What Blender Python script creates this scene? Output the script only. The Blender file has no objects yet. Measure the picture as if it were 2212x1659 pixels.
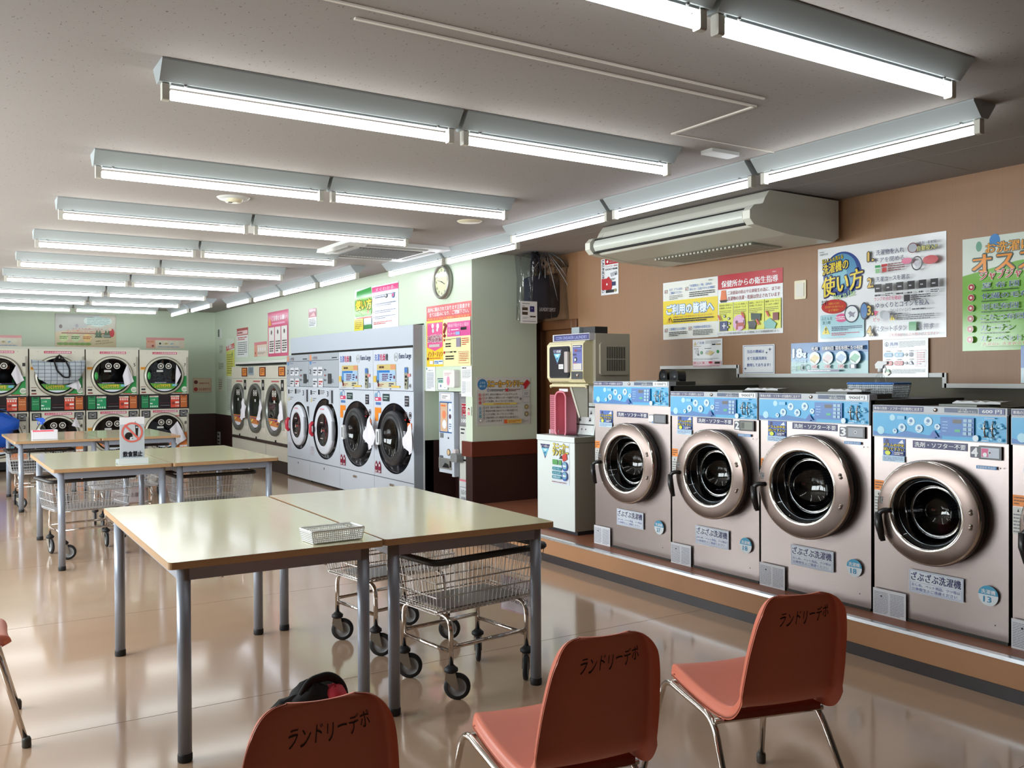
import bpy, math, random
import numpy as np
from mathutils import Vector, Matrix
random.seed(7)
S = bpy.context.scene
COL = S.collection
# ------------------------------------------------------------------ camera
W_, H_ = 2212, 1659
F_, YAW, ROLL, PITCH, CH = 1961.0, .5636, -.0049, .0097, 1.40
def _basis():
    f = np.array([math.sin(YAW)*math.cos(PITCH), math.cos(YAW)*math.cos(PITCH), -math.sin(PITCH)])
    r = np.array([math.cos(YAW), -math.sin(YAW), 0.]); u = np.cross(r, f)
    return f, math.cos(ROLL)*r+math.sin(ROLL)*u, -math.sin(ROLL)*r+math.cos(ROLL)*u
_f, _r, _u = _basis()
cam_data = bpy.data.cameras.new('camera'); cam = bpy.data.objects.new('camera', cam_data); COL.objects.link(cam)
cam.matrix_world = Matrix(((_r[0], _u[0], -_f[0], 0), (_r[1], _u[1], -_f[1], 0), (_r[2], _u[2], -_f[2], CH), (0, 0, 0, 1)))
cam_data.sensor_width = 36; cam_data.lens = F_/W_*36; cam_data.clip_start = .05; cam_data.clip_end = 100
S.camera = cam
def ray(x, y): return _f + _r*(x-W_/2)/F_ - _u*(y-H_/2)/F_
def onz(x, y, z): d = ray(x, y); d = d*(z-CH)/d[2]; return Vector((d[0], d[1], z))
def onx(x, y, X): d = ray(x, y); d = d*X/d[0]; return Vector((X, d[1], CH+d[2]))
def ony(x, y, Y): d = ray(x, y); d = d*Y/d[1]; return Vector((d[0], Y, CH+d[2]))
# ------------------------------------------------------------------ view, world, daylight
S.view_settings.view_transform = 'Standard'; S.view_settings.look = 'None'; S.view_settings.gamma = 1
S.view_settings.use_curve_mapping = False; S.view_settings.exposure = 0.05
w = bpy.data.worlds.new('world'); S.world = w; w.use_nodes = True
w.node_tree.nodes['Background'].inputs[0].default_value = (.85, .93, 1, 1)
w.node_tree.nodes['Background'].inputs[1].default_value = 1.2
TUBE = 11.0
def area(name, loc, rot, sx, sy, e, col=(1, 1, 1)):
    L = bpy.data.lights.new(name, 'AREA'); L.shape = 'RECTANGLE'; L.size = sx; L.size_y = sy; L.energy = e; L.color = col
    o = bpy.data.objects.new(name, L); COL.objects.link(o); o.location = loc; o.rotation_euler = rot; return o
# daylight through the shop windows in the left wall
for k, yc in enumerate((4.9, 8.0, 11.1)):
    area('window_daylight', (-2.15, yc, 1.45), (0, math.radians(-90), 0), 1.3, 2.6, 165, (.95, .98, 1))
# ------------------------------------------------------------------ materials
def lin(c): c = c/255; return c/12.92 if c <= .04045 else ((c+.055)/1.055)**2.4
_M = {}
def pm(name, rgb, rough=.5, metal=0., noise=0., nscale=20., bump=0., bscale=60., spec=.5, coat=0., emit=None, es=0., stretch=(1, 1, 1), alpha=1., trans=0., bdist=.002):
    if name in _M: return _M[name]
    m = bpy.data.materials.new(name); m.use_nodes = True; nt = m.node_tree; b = nt.nodes['Principled BSDF']
    c = tuple(lin(v) for v in rgb)
    b.inputs['Roughness'].default_value = rough; b.inputs['Metallic'].default_value = metal
    b.inputs['Specular IOR Level'].default_value = spec; b.inputs['Coat Weight'].default_value = coat
    b.inputs['Coat Roughness'].default_value = .08; b.inputs['Alpha'].default_value = alpha
    b.inputs['Transmission Weight'].default_value = trans
    if emit:
        b.inputs['Emission Color'].default_value = (*[lin(v) for v in emit], 1); b.inputs['Emission Strength'].default_value = es
    tc = nt.nodes.new('ShaderNodeTexCoord'); mp = nt.nodes.new('ShaderNodeMapping'); mp.inputs['Scale'].default_value = stretch
    nt.links.new(tc.outputs['Object'], mp.inputs[0])
    n = nt.nodes.new('ShaderNodeTexNoise'); n.inputs['Scale'].default_value = nscale; n.inputs['Detail'].default_value = 4
    nt.links.new(mp.outputs[0], n.inputs['Vector'])
    mx = nt.nodes.new('ShaderNodeMix'); mx.data_type = 'RGBA'
    k = noise if noise else .02
    mx.inputs[6].default_value = (*[min(1, v*(1-k)) for v in c], 1); mx.inputs[7].default_value = (*[min(1, v*(1+k)) for v in c], 1)
    nt.links.new(n.outputs['Fac'], mx.inputs[0]); nt.links.new(mx.outputs[2], b.inputs['Base Color'])
    if bump:
        n2 = nt.nodes.new('ShaderNodeTexNoise'); n2.inputs['Scale'].default_value = bscale; n2.inputs['Detail'].default_value = 3
        nt.links.new(mp.outputs[0], n2.inputs['Vector'])
        bp = nt.nodes.new('ShaderNodeBump'); bp.inputs['Strength'].default_value = bump; bp.inputs['Distance'].default_value = bdist
        nt.links.new(n2.outputs['Fac'], bp.inputs['Height']); nt.links.new(bp.outputs[0], b.inputs['Normal'])
    _M[name] = m; return m
def ink(rgb, rough=.35): return pm('ink_%d_%d_%d_%d' % (*rgb, int(rough*100)), rgb, rough)
def glassy(name, tint, refl=.06, rough=.02, ior=1.5):
    if name in _M: return _M[name]
    m = bpy.data.materials.new(name); m.use_nodes = True; nt = m.node_tree; nt.nodes.clear()
    o = nt.nodes.new('ShaderNodeOutputMaterial'); t = nt.nodes.new('ShaderNodeBsdfTransparent'); g = nt.nodes.new('ShaderNodeBsdfGlossy')
    t.inputs[0].default_value = (*[lin(v) for v in tint], 1); g.inputs['Roughness'].default_value = rough
    lw = nt.nodes.new('ShaderNodeLayerWeight'); fr = nt.nodes.new('ShaderNodeMath'); fr.operation = 'POWER'; fr.inputs[1].default_value = 4.5; nt.links.new(lw.outputs['Facing'], fr.inputs[0])
    a = nt.nodes.new('ShaderNodeMath'); a.operation = 'ADD'; a.inputs[1].default_value = refl+.03; a.use_clamp = True
    nt.links.new(fr.outputs[0], a.inputs[0]); mx = nt.nodes.new('ShaderNodeMixShader')
    nt.links.new(a.outputs[0], mx.inputs[0]); nt.links.new(t.outputs[0], mx.inputs[1]); nt.links.new(g.outputs[0], mx.inputs[2])
    nt.links.new(mx.outputs[0], o.inputs[0]); _M[name] = m; return m
steel = pm('brushed_steel', (158, 146, 143), .34, .80, noise=.06, nscale=30, stretch=(.3, 1, 22), bump=.05, bscale=80)
steel_door = pm('door_steel', (118, 104, 98), .3, .85, noise=.05, nscale=20)
steel_bright = pm('bright_steel', (225, 222, 218), .12, 1.)
chrome = pm('chrome', (215, 210, 205), .1, 1.)
black = pm('black_plastic', (22, 22, 25), .35); rubber = pm('black_rubber', (28, 29, 32), .6, bump=.1)
matte_black = pm('cavity_black', (8, 8, 9), .7)
white_p = pm('white_enamel', (214, 218, 224), .25, noise=.02, nscale=5)
cream_e = pm('cream_enamel', (214, 211, 196), .3, noise=.02, nscale=5)
cream_p = pm('cream_plastic', (228, 220, 190), .35, noise=.02)
grey_p = pm('grey_plastic', (120, 122, 122), .4)
light_grey = pm('light_grey_enamel', (176, 182, 190), .3)
glass_d = glassy('dark_glass', (150, 155, 160), .03)
clear = glassy('clear_plastic', (249, 251, 252), .02, .1)
# ------------------------------------------------------------------ mesh builder
class MB:
    def __init__(s): s.v = []; s.f = []; s.m = []; s.s = []; s.mats = []
    def mi(s, mat):
        if mat not in s.mats: s.mats.append(mat)
        return s.mats.index(mat)
    def add(s, vs, fs, mat, smooth=False):
        b = len(s.v); k = s.mi(mat); s.v += [tuple(v) for v in vs]
        for f in fs: s.f.append(tuple(b+i for i in f)); s.m.append(k); s.s.append(smooth)
        return s
    def box(s, x0, y0, z0, x1, y1, z1, mat):
        x0, x1 = sorted((x0, x1)); y0, y1 = sorted((y0, y1)); z0, z1 = sorted((z0, z1))
        v = [(x0, y0, z0), (x1, y0, z0), (x1, y1, z0), (x0, y1, z0), (x0, y0, z1), (x1, y0, z1), (x1, y1, z1), (x0, y1, z1)]
        return s.add(v, [(0, 3, 2, 1), (4, 5, 6, 7), (0, 1, 5, 4), (1, 2, 6, 5), (2, 3, 7, 6), (3, 0, 4, 7)], mat)
    def rbox(s, x0, y0, z0, x1, y1, z1, mat, r=.01, axis='z', n=4, smooth=False):
        # box whose four edges along axis are rounded
        a = {'z': (x0, y0, x1, y1), 'y': (x0, z0, x1, z1), 'x': (y0, z0, y1, z1)}[axis]
        lo, hi = {'z': (z0, z1), 'y': (y0, y1), 'x': (x0, x1)}[axis]
        return s.prism(rrect(*a, r, n), axis, lo, hi, mat)
    def prism(s, poly, axis, lo, hi, mat, smooth=False, caps=True):
        n = len(poly)
        def P(a, b, h): return {'z': (a, b, h), 'y': (a, h, b), 'x': (h, a, b)}[axis]
        v = [P(a, b, lo) for a, b in poly]+[P(a, b, hi) for a, b in poly]
        f = [(i, (i+1) % n, n+(i+1) % n, n+i) for i in range(n)]
        s.add(v, f, mat, smooth)
        if caps: s.add(v, [tuple(range(n))[::-1], tuple(range(n, 2*n))], mat)
        return s
    def tube(s, pts, r, mat, n=8, closed=False, smooth=True):
        pts = [Vector(p) for p in pts]; N = len(pts); rs = r if isinstance(r, (list, tuple)) else [r]*N
        V = []; pr = None
        for i, p in enumerate(pts):
            if closed: t = (pts[(i+1) % N]-pts[i-1])
            else: t = pts[min(i+1, N-1)]-pts[max(i-1, 0)]
            t.normalize()
            if pr is None:
                a = Vector((0, 0, 1)) if abs(t.z) < .9 else Vector((1, 0, 0)); x = t.cross(a).normalized()
            else: x = (pr-t*pr.dot(t)).normalized()
            pr = x; y = t.cross(x)
            for k in range(n):
                q = 2*math.pi*(k+.5)/n; V.append(p+(x*math.cos(q)+y*math.sin(q))*rs[i])
        F = []
        for i in range(N if closed else N-1):
            j = (i+1) % N
            for k in range(n): F.append((i*n+k, i*n+(k+1) % n, j*n+(k+1) % n, j*n+k))
        if not closed: F += [tuple(range(n))[::-1], tuple(range((N-1)*n, N*n))]
        return s.add(V, F, mat, smooth)
    def lathe(s, prof, c, axis, mat, n=40, smooth=True, sx=1.):
        # prof: (radius, distance along axis); axis 'x','y','z'
        V = []; F = []; m = len(prof)
        for i in range(n):
            q = 2*math.pi*i/n
            for r, h in prof:
                a, b = r*math.cos(q)*sx, r*math.sin(q)
                V.append({'z': (c[0]+a, c[1]+b, c[2]+h), 'y': (c[0]+a, c[1]+h, c[2]+b), 'x': (c[0]+h, c[1]+a, c[2]+b)}[axis])
        for i in range(n):
            j = (i+1) % n
            for k in range(m-1):
                F.append((i*m+k, j*m+k, j*m+k+1, i*m+k+1))
        return s.add(V, F, mat, smooth)
    def build(s, name, parent=None, loc=None, rz=0, bevel=0., seg=2):
        me = bpy.data.meshes.new(name); me.from_pydata(s.v, [], s.f)
        for m in s.mats: me.materials.append(m)
        me.polygons.foreach_set('material_index', s.m); me.polygons.foreach_set('use_smooth', s.s); me.update()
        o = bpy.data.objects.new(name, me); COL.objects.link(o)
        if parent: o.parent = parent
        if loc is not None: o.location = loc
        o.rotation_euler.z = rz
        if bevel:
            b = o.modifiers.new('soft_edge', 'BEVEL'); b.width = bevel; b.segments = seg; b.limit_method = 'ANGLE'; b.angle_limit = math.radians(50)
        return o
def rrect(x0, y0, x1, y1, r, n=4):
    x0, x1 = sorted((x0, x1)); y0, y1 = sorted((y0, y1)); r = min(r, (x1-x0)/2.001, (y1-y0)/2.001); P = []
    for cx, cy, a in ((x1-r, y1-r, 0), (x0+r, y1-r, 90), (x0+r, y0+r, 180), (x1-r, y0+r, 270)):
        for k in range(n+1):
            q = math.radians(a+90*k/n); P.append((cx+r*math.cos(q), cy+r*math.sin(q)))
    return P
def arc(p0, p1, p2, n=6):
    # rounded corner path through p1
    p0, p1, p2 = map(Vector, (p0, p1, p2)); return [p0*(1-t)**2+p1*2*t*(1-t)+p2*t*t for t in [i/n for i in range(n+1)]]
def bend(pts, r, n=5):
    # polyline with rounded corners of size r
    pts = [Vector(p) for p in pts]; out = [pts[0]]
    for i in range(1, len(pts)-1):
        a, b, c = pts[i-1], pts[i], pts[i+1]; u = (a-b); v = (c-b); k = min(r, u.length*.49, v.length*.49)
        out += arc(b+u.normalized()*k, b, b+v.normalized()*k, n)
    return out+[pts[-1]]
_G = {}
def glyphs(txt, off=0.):
    if (txt, off) in _G: return _G[(txt, off)]
    cu = bpy.data.curves.new('t', 'FONT'); cu.body = txt; cu.resolution_u = 2; cu.offset = off
    o = bpy.data.objects.new('t', cu); COL.objects.link(o); me = bpy.data.meshes.new_from_object(o)
    V = np.array([v.co[:2] for v in me.vertices]) if len(me.vertices) else np.zeros((1, 2)); Fs = [tuple(p.vertices) for p in me.polygons]
    bpy.data.objects.remove(o); bpy.data.curves.remove(cu); bpy.data.meshes.remove(me)
    lo, hi = V.min(0), V.max(0); _G[(txt, off)] = (V, Fs, lo, hi); return _G[(txt, off)]
class Pr:
    """prints flat marks on a face that looks towards -y. box given -> coordinates are fractions of it, b downward; else metres, b up"""
    def __init__(s, mb, y, box=None, step=.00035, rough=.35, fn=None): s.mb = mb; s.y = y; s.b = box; s.d = 0; s.st = step; s.ro = rough; s.fn = fn
    def q(s, a, b):
        if s.fn: return s.fn(a, b)
        if s.b: x, zt, w, h = s.b; return (x+a*w, zt-b*h)
        return (a, b)
    def k(s, c): return c if not isinstance(c, tuple) else ink(c, s.ro)
    def nxt(s): s.d += s.st; return s.y-s.d
    def poly(s, pts, c, ab=True):
        y = s.nxt(); P = [s.q(*p) for p in pts] if ab else pts
        A = sum(P[i-1][0]*P[i][1]-P[i][0]*P[i-1][1] for i in range(len(P)))
        if A < 0: P = P[::-1]
        s.mb.add([(a, y, b) for a, b in P], [tuple(range(len(P)))], s.k(c)); return s
    def rect(s, a0, b0, a1, b1, c, r=0):
        (x0, z0), (x1, z1) = s.q(a0, b0), s.q(a1, b1)
        if r: return s.poly(rrect(x0, z0, x1, z1, r, 3), c, False)
        return s.poly([(a0, b0), (a1, b0), (a1, b1), (a0, b1)], c)
    def frame(s, a0, b0, a1, b1, c, t=.002, r=0):
        (x0, z0), (x1, z1) = s.q(a0, b0), s.q(a1, b1); x0, x1 = sorted((x0, x1)); z0, z1 = sorted((z0, z1)); y = s.nxt()
        O = [(x0, z0), (x1, z0), (x1, z1), (x0, z1)]; I = [(x0+t, z0+t), (x1-t, z0+t), (x1-t, z1-t), (x0+t, z1-t)]
        s.mb.add([(a, y, b) for a, b in O+I], [(i, (i+1) % 4, 4+(i+1) % 4, 4+i) for i in range(4)], s.k(c)); return s
    def disc(s, a, b, r, c, n=20, sx=1.):
        x, z = s.q(a, b)
        if s.b: r = r*s.b[3]
        return s.poly([(x+r*sx*math.cos(2*math.pi*i/n), z+r*math.sin(2*math.pi*i/n)) for i in range(n)], c, False)
    def ring(s, a, b, r, t, c, n=24, sx=1.):
        x, z = s.q(a, b); y = s.nxt()
        if s.b: r *= s.b[3]; t *= s.b[3]
        V = [(x+R*sx*math.cos(2*math.pi*i/n), y, z+R*math.sin(2*math.pi*i/n)) for R in (r, r-t) for i in range(n)]
        s.mb.add(V, [(i, (i+1) % n, n+(i+1) % n, n+i) for i in range(n)], s.k(c)); return s
    def bars(s, a0, b0, a1, b1, n, c, fill=.45, seed=1, seg=7):
        # rows of small print too fine to read
        rnd = random.Random(seed); y = s.nxt(); V = []; F = []
        for i in range(n):
            bt = b0+(b1-b0)*(i+.5-fill/2)/n; bb = b0+(b1-b0)*(i+.5+fill/2)/n; a = a0; end = a0+(a1-a0)*(1 if i < n-1 else rnd.uniform(.5, .9))
            while (a < end) if a1 > a0 else False:
                l = (a1-a0)/seg*rnd.uniform(.4, 1.5); e = min(a+l, end); P = [s.q(a, bt), s.q(e, bt), s.q(e, bb), s.q(a, bb)]
                k = len(V); V += [(p[0], y, p[1]) for p in P]; F.append((k, k+1, k+2, k+3)); a = e+(a1-a0)/seg*.12
        s.mb.add(V, F, s.k(c)); return s
    def text(s, t, a0, b0, a1, b1, c, off=.012, ol=None, olo=.05, skew=0.):
        if ol is not None: s._t(t, a0, b0, a1, b1, ol, olo, off)
        return s._t(t, a0, b0, a1, b1, c, off, off)
    def _t(s, t, a0, b0, a1, b1, c, off, ref):
        V, Fs, lo, hi = glyphs(t); y = s.nxt(); sp = np.maximum(hi-lo, 1e-6); o = off
        D = [(0, 0)] if o < .008 else [(-o, 0), (o, 0)] if o < .022 else [(-o, 0), (o, 0), (0, o), (0, -o)] if o < .05 else [(o*math.cos(k*math.pi/4), o*math.sin(k*math.pi/4)) for k in range(8)]
        if len(D) == 4: D = D[:2] if o < .035 else D
        for n_, (dx, dz) in enumerate(D):
            if n_: s.d += .00018; y -= .00018
            U = (V-lo+np.array((dx, dz)))/sp; P = []
            for a, b in U:
                p = s.q(a0+(a1-a0)*a, b1+(b0-b1)*b); P.append((p[0], y, p[1]))
            s.mb.add(P, Fs, s.k(c))
        return s
# ------------------------------------------------------------------ things
def tag(o, label=None, cat=None, group=None, kind=None):
    if label: o['label'] = label
    if cat: o['category'] = cat
    if group: o['group'] = group
    if kind: o['kind'] = kind
    return o
def thing(name, label, cat, loc=(0, 0, 0), rz=0, group=None, tilt=(0, 0)):
    o = bpy.data.objects.new(name, None); COL.objects.link(o); o.empty_display_size = .1
    o.location = loc; o.rotation_euler = (tilt[0], tilt[1], rz); return tag(o, label, cat, group)
def struct(name, mb, **k): o = mb.build(name, **k); o['kind'] = 'structure'; return o
def copy_tree(o, parent=None):
    c = o.copy(); COL.objects.link(c); c.parent = parent
    for ch in list(o.children): copy_tree(ch, c)
    return c
R90 = math.radians(-90)
class Face:
    """local frame of something standing against a wall. wall 'x': looks to -X, local x = -Y. wall 'y': looks to -Y"""
    def __init__(s, wall, plane, start, base): s.w, s.p, s.s, s.b = wall, plane, start, base
    def px(s, x, y):
        if s.w == 'x': q = onx(x, y, s.p); return (s.s-q.y, q.z-s.b)
        q = ony(x, y, s.p); return (q.x-s.s, q.z-s.b)
    @property
    def loc(s): return (s.p, s.s, s.b) if s.w == 'x' else (s.s, s.p, s.b)
    @property
    def rz(s): return R90 if s.w == 'x' else 0
def poster(name, label, cat, wall, plane, tl, br, draw, base=(235, 238, 240), rough=.18, group=None, th=.002):
    A = onx(*tl, plane) if wall == 'x' else ony(*tl, plane); B = onx(*br, plane) if wall == 'x' else ony(*br, plane)
    w = (A.y-B.y) if wall == 'x' else (B.x-A.x); h = A.z-B.z
    mb = MB(); mb.box(-w/2, -th, -h/2, w/2, 0, h/2, ink(base, rough))
    if draw: draw(Pr(mb, -th, (-w/2, h/2, w, h), rough=rough))
    o = mb.build(name); o.location = (A+B)/2; o.rotation_euler.z = R90 if wall == 'x' else 0
    o.location += Vector((-.001, 0, 0)) if wall == 'x' else Vector((0, -.001, 0))
    return tag(o, label, cat, group)
NAVY = (28, 26, 92); RED = (190, 30, 45); WHT = (240, 242, 245); BLK = (25, 25, 30); YEL = (240, 215, 60); GRN = (40, 150, 80); SKY = (60, 165, 215); PNK = (225, 110, 160); GRY = (120, 122, 125); ORG = (240, 140, 40)
# ================================================================== ROOM
XW, XG, XD, ZC, PH, PX = 5.10, 4.25, 4.13, 2.56, .183, 3.849
YP, YB, XL, YN = 7.424, 16.8, -2.0, -2.6
def floor_mat():
    m = pm('floor_vinyl', (186, 157, 132), .13, noise=.07, nscale=3.5, bump=.12, bscale=5, bdist=.004, spec=.6, coat=.35); return m
def ceil_mat():
    m = pm('ceiling_board', (158, 152, 148), .85, noise=.03, nscale=2); nt = m.node_tree; b = nt.nodes['Principled BSDF']
    tc = nt.nodes.new('ShaderNodeTexCoord'); mp = nt.nodes.new('ShaderNodeMapping'); mp.inputs['Scale'].default_value = (1, .45, 1)
    v = nt.nodes.new('ShaderNodeTexNoise'); v.inputs['Scale'].default_value = 95; v.inputs['Detail'].default_value = 2; v.inputs['Roughness'].default_value = .7
    r = nt.nodes.new('ShaderNodeValToRGB'); r.color_ramp.elements[0].position = .665; r.color_ramp.elements[1].position = .70
    nt.links.new(tc.outputs['Object'], mp.inputs[0]); nt.links.new(mp.outputs[0], v.inputs['Vector']); nt.links.new(v.outputs['Fac'], r.inputs[0])
    mx = nt.nodes.new('ShaderNodeMix'); mx.data_type = 'RGBA'; mx.inputs[7].default_value = (.17, .14, .12, 1)
    src = b.inputs['Base Color'].links[0].from_socket; nt.links.new(r.outputs[0], mx.inputs[0]); nt.links.new(src, mx.inputs[6]); nt.links.new(mx.outputs[2], b.inputs['Base Color'])
    return m
M_floor = floor_mat(); M_ceil = ceil_mat()
M_green = pm('green_wallpaper', (203, 216, 196), .6, noise=.015, nscale=40, bump=.06, bscale=300)
M_wains = pm('dark_wainscot', (52, 27, 26), .4, noise=.15, nscale=14, stretch=(1, 1, .05))
M_wood = pm('wood_panel', (150, 112, 80), .45, noise=.09, nscale=24, stretch=(1, 3.5, .06), bump=.05, bscale=60)
M_wood2 = pm('wood_panel_darker', (140, 102, 70), .45, noise=.09, nscale=24, stretch=(1, 3.5, .06))
M_plinth = pm('plinth_board', (181, 134, 97), .4, noise=.05, nscale=8, bump=.05)
M_brick = pm('plinth_top', (150, 96, 72), .45, noise=.1, nscale=12)
M_rail = pm('rail_wood', (98, 42, 28), .3, noise=.12, nscale=16, stretch=(.2, .2, 2))
M_dwood = pm('door_wood', (102, 64, 36), .4, noise=.12, nscale=16, stretch=(1, 1, .05))
M_trim = pm('white_trim', (206, 208, 206), .4)
M_greyw = pm('lower_grey_wall', (118, 113, 98), .7, noise=.03)
M_cream_w = pm('cream_wallpaper', (214, 206, 186), .7, noise=.02); M_front = pm('front_wall_brown', (58, 50, 44), .7)
mb = MB(); mb.box(XL, YN, -.05, 5.3, YB+.1, 0, M_floor); struct('floor', mb)
mb = MB(); mb.box(XL-.1, YN, ZC, 5.3, YB+.1, ZC+.06, M_ceil); struct('ceiling', mb)
# right wall : wood panelling above, grey wall behind the machines below, stepped white edging
mb = MB(); mb.box(5.18, YN, 0, 5.28, YB, ZC, M_greyw); struct('wall_right', mb)
mb = MB()
mb.box(XW, YN, 1.325, 5.18, 3.21, ZC, M_wood); mb.box(XW, 3.21, 1.388, 5.18, 4.87, ZC, M_wood); mb.box(XW, 4.87, 1.457, 5.18, 5.74, ZC, M_wood); mb.box(XW, 5.74, PH, 5.18, 6.90, ZC, M_wood)
struct('wall_right_panelling', mb)
mb = MB(); mb.box(XW+.002, 6.90, 1.93, 5.18, 8.4, ZC, M_wood2); mb.box(XW+.002, 7.62, PH, 5.18, 8.4, 1.93, M_wood2); struct('wall_right_end', mb)
mb = MB(); t = .026
for a, b, z in ((YN, 3.21, 1.325), (3.21, 4.87, 1.388), (4.87, 5.74, 1.457)): mb.box(XW-.012, a, z-t*.5, 5.18, b, z+t*.5, M_trim)
mb.box(XW-.012, 3.21-t*.5, 1.312, 5.18, 3.21+t*.5, 1.388+t*.5, M_trim); mb.box(XW-.012, 4.87-t*.5, 1.375, 5.18, 4.87+t*.5, 1.457+t*.5, M_trim)
struct('trim_1', mb)
# door beyond the sneaker machine
mb = MB(); mb.box(XW+.03, 6.98, PH, XW+.07, 7.5, 1.84, M_dwood)
for z0, z1 in ((.35, .95), (1.05, 1.7)): mb.box(XW+.022, 7.06, z0, XW+.03, 7.42, z1, M_dwood)
d = struct('door_1', mb, bevel=.004)
mb = MB(); mb.tube([(XW+.0, 7.03, 1.02), (XW-.03, 7.03, 1.02)], .012, steel_bright); mb.lathe([(0, -.03), (.026, -.03), (.026, -.05), (0, -.055)], (XW-.0, 7.03, 1.02), 'x', steel_bright, 16); mb.build('door_handle', d)
mb = MB(); mb.box(XW-.02, 7.50, PH, XW+.07, 7.62, 1.93, M_dwood); mb.box(XW-.02, 6.90, PH, XW+.07, 6.98, 1.93, M_dwood); mb.box(XW-.02, 6.98, 1.84, XW+.07, 7.5, 1.93, M_dwood); struct('trim_2', mb, bevel=.006)
# plinth under the washers
mb = MB(); mb.box(PX, YN, 0, 5.18, YP, PH-.002, M_plinth); mb.box(PX+.004, YN, PH-.002, 5.18, YP, PH, M_brick); struct('floor_plinth', mb)
mb = MB(); mb.box(PX-.006, YN, 0, PX, YP, .058, pm('dark_skirting', (52, 46, 48), .45)); struct('baseboard_right', mb)
mb = MB(); mb.box(PX-.004, YN, PH-.014, PX+.03, YP, PH+.003, pm('aluminium_edge', (215, 222, 228), .25, .8)); struct('trim_3', mb)
# green wall with the recess for the vending and change machines
RY0, RY1, RZ = 7.55, 8.417, 1.245
mb = MB()
mb.box(XG, YP, .73, XG+.05, RY0, ZC, M_green); mb.box(XG, RY0, RZ, XG+.36, RY1, ZC, M_green); mb.box(XG, RY1, 1.94, XG+.1, 12.435, ZC, M_green); mb.box(XG, 12.435, 1.57, XG+.1, 15.265, ZC, M_green); mb.box(XG, 15.265, .73, XG+.1, YB, ZC, M_green)
mb.box(XG+.36, RY0-.1, .73, XG+.42, RY1+.1, RZ+.1, M_green)
mb.box(XG+.05, YP+.02, RZ, XG+.36, RY0, ZC, M_green); mb.box(XG, RY1, 0, XG+.1, RY1+.008, 1.94, M_green); mb.box(XG+.1, RY1, .73, XG+.36, RY1+.008, RZ, M_green)
mb.box(XG+.05, YP, .73, 4.98, YP+.02, ZC, M_green); mb.box(4.88, YP+.1, PH, 4.98, 8.4, ZC, M_green)
struct('wall_dryers', mb)
mb = MB()
mb.box(XG-.004, YP, 0, XG+.05, RY0, .73, M_wains); mb.box(XG-.004, RY1, 0, XG+.1, RY1+.008, .73, pm('wainscot_edge', (92, 52, 46), .4)); mb.box(XG-.004, 15.265, 0, XG+.1, YB, .73, M_wains)
mb.box(XG+.36, RY0-.1, 0, XG+.42, RY1+.1, .73, M_wains); mb.box(XG+.1, RY1, 0, XG+.36, RY1+.008, .73, M_wains)
mb.box(XG, YP-.004, PH, 4.98, YP+.02, .73, M_wains)
struct('wall_dryers_wainscot', mb)
mb = MB(); mb.box(XG-.022, YP-.022, .63, 4.975, YP+.0, .775, M_rail); mb.box(XG-.022, YP, .63, XG+.0, 7.60, .775, M_rail); struct('trim_4', mb, bevel=.004)
mb = MB(); mb.box(XL, YB, .73, 5.2, YB+.1, ZC, M_green); struct('wall_back', mb)
mb = MB(); mb.box(XL, YB-.004, 0, 5.2, YB+.1, .735, M_wains); struct('wall_back_wainscot', mb)
mb = MB(); mb.box(XL-.1, YN-.1, 0, 5.3, YN, ZC, M_front); struct('wall_front', mb)
mb = MB(); wy = [(3.5, 6.3), (6.6, 9.4), (9.7, 12.5)]
mb.box(XL-.1, YN, 0, XL, YB, .75, M_cream_w); mb.box(XL-.1, YN, 2.2, XL, YB, ZC, M_cream_w)
for a, b in zip([YN]+[w[1] for w in wy], [w[0] for w in wy]+[YB]): mb.box(XL-.1, a, .75, XL, b, 2.2, M_cream_w)
struct('wall_left', mb)
for i, (a, b) in enumerate(wy):
    mb = MB()
    for y in (a, (a+b)/2-.03, b-.06): mb.box(XL-.07, y, .75, XL-.02, y+.06, 2.2, M_trim)
    mb.box(XL-.07, a, .75, XL-.02, b, .81, M_trim); mb.box(XL-.07, a, 2.14, XL-.02, b, 2.2, M_trim)
    o = struct('window_%d' % (i+1), mb)
    mb = MB(); mb.add([(XL-.05, a, .8), (XL-.05, b, .8), (XL-.05, b, 2.15), (XL-.05, a, 2.15)], [(0, 1, 2, 3)], glassy('window_glass', (245, 250, 250), 0)); mb.build('window_pane', o)
# thin sheet joints of the vinyl floor
mb = MB(); js = pm('floor_joint', (120, 96, 76), .9, spec=.1)
for Y in (1.75, 3.95, 5.75, 7.55, 9.35): mb.box(XL, Y, 0, PX-.01, Y+.002, .0004, js)
struct('trim_5', mb)
# ceiling strips round the access hatch
mb = MB(); cs = pm('ceiling_strip', (222, 216, 206), .5)
mb.box(2.0-1.2, 2.66, ZC-.006, 2.945, 2.672, ZC, cs); mb.box(1.15, 2.755, ZC-.006, 3.0, 2.770, ZC, cs); mb.box(2.99, 2.76, ZC-.006, 3.005, 3.29, ZC, cs); mb.box(3.0, 3.285, ZC-.003, 3.9, 3.292, ZC, cs)
struct('trim_6', mb)
mb = MB(); cj = pm('ceiling_joint', (150, 142, 132), .7)
for X in (3.9, 4.5): mb.box(X, YN, ZC-.0008, X+.003, YB, ZC, cj)
for Y in (2.1, 3.0, 3.9): mb.box(3.9, Y, ZC-.0008, 5.1, Y+.003, ZC, cj)
struct('trim_7', mb)
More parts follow.
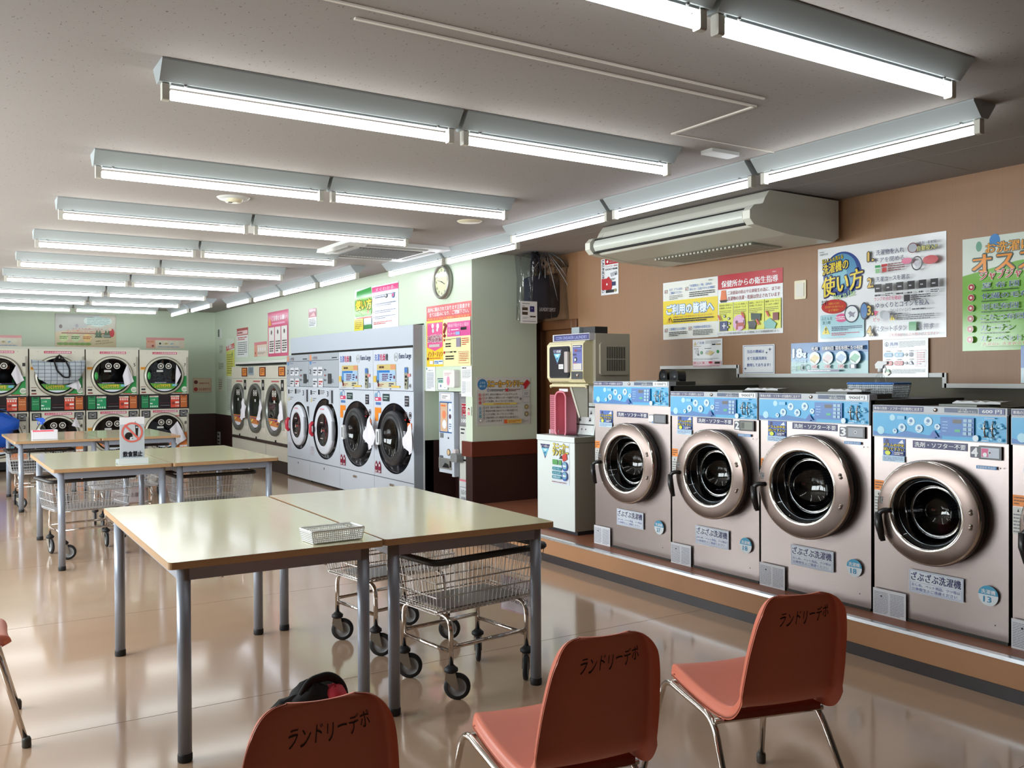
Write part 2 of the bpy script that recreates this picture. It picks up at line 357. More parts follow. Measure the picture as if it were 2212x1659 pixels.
# ================================================================== CEILING LIGHTS
M_refl = pm('lamp_reflector', (160, 168, 170), .45, noise=.01)
M_tube = pm('lit_tube', (250, 250, 250), .4, emit=(252, 255, 253), es=TUBE)
M_tube_b = pm('lit_tube_cool', (250, 250, 255), .4, emit=(238, 243, 255), es=TUBE*.72)
M_sock = pm('lamp_socket', (202, 200, 190), .5)
def light_unit(label, loc, rz, L, cool=False, group=None):
    """batten with a wide top, sloping sides, one bare tube; runs along local +x from 0 to L"""
    t = thing('tube_light', label, 'light', loc, rz, group)
    mb = MB(); e = .024; a, b, h = .082, .026, .072
    mb.prism([(-a, 0), (-a, -.008), (-b, -h), (b, -h), (a, -.008), (a, 0)], 'x', -e, L+e, M_refl)
    mb.prism([(-.018, -h), (-.018, -h-.008), (.018, -h-.008), (.018, -h)], 'x', .02, L-.02, M_refl)
    mb.build('reflector', t)
    mb = MB(); mb.lathe([(0, 0), (.010, 0), (.019, .006), (.019, L-.036), (.010, L-.03), (0, L-.03)], (.015, 0, -.112), 'x', M_tube_b if cool else M_tube, 10); mb.build('lamp_tube', t)
    for x in (-.012, L-.014):
        mb = MB(); mb.rbox(x, -.017, -.135, x+.026, .017, -h, M_sock, .006, 'x'); mb.build('socket', t)
    for x in (.07, L-.07): mb = MB(); mb.lathe([(0, 0), (.007, 0), (.007, -.006), (0, -.008)], (x, -.02, -h), 'z', grey_p, 8); mb.build('screw', t)
    return t
rows = [(2.0, .735), (3.54, .72), (5.10, .705), (6.55, .68), (8.05, .665), (9.54, .64), (11.06, .615), (12.58, .58), (14.12, .57), (15.68, .555)]
ordn = ['nearest', 'second', 'third', 'fourth', 'fifth', 'sixth', 'seventh', 'eighth', 'ninth', 'last']
for i, (y, x0) in enumerate(rows):
    for k, sd in ((0, 'left'), (1, 'right')):
        light_unit('lit tube batten, %s half of the %s cross row from the camera' % (sd, ordn[i]), (x0+k*1.272, y, ZC), 0, 1.2, group='tube lights in rows across the ceiling')
runs = [(3.79, 2.23, 3.43, 'by the washers, nearest tube of the run along the right wall', 0), (3.79, 3.52, 4.71, 'second tube of the right run, before the ceiling air conditioner', 1), (3.795, 4.80, 5.98, 'third tube of the right run, beside the ceiling air conditioner', 1),
        (3.99, 6.22, 7.40, 'right of the clock, in front of the end wall', 1), (3.97, 7.47, 8.64, 'over the round clock', 1),
        (3.74, 8.96, 10.02, 'above the green and pink instruction poster', 1), (3.72, 10.12, 11.29, 'second of four above the tall white dryers', 1), (3.70, 11.36, 12.49, 'third of four above the tall white dryers', 1), (3.66, 12.57, 13.71, 'fourth of four above the three small dryers', 1),
        (3.43, 13.78, 14.98, 'nearer of the two by the far corner', 1), (3.38, 15.03, 16.2, 'farther of the two by the far corner', 1)]
for X, a, b, s, c in runs:
    light_unit('lit tube batten %s' % s, (X, b, ZC), R90, b-a, bool(c), group='tube lights along the right wall')
# ================================================================== CEILING FITTINGS
t = thing('ceiling_cassette', 'square white ceiling air conditioner with dark grille before the clock', 'air conditioner', (3.437, 7.73, ZC), 0)
mb = MB(); mb.rbox(-.5, -.5, -.03, .5, .5, 0, M_trim, .03); mb.build('panel', t, bevel=.006)
mb = MB(); mb.box(-.30, -.27, -.034, .32, .27, -.030, pm('grille_grey', (92, 92, 94), .6)); 
for k in range(22): mb.box(-.30+k*.0288, -.27, -.038, -.292+k*.0288, .27, -.034, pm('grille_rib', (120, 120, 120), .5))
mb.build('intake_grille', t)
for x0, y0, x1, y1 in ((-.3, .36, .3, .42), (-.3, -.42, .3, -.36), (-.42, -.3, -.37, .3), (.38, -.3, .43, .3)):
    mb = MB(); mb.box(x0, y0, -.036, x1, y1, -.03, pm('louvre_shade', (150, 150, 146), .5)); mb.build('louvre', t)
t = tag(MB().box(-.31, -.3, -.012, .31, .3, 0, M_trim).build('ceiling_hatch', loc=(2.15, 6.98, ZC)), 'square white hatch frame in the ceiling beside the grey grille', 'hatch')
t = thing('smoke_detector', 'round white ceiling fitting with a dark centre between two light rows', 'detector', (1.63, 5.95, ZC))
MB().lathe([(0, -.012), (.09, -.012), (.105, 0)], (0, 0, 0), 'z', M_trim, 32).build('plate', t); MB().lathe([(0, -.03), (.05, -.03), (.06, -.012)], (0, 0, 0), 'z', cream_p, 28).build('dome', t); MB().box(-.035, -.012, -.036, -.01, .012, -.03, grey_p).build('sensor', t)
tag(MB().lathe([(0, -.008), (.085, -.008), (.095, 0)], (0, 0, 0), 'z', cream_p, 32).build('ceiling_disc', loc=(3.39, 5.95, ZC)), 'small plain cream disc on the ceiling near the right run', 'disc')
tag(MB().rbox(-.10, -.045, -.018, .10, .045, 0, M_trim, .01).build('ceiling_vent', loc=(3.46, 3.43, ZC)), 'small white rectangular cover on the ceiling beside the hatch', 'cover')
# ceiling-suspended air conditioner over the washers
t = thing('hanging_air_conditioner', 'long cream air conditioner hung under the ceiling above the washers', 'air conditioner', (XW-.04, 5.62, 0), R90)
L = 5.62-3.94
P = [(0, 2.545), (-.66, 2.55), (-.70, 2.50), (-.72, 2.46), (-.80, 2.445), (-.835, 2.41), (-.835, 2.36), (-.80, 2.325), (-.73, 2.315), (-.48, 2.285), (-.05, 2.27), (0, 2.30)]
mb = MB()
def acp(x0, x1, pts, m): mb.prism(pts, 'x', x0, x1, m, caps=True)
M_ac = pm('ac_plastic', (208, 207, 194), .4, noise=.01)
acp(0, .06, P, M_ac); acp(L-.06, L, P, M_ac)
P2 = [(0, 2.545), (-.66, 2.55), (-.70, 2.50), (-.715, 2.465), (-.74, 2.44), (-.76, 2.38), (-.74, 2.32), (-.48, 2.287), (-.05, 2.272), (0, 2.30)]
acp(.06, L-.06, P2, M_ac); mb.build('casing', t, bevel=.008)
mb = MB(); mb.tube([(.05, -.782, 2.395), (L-.05, -.782, 2.395)], .001, black, 4)
mb.prism([(-.744, 2.446), (-.79, 2.438), (-.792, 2.428), (-.75, 2.432)], 'x', .06, L-.06, matte_black)
mb.prism([(-.76, 2.335), (-.80, 2.332), (-.80, 2.340), (-.76, 2.342)], 'x', .06, L-.06, matte_black); mb.build('air_slot', t)
mb = MB(); q = [(-.78, 2.428)]+[(-.80-.018*math.sin(math.pi*k/6), 2.425-.08*k/6) for k in range(7)]+[(-.78, 2.345)]
mb.prism(q, 'x', .08, L-.08, pm('ac_flap', (196, 200, 190), .35)); mb.build('flap', t)
mb = MB()
for k in range(26): mb.box(.35+k*.038, -.44, 2.268, .372+k*.038, -.14, 2.281, pm('ac_underside_slat', (176, 174, 160), .5))
mb.build('intake_grille', t)
# ================================================================== STEEL WASHERS
def drum_mat(name='perforated_drum', sc=62., c0=(150, 150, 150), c1=(20, 20, 22)):
    if name in _M: return _M[name]
    m = pm(name, c0, .35, .8); nt = m.node_tree; b = nt.nodes['Principled BSDF']
    tc = nt.nodes.new('ShaderNodeTexCoord'); v = nt.nodes.new('ShaderNodeTexVoronoi'); v.inputs['Scale'].default_value = sc; v.inputs['Randomness'].default_value = .0
    nt.links.new(tc.outputs['Object'], v.inputs['Vector']); r = nt.nodes.new('ShaderNodeValToRGB'); r.color_ramp.elements[0].position = .30; r.color_ramp.elements[1].position = .36
    nt.links.new(v.outputs['Distance'], r.inputs[0]); mx = nt.nodes.new('ShaderNodeMix'); mx.data_type = 'RGBA'
    mx.inputs[6].default_value = (*[lin(x) for x in c1], 1); src = b.inputs['Base Color'].links[0].from_socket
    nt.links.new(r.outputs[0], mx.inputs[0]); nt.links.new(src, mx.inputs[7]); nt.links.new(mx.outputs[2], b.inputs['Base Color']); return m
M_drum = drum_mat()
M_mside = pm('machine_side_dark', (50, 48, 44), .45)
def front_with_hole(mb, W, z0, z1, cx, cz, R, mat, x0=0., N=64, y=0., sz=1.):
    """flat front sheet with a round (or tall) opening"""
    V = []
    for i in range(N):
        q = 2*math.pi*(i+.5)/N; c, s_ = math.cos(q), math.sin(q)*sz
        t = min(((W-cx) if c > 0 else (cx-x0))/abs(c) if abs(c) > 1e-6 else 1e9, ((z1-cz) if s_ > 0 else (cz-z0))/abs(s_) if abs(s_) > 1e-6 else 1e9)
        V.append((cx+R*c, y, cz+R*s_)); V.append((cx+t*c, y, cz+t*s_))
    F = [(2*i, 2*i+1, (2*i+3) % (2*N), (2*i+2) % (2*N)) for i in range(N)]
    mb.add(V, F, mat)
    # corners
    for (cxn, czn) in ((x0, z0), (W, z0), (W, z1), (x0, z1)):
        a = math.atan2((czn-cz)/sz, cxn-cx) % (2*math.pi); i = int((a/(2*math.pi)*N)-.5) % N; j = (i+1) % N
        mb.add([V[2*i+1], (cxn, y, czn), V[2*j+1]], [(0, 1, 2)], mat)
def cabinet(mb, x0, x1, z0, z1, D, side, front=None, top=None):
    """box without its front sheet"""
    mb.add([(x0, 0, z0), (x0, D, z0), (x0, D, z1), (x0, 0, z1)], [(0, 1, 2, 3)], side)
    mb.add([(x1, 0, z0), (x1, D, z0), (x1, D, z1), (x1, 0, z1)], [(3, 2, 1, 0)], side)
    mb.add([(x0, 0, z1), (x1, 0, z1), (x1, D, z1), (x0, D, z1)], [(0, 1, 2, 3)], top or side)
    mb.add([(x0, 0, z0), (x1, 0, z0), (x1, D, z0), (x0, D, z0)], [(3, 2, 1, 0)], side)
    mb.add([(x0, D, z0), (x1, D, z0), (x1, D, z1), (x0, D, z1)], [(0, 1, 2, 3)], side)
def steel_washer(Y0, W, h, dc, R, Ri, num, price, kg, label, ajar=0., handle_dx=-.02, lbl=(.21, .5, .265, .152), blue=(.04, .158), ban=.168, D=.82, navy_price=False, coin='steel', contents=None, xs=1.):
    cx, cz = dc
    t = thing('washing_machine', label, 'washing machine', (4.02, Y0, PH), R90, 'steel washing machines on the plinth')
    mb = MB(); cabinet(mb, 0, W, 0, h-.03, D, M_mside); front_with_hole(mb, W, .012, h-.03, cx, cz, Ri+.03, steel)
    mb.box(0, -.006, 0, W, .01, .014, M_mside)
    mb.add([(cx+(Ri+.03)*math.cos(2*math.pi*i/48), y, cz+(Ri+.03)*math.sin(2*math.pi*i/48)) for y in (0, .05) for i in range(48)], [(i, (i+1) % 48, 48+(i+1) % 48, 48+i) for i in range(48)], black, True)
    p = Pr(mb, 0, rough=.4)
    z = cz+.0
    p.rect(.0, z+.125, .055, z+.075, ORG); p.bars(.005, z+.12, .05, z+.08, 3, (120, 70, 20), seg=4); p.rect(.0, z+.07, .05, z-.05, (205, 205, 200)); p.bars(.004, z+.045, .046, z-.045, 6, GRY, seg=3); p.poly([(.02, z+.05), (.03, z+.05), (.025, z+.065)], BLK)
    # banner, drum-wiping sticker
    zt = h-ban
    p.rect(W*.315, zt, W*.722, zt-.036, NAVY); p.text('洗剤・ソフター不要', W*.33, zt-.006, W*.71, zt-.031, WHT, .02)
    p.rect(W*.077, zt+.003, W*.257, zt-.083, (70, 110, 190)); p.disc(W*.11, zt-.012, .011, NAVY); p.poly([(W*.2, zt-.02), (W*.235, zt+.0), (W*.245, zt-.02)], WHT)
    p.text('ドラムの中を', W*.085, zt-.022, W*.25, zt-.038, YEL, .03, BLK, .09); p.text('拭いて下さい', W*.085, zt-.042, W*.25, zt-.058, YEL, .03, BLK, .09)
    p.disc(W*.12, zt-.07, .011, (225, 235, 60), sx=1.4); p.rect(W*.17, zt-.06, W*.25, zt-.08, NAVY); p.bars(W*.175, zt-.063, W*.245, zt-.078, 2, WHT, seg=3)
    p.rect(W*.077, zt-.083, W*.257, zt-.113, (190, 220, 240)); p.bars(W*.085, zt-.087, W*.25, zt-.11, 4, (90, 110, 160), seg=5)
    # washing time strip
    p.rect(W*.79, h-.246 if ban < .17 else h-.265, W*.928, h-.261 if ban < .17 else h-.28, (70, 140, 200)); p.text('洗濯目安 約30分', W*.797, h-.248 if ban < .17 else h-.267, W*.92, h-.259 if ban < .17 else h-.278, WHT, .01)
    # lower notice, capacity disc, small print sheet
    a, b, c, d = lbl
    p.rect(a, c, b, d, (222, 230, 240)); p.frame(a+.004, c-.004, b-.004, d+.004, (120, 140, 190), .0015); p.text('ざぶざぶ洗濯機', a+.012, c-.01, b-.012, c-.052, NAVY, .025)
    p.frame(a+.010, c-.058, b-.010, d+.010, (120, 140, 190), .001); p.text('おしめ、ペット用品、クツ等は', a+.016, c-.064, b-.016, c-.079, (70, 90, 160), 0); p.text('公衆衛生上ご遠慮ください', a+.016, c-.084, b-.03, c-.099, (70, 90, 160), 0)
    u = W*.875; p.disc(u, .208, .046, (225, 235, 242), 28)
    p.poly([(u+.046*math.cos(math.pi*k/14), .212+.042*math.sin(math.pi*k/14)) for k in range(15)], (70, 160, 200)); p.text('洗濯機', u-.034, .236, u+.034, .216, WHT, .02); p.text(kg, u-.022, .205, u+.014, .178, (60, 150, 195), .02)
    p.rect(.002, .132, .187, -.0, (225, 228, 235)); 
    for q_ in (0, 1): p.bars(.008+q_*.092, .118, .088+q_*.088, .008, 15, (120, 125, 145), .35, 3+q_, 6)
    p.disc(.05, .095, .005, BLK, 8); p.disc(W*.925, .082, .004, (60, 55, 50), 8); p.disc(W*.96, h-.27, .004, (70, 60, 55), 8)
    mb.build('body', t)
    # header strip and blue control panel
    mb = MB(); mb.box(0, -.012, h-.034, W, .05, h-.002, light_grey); p = Pr(mb, -.012, rough=.35)
    p.rect(.003, h-.005, W*.41, h-.03, NAVY); p.text('専用の洗剤・ソフターが自動的に出ます', .008, h-.010, W*.40, h-.026, WHT, .01)
    p.rect(W*.565, h-.007, W*.66, h-.028, (50, 70, 110)); p.rect(W*.665, h-.007, W*.80, h-.029, (35, 60, 90)); p.text('ドアを', W*.68, h-.009, W*.73, h-.016, WHT, 0); p.text('開け閉め下さい', W*.67, h-.018, W*.795, h-.027, WHT, 0)
    p.rect(W*.81, h-.004, W*.985, h-.031, (60, 75, 130) if navy_price else WHT); p.text(price, W*.835, h-.009, W*.965, h-.027, WHT if navy_price else BLK, .02)
    mb.lathe([(0, -.006), (.009, -.006), (.011, 0)], (W*.5, -.012, h-.018), 'y', chrome, 16); mb.build('header_strip', t)
    zt, zb = h-blue[0], h-blue[1]; mb = MB(); mb.box(0, -.014, zb-.003, W, .03, zt+.003, light_grey); p = Pr(mb, -.014, (0, zt, W, zt-zb), rough=.3)
    BL = (38, 165, 220); p.rect(.004, .02, .996, .98, BL, .006)
    p.poly([(.005, .78), (.08, .86), (.18, .9), (.28, .72), (.36, .8), (.45, .86), (.55, .7), (.55, .975), (.005, .975)], (25, 110, 185))
    p.disc(.165, .2, .13, (170, 220, 240)); p.disc(.07, .75, .17, (170, 220, 240))
    for a, b, r in ((.315, .33, .17), (.448, .30, .18), (.245, .6, .17), (.38, .6, .17), (.19, .75, .1), (.52, .5, .12)):
        p.disc(a, b, r, (205, 232, 245)); p.disc(a, b-.02, r*.42, (70, 120, 170), 10); p.bars(a-.02, b+r*.45, a+.02, b+r*.7, 1, (70, 110, 160), seg=2)
    p.rect(.21, .12, .27, .26, (120, 195, 235)); p.poly([(.495, .62), (.53, .9), (.46, .9)], (30, 90, 175)); p.disc(.495, .85, .1, (30, 90, 175))
    p.rect(.545, .09, .785, .83, (25, 105, 185)); p.rect(.635, .18, .70, .33, (50, 45, 42)); p.bars(.56, .22, .60, .7, 4, (150, 200, 240), .25, seg=2); p.rect(.65, .56, .69, .66, (40, 170, 110))
    for i in range(4):
        for j in range(2): p.rect(.712+j*.034, .15+i*.165, .738+j*.034, .27+i*.165, (150, 190, 215))
    p.disc(.80, .86, .12, (215, 235, 245)); p.rect(.86, .06, .93, .1, (150, 180, 215)); p.bars(.84, .9, .93, .95, 1, (235, 235, 240), seg=6)
    for a in (.835, .955): p.ring(a, .38, .12, .03, (110, 190, 215), 14)
    for k in range(9): p.disc(.93+.05*math.sin(k*2.3), .62+.28*math.sin(k*1.7), .05, (110, 195, 235), 8)
    p.ring(.965, .88, .07, .025, (170, 220, 240), 12)
    mb.build('control_panel', t)
    for a in (.862, .915):
        mb = MB(); u, zz = W*a, zt-(zt-zb)*.48
        mb.tube([(u, -.02, zz+.035), (u, -.03, zz+.012), (u, -.03, zz-.01), (u, -.022, zz-.036)], .0042, chrome, 8); mb.tube([(u-.011, -.032, zz), (u+.011, -.032, zz+.003)], .0045, chrome, 8); mb.box(u-.011, -.022, zz-.04, u+.011, -.014, zz-.036, black); mb.build('tap', t)
    # number plate and coin box
    mb = MB(); z1 = h-ban-.012+.002; mb.rbox(W*.742, -.003, z1-.052, W*.803, 0, z1, pm('navy_plate', (30, 28, 60), .3), .006, 'y'); Pr(mb, -.003).text(num, W*.752, z1-.006, W*.793, z1-.046, WHT, .04); mb.build('number_plate', t)
    mb = MB(); x0, x1 = W*.808, W*.962; mb.rbox(x0, -.012, z1-.056, x1, 0, z1+.006, pm('coin_frame', (36, 32, 34), .3), .004, 'y'); p = Pr(mb, -.012)
    p.rect(x0+.012, z1-.002, x1-.010, z1-.048, {'steel': (150, 155, 165), 'pink': (190, 200, 215), 'green': (120, 125, 112), 'grey': (110, 115, 122)}[coin])
    if coin == 'pink': p.rect(x0+.014, z1-.006, x0+.045, z1-.044, (215, 70, 130)); p.disc(x0+.03, z1-.034, .01, WHT)
    if coin == 'green': p.rect(x0+.016, z1-.006, x0+.04, z1-.042, (50, 55, 50))
    if coin in ('steel', 'pink'): p.disc((x0+x1)/2, z1-.024, .009, (215, 220, 228)); p.disc((x0+x1)/2, z1-.024, .005, BLK)
    mb.build('coin_box', t)
    mb = MB(); mb.box(W*.3, .10, h-.03, W*.82, .36, h-.004, pm('lid_dark', (62, 60, 54), .4)); mb.box(W*.42, .10, h-.012, W*.70, .3, h+.006, pm('lid_grey', (128, 134, 128), .4)); mb.build('dispenser_lid', t)
    # drum, gasket
    mb = MB(); mb.lathe([(Ri+.03, .02), (Ri+.025, .05), (Ri+.06, .07), (Ri+.06, .50), (Ri+.02, .52), (0, .52)], (cx, 0, cz), 'y', M_drum, 48)
    for k in range(3):
        q = 2*math.pi*k/3+.5; mb.prism([(-.03, 0), (0, .05), (.03, 0)], 'y', .1, .48, steel) if False else None
    mb.build('drum', t)
    # door, hinged on its right side
    hx = cx+R+.01; dr = MB(); c = (cx-hx, 0, cz)
    dr.lathe([(R-.01, .0), (R+.002, -.012), (R+.002, -.034), (R-.012, -.036)], c, 'y', black, 56)
    dr.lathe([(R-.012, -.036), (R+.002, -.040), (R+.005, -.054), (R+.003, -.068)], c, 'y', steel_door, 72)
    dr.lathe([(R+.003, -.068), (R-.001, -.074), (R-.006, -.076)], c, 'y', steel_bright, 72)
    dr.lathe([(R-.006, -.076), (Ri+.045, -.084), (Ri+.012, -.0865)], c, 'y', steel_door, 72)
    dr.lathe([(Ri+.012, -.0875), (Ri+.004, -.089), (Ri-.003, -.082), (Ri-.005, -.070)], c, 'y', steel_bright, 56)
    dr.lathe([(Ri-.005, -.070), (Ri-.014, -.05), (Ri-.022, -.02), (Ri-.024, .0)], c, 'y', black, 56)
    for sgn in (-1, 1):
        for k in (0, 1):
            a = sgn*(.30 if R > .265 else .13)+k*.06*sgn; dr.lathe([(0, -.012), (.006, -.010), (.009, -.004), (.009, 0)], (c[0]+(R-.035)*math.cos(a), -.081, cz+(R-.035)*math.sin(a)), 'y', chrome, 12)
    for a in (3.75, 3.95): dr.lathe([(0, -.004), (.004, -.003), (.005, 0)], (c[0]+(R-.012)*math.cos(a), -.081, cz+(R-.012)*math.sin(a)), 'y', chrome, 8)
    p = Pr(dr, -.083); p.disc(c[0]-.01, cz+R-.04, .009, (200, 195, 190), 10); p.poly([(c[0]-.018, cz+R-.044), (c[0]-.002, cz+R-.044), (c[0]-.01, cz+R-.06)], (200, 195, 190))
    xq = c[0]-R+.035; p.rect(xq-.014, cz+.055, xq+.018, cz+.022, BLK); p.frame(xq-.008, cz+.050, xq+.012, cz+.027, (150, 145, 140), .002)
    d = dr.build('door', t, loc=(hx, 0, 0)); d.rotation_euler.z = math.radians(ajar); d.scale.x = xs
    g = MB(); g.lathe([(Ri-.006, -.068), (Ri-.03, -.045), (Ri-.05, .01), (Ri-.08, .055), (Ri*.4, .085), (0, .09)], c, 'y', glass_d, 48); g.build('door_glass', d)
    g = MB(); g.lathe([(Ri-.012, -.05), (Ri-.016, -.045), (Ri-.022, -.05)], c, 'y', steel_bright, 40); g.lathe([(Ri-.045, .0), (Ri-.05, .012), (Ri-.058, .004)], c, 'y', steel_bright, 40); g.build('glass_rim', d)
    g = MB(); x = c[0]-R+handle_dx; g.tube(bend([(x+.055, -.086, cz-.006), (x+.02, -.108, cz-.006), (x, -.112, cz-.03), (x+.004, -.112, cz-.08), (x+.02, -.104, cz-.158)], .02), .0125, black, 10)
    g.tube([(x+.0, -.112, cz-.02), (x+.004, -.112, cz-.08), (x+.017, -.106, cz-.15)], [.015, .019, .014], black, 10); g.build('handle', d)
    if contents:
        g = MB(); rnd = random.Random(4)
        for k in range(7):
            a = rnd.uniform(-.14, .14); b = rnd.uniform(.12, .36); zz = cz-.13+rnd.uniform(0, .08)
            g.lathe([(0, -.05), (.06, -.03), (.085, .0), (.06, .04), (0, .05)], (cx+a, b, zz), 'z', pm('laundry_%d' % (k % 3), [(120, 50, 55), (90, 80, 60), (60, 45, 45)][k % 3], .9, noise=.3, bump=.5, bscale=30), 12)
        tag(g.build('laundry_load', None, loc=(4.02, Y0, PH), rz=R90), 'dark red and brown laundry behind the glass of washer 4', 'laundry')
    return t
steel_washer(5.236, .80, 1.172, (.440, .615), .270, .190, '1', '1100円', '27', 'steel washing machine numbered 1, the tallest, priced 1100 yen', ajar=4, handle_dx=-.012, lbl=(.258, .541, .282, .169), blue=(.037, .162), ban=.213, coin='grey')
steel_washer(4.421, .738, 1.110, (.418, .613), .268, .186, '2', '900円', '18', 'steel washing machine numbered 2, between washers 1 and 3', ajar=4, handle_dx=-.012, lbl=(.224, .508, .272, .157), blue=(.032, .158), ban=.162, coin='green')
steel_washer(3.669, .734, 1.110, (.382, .607), .279, .194, '3', '900円', '18', 'steel washing machine numbered 3 with a bright reflection in its glass', ajar=3, xs=1.05, handle_dx=-.005, lbl=(.226, .512, .269, .156), blue=(.036, .156), ban=.163)
steel_washer(2.915, .685, 1.060, (.352, .553), .247, .170, '4', '600 円', '13', 'steel washing machine numbered 4 with a brownish door, priced 600 yen', ajar=0, xs=1.07, handle_dx=.03, lbl=(.201, .481, .261, .149), blue=(.038, .158), ban=.170, coin='pink', navy_price=True, contents=True)
steel_washer(2.212, .685, 1.060, (.352, .553), .247, .170, '5', '600 円', '13', 'steel washing machine cut off by the right edge of the photo', ajar=0, xs=1.07, handle_dx=.03, lbl=(.201, .481, .261, .149), blue=(.038, .158), ban=.170, coin='pink', navy_price=True)
# ================================================================== POSTERS ON THE WOOD WALL
def chk(p, a, b): p.frame(a, b, a+.055, b+.06, (70, 70, 75), .003); p.poly([(a+.005, b+.02), (a+.02, b+.05), (a+.055, b-.015), (a+.022, b+.032)], RED)
def d_users(p):
    p.rect(.02, .02, .98, .98, (232, 234, 226)); p.rect(0, .325, 1, .735, (236, 212, 50)); p.text('ご利用の皆様へ', .07, .40, .93, .565, (235, 245, 250), .045, (40, 130, 200), .10)
    chk(p, .035, .13); chk(p, .43, .12); chk(p, .035, .81); chk(p, .49, .80)
    p.text('まず、ドラム内を', .13, .11, .37, .155, (60, 110, 190)); p.text('ご確認ください', .13, .17, .37, .215, (60, 110, 190)); p.bars(.13, .23, .38, .31, 3, BLK, .3, 2)
    p.text('「洗濯禁止」物、店内の', .51, .085, .9, .13, (60, 110, 190)); p.text('使い方・注意パネルを確認', .51, .145, .95, .19, (60, 110, 190)); p.bars(.51, .205, .95, .30, 3, BLK, .5, 3, 12)
    p.poly([(.135, .6), (.08, .71), (.19, .71)], (225, 180, 50)); p.text('!', .128, .63, .142, .70, BLK, .03); p.text('当店は セルフ方式のコインランドリーです', .21, .60, .91, .635, (150, 60, 40), 0); p.bars(.21, .645, .93, .715, 2, BLK, .6, 4, 16)
    p.text('公衆衛生上のお願い', .13, .80, .45, .845, (60, 110, 190)); p.text('洗濯物の放置注意', .58, .79, .88, .835, (60, 110, 190)); p.bars(.13, .865, .46, .95, 3, BLK, .5, 5, 9); p.bars(.58, .855, .92, .955, 4, BLK, .5, 6, 9); p.bars(.86, .035, .95, .06, 1, GRY, .6)
poster('poster_user_notice', 'white and yellow notice poster headed in big blue letters, left half of a pair', 'poster', 'x', XW, (1433, 612), (1551.5, 728), d_users)
def d_health(p):
    p.rect(0, 0, 1, .235, (186, 28, 48)); p.text('保健所からの衛生指導', .06, .095, .93, .205, WHT, .03); p.bars(.85, .03, .95, .06, 1, (220, 150, 160), .6)
    p.text('二次感染の防止や公衆衛生の為に、以下の', .16, .275, .96, .335, (150, 35, 50), .008); p.text('洗濯物の洗濯・乾燥は禁止されています', .16, .365, .96, .43, (150, 35, 50), .008)
    p.poly([(.06, .25), (.13, .25), (.15, .42), (.04, .42)], (225, 120, 70)); p.poly([(.03, .41), (.16, .41), (.14, .45), (.05, .45)], BLK)
    tx = [('感染症の患者さん', 'が使用したもの'), ('ペットに使用して', 'いるもの・ペット'), ('裏面に、汚れやゴミ', 'が付着しているもの'), ('機械類・オイル・ガソリン', 'コールタール等が')]
    for i in range(4):
        x = .02+i*.243; p.rect(x, .46, x+.232, .925, (222, 226, 90)); p.text(tx[i][0], x+.01, .485, x+.22, .515, BLK, .01); p.text(tx[i][1], x+.01, .53, x+.2, .56, BLK, .01); p.bars(x+.01, .58, x+.2, .66, 3, (120, 120, 60), .35, i, 6)
    p.rect(.04, .76, .17, .92, (20, 40, 110)); p.text('+', .085, .79, .14, .88, WHT, .02)
    for a, b in ((.12, .68), (.19, .72), (.2, .8), (.18, .86)): p.disc(a, b, .022, (50, 60, 80)); p.disc(a, b, .012, WHT)
    p.disc(.36, .80, .13, (225, 175, 215)); p.poly([(.32, .80), (.44, .80), (.45, .90), (.42, .90), (.42, .86), (.35, .86), (.34, .91), (.31, .91)], (180, 70, 60)); p.disc(.325, .79, .028, (110, 50, 45)); p.rect(.43, .76, .445, .82, (110, 50, 45))
    p.poly([(.545, .66), (.70, .68), (.69, .79), (.55, .77)], (40, 65, 55)); p.poly([(.5, .79), (.6, .78), (.63, .83), (.61, .92), (.52, .91)], (55, 55, 62))
    p.rect(.875, .68, .955, .80, (130, 50, 55)); p.poly([(.74, .82), (.83, .76), (.93, .85), (.90, .93), (.76, .92)], (120, 185, 175))
    for a, b in ((.045, .70), (.425, .68), (.655, .81), (.80, .69)):
        for s_ in (-1, 1): p.poly([(a-.028, b-s_*.045+.01), (a-.014, b-s_*.045-.01), (a+.028, b+s_*.045-.01), (a+.014, b+s_*.045+.01)], (205, 45, 45))
    p.text('万が一、他のお客様に被害が及んでしまった場合は、すべて損害賠償請求致します。', .02, .945, .97, .98, BLK, .01)
poster('poster_hygiene_rules', 'poster with a red header and four yellow boxes of red crosses', 'poster', 'x', XW, (1551.5, 596), (1692, 719), d_health)
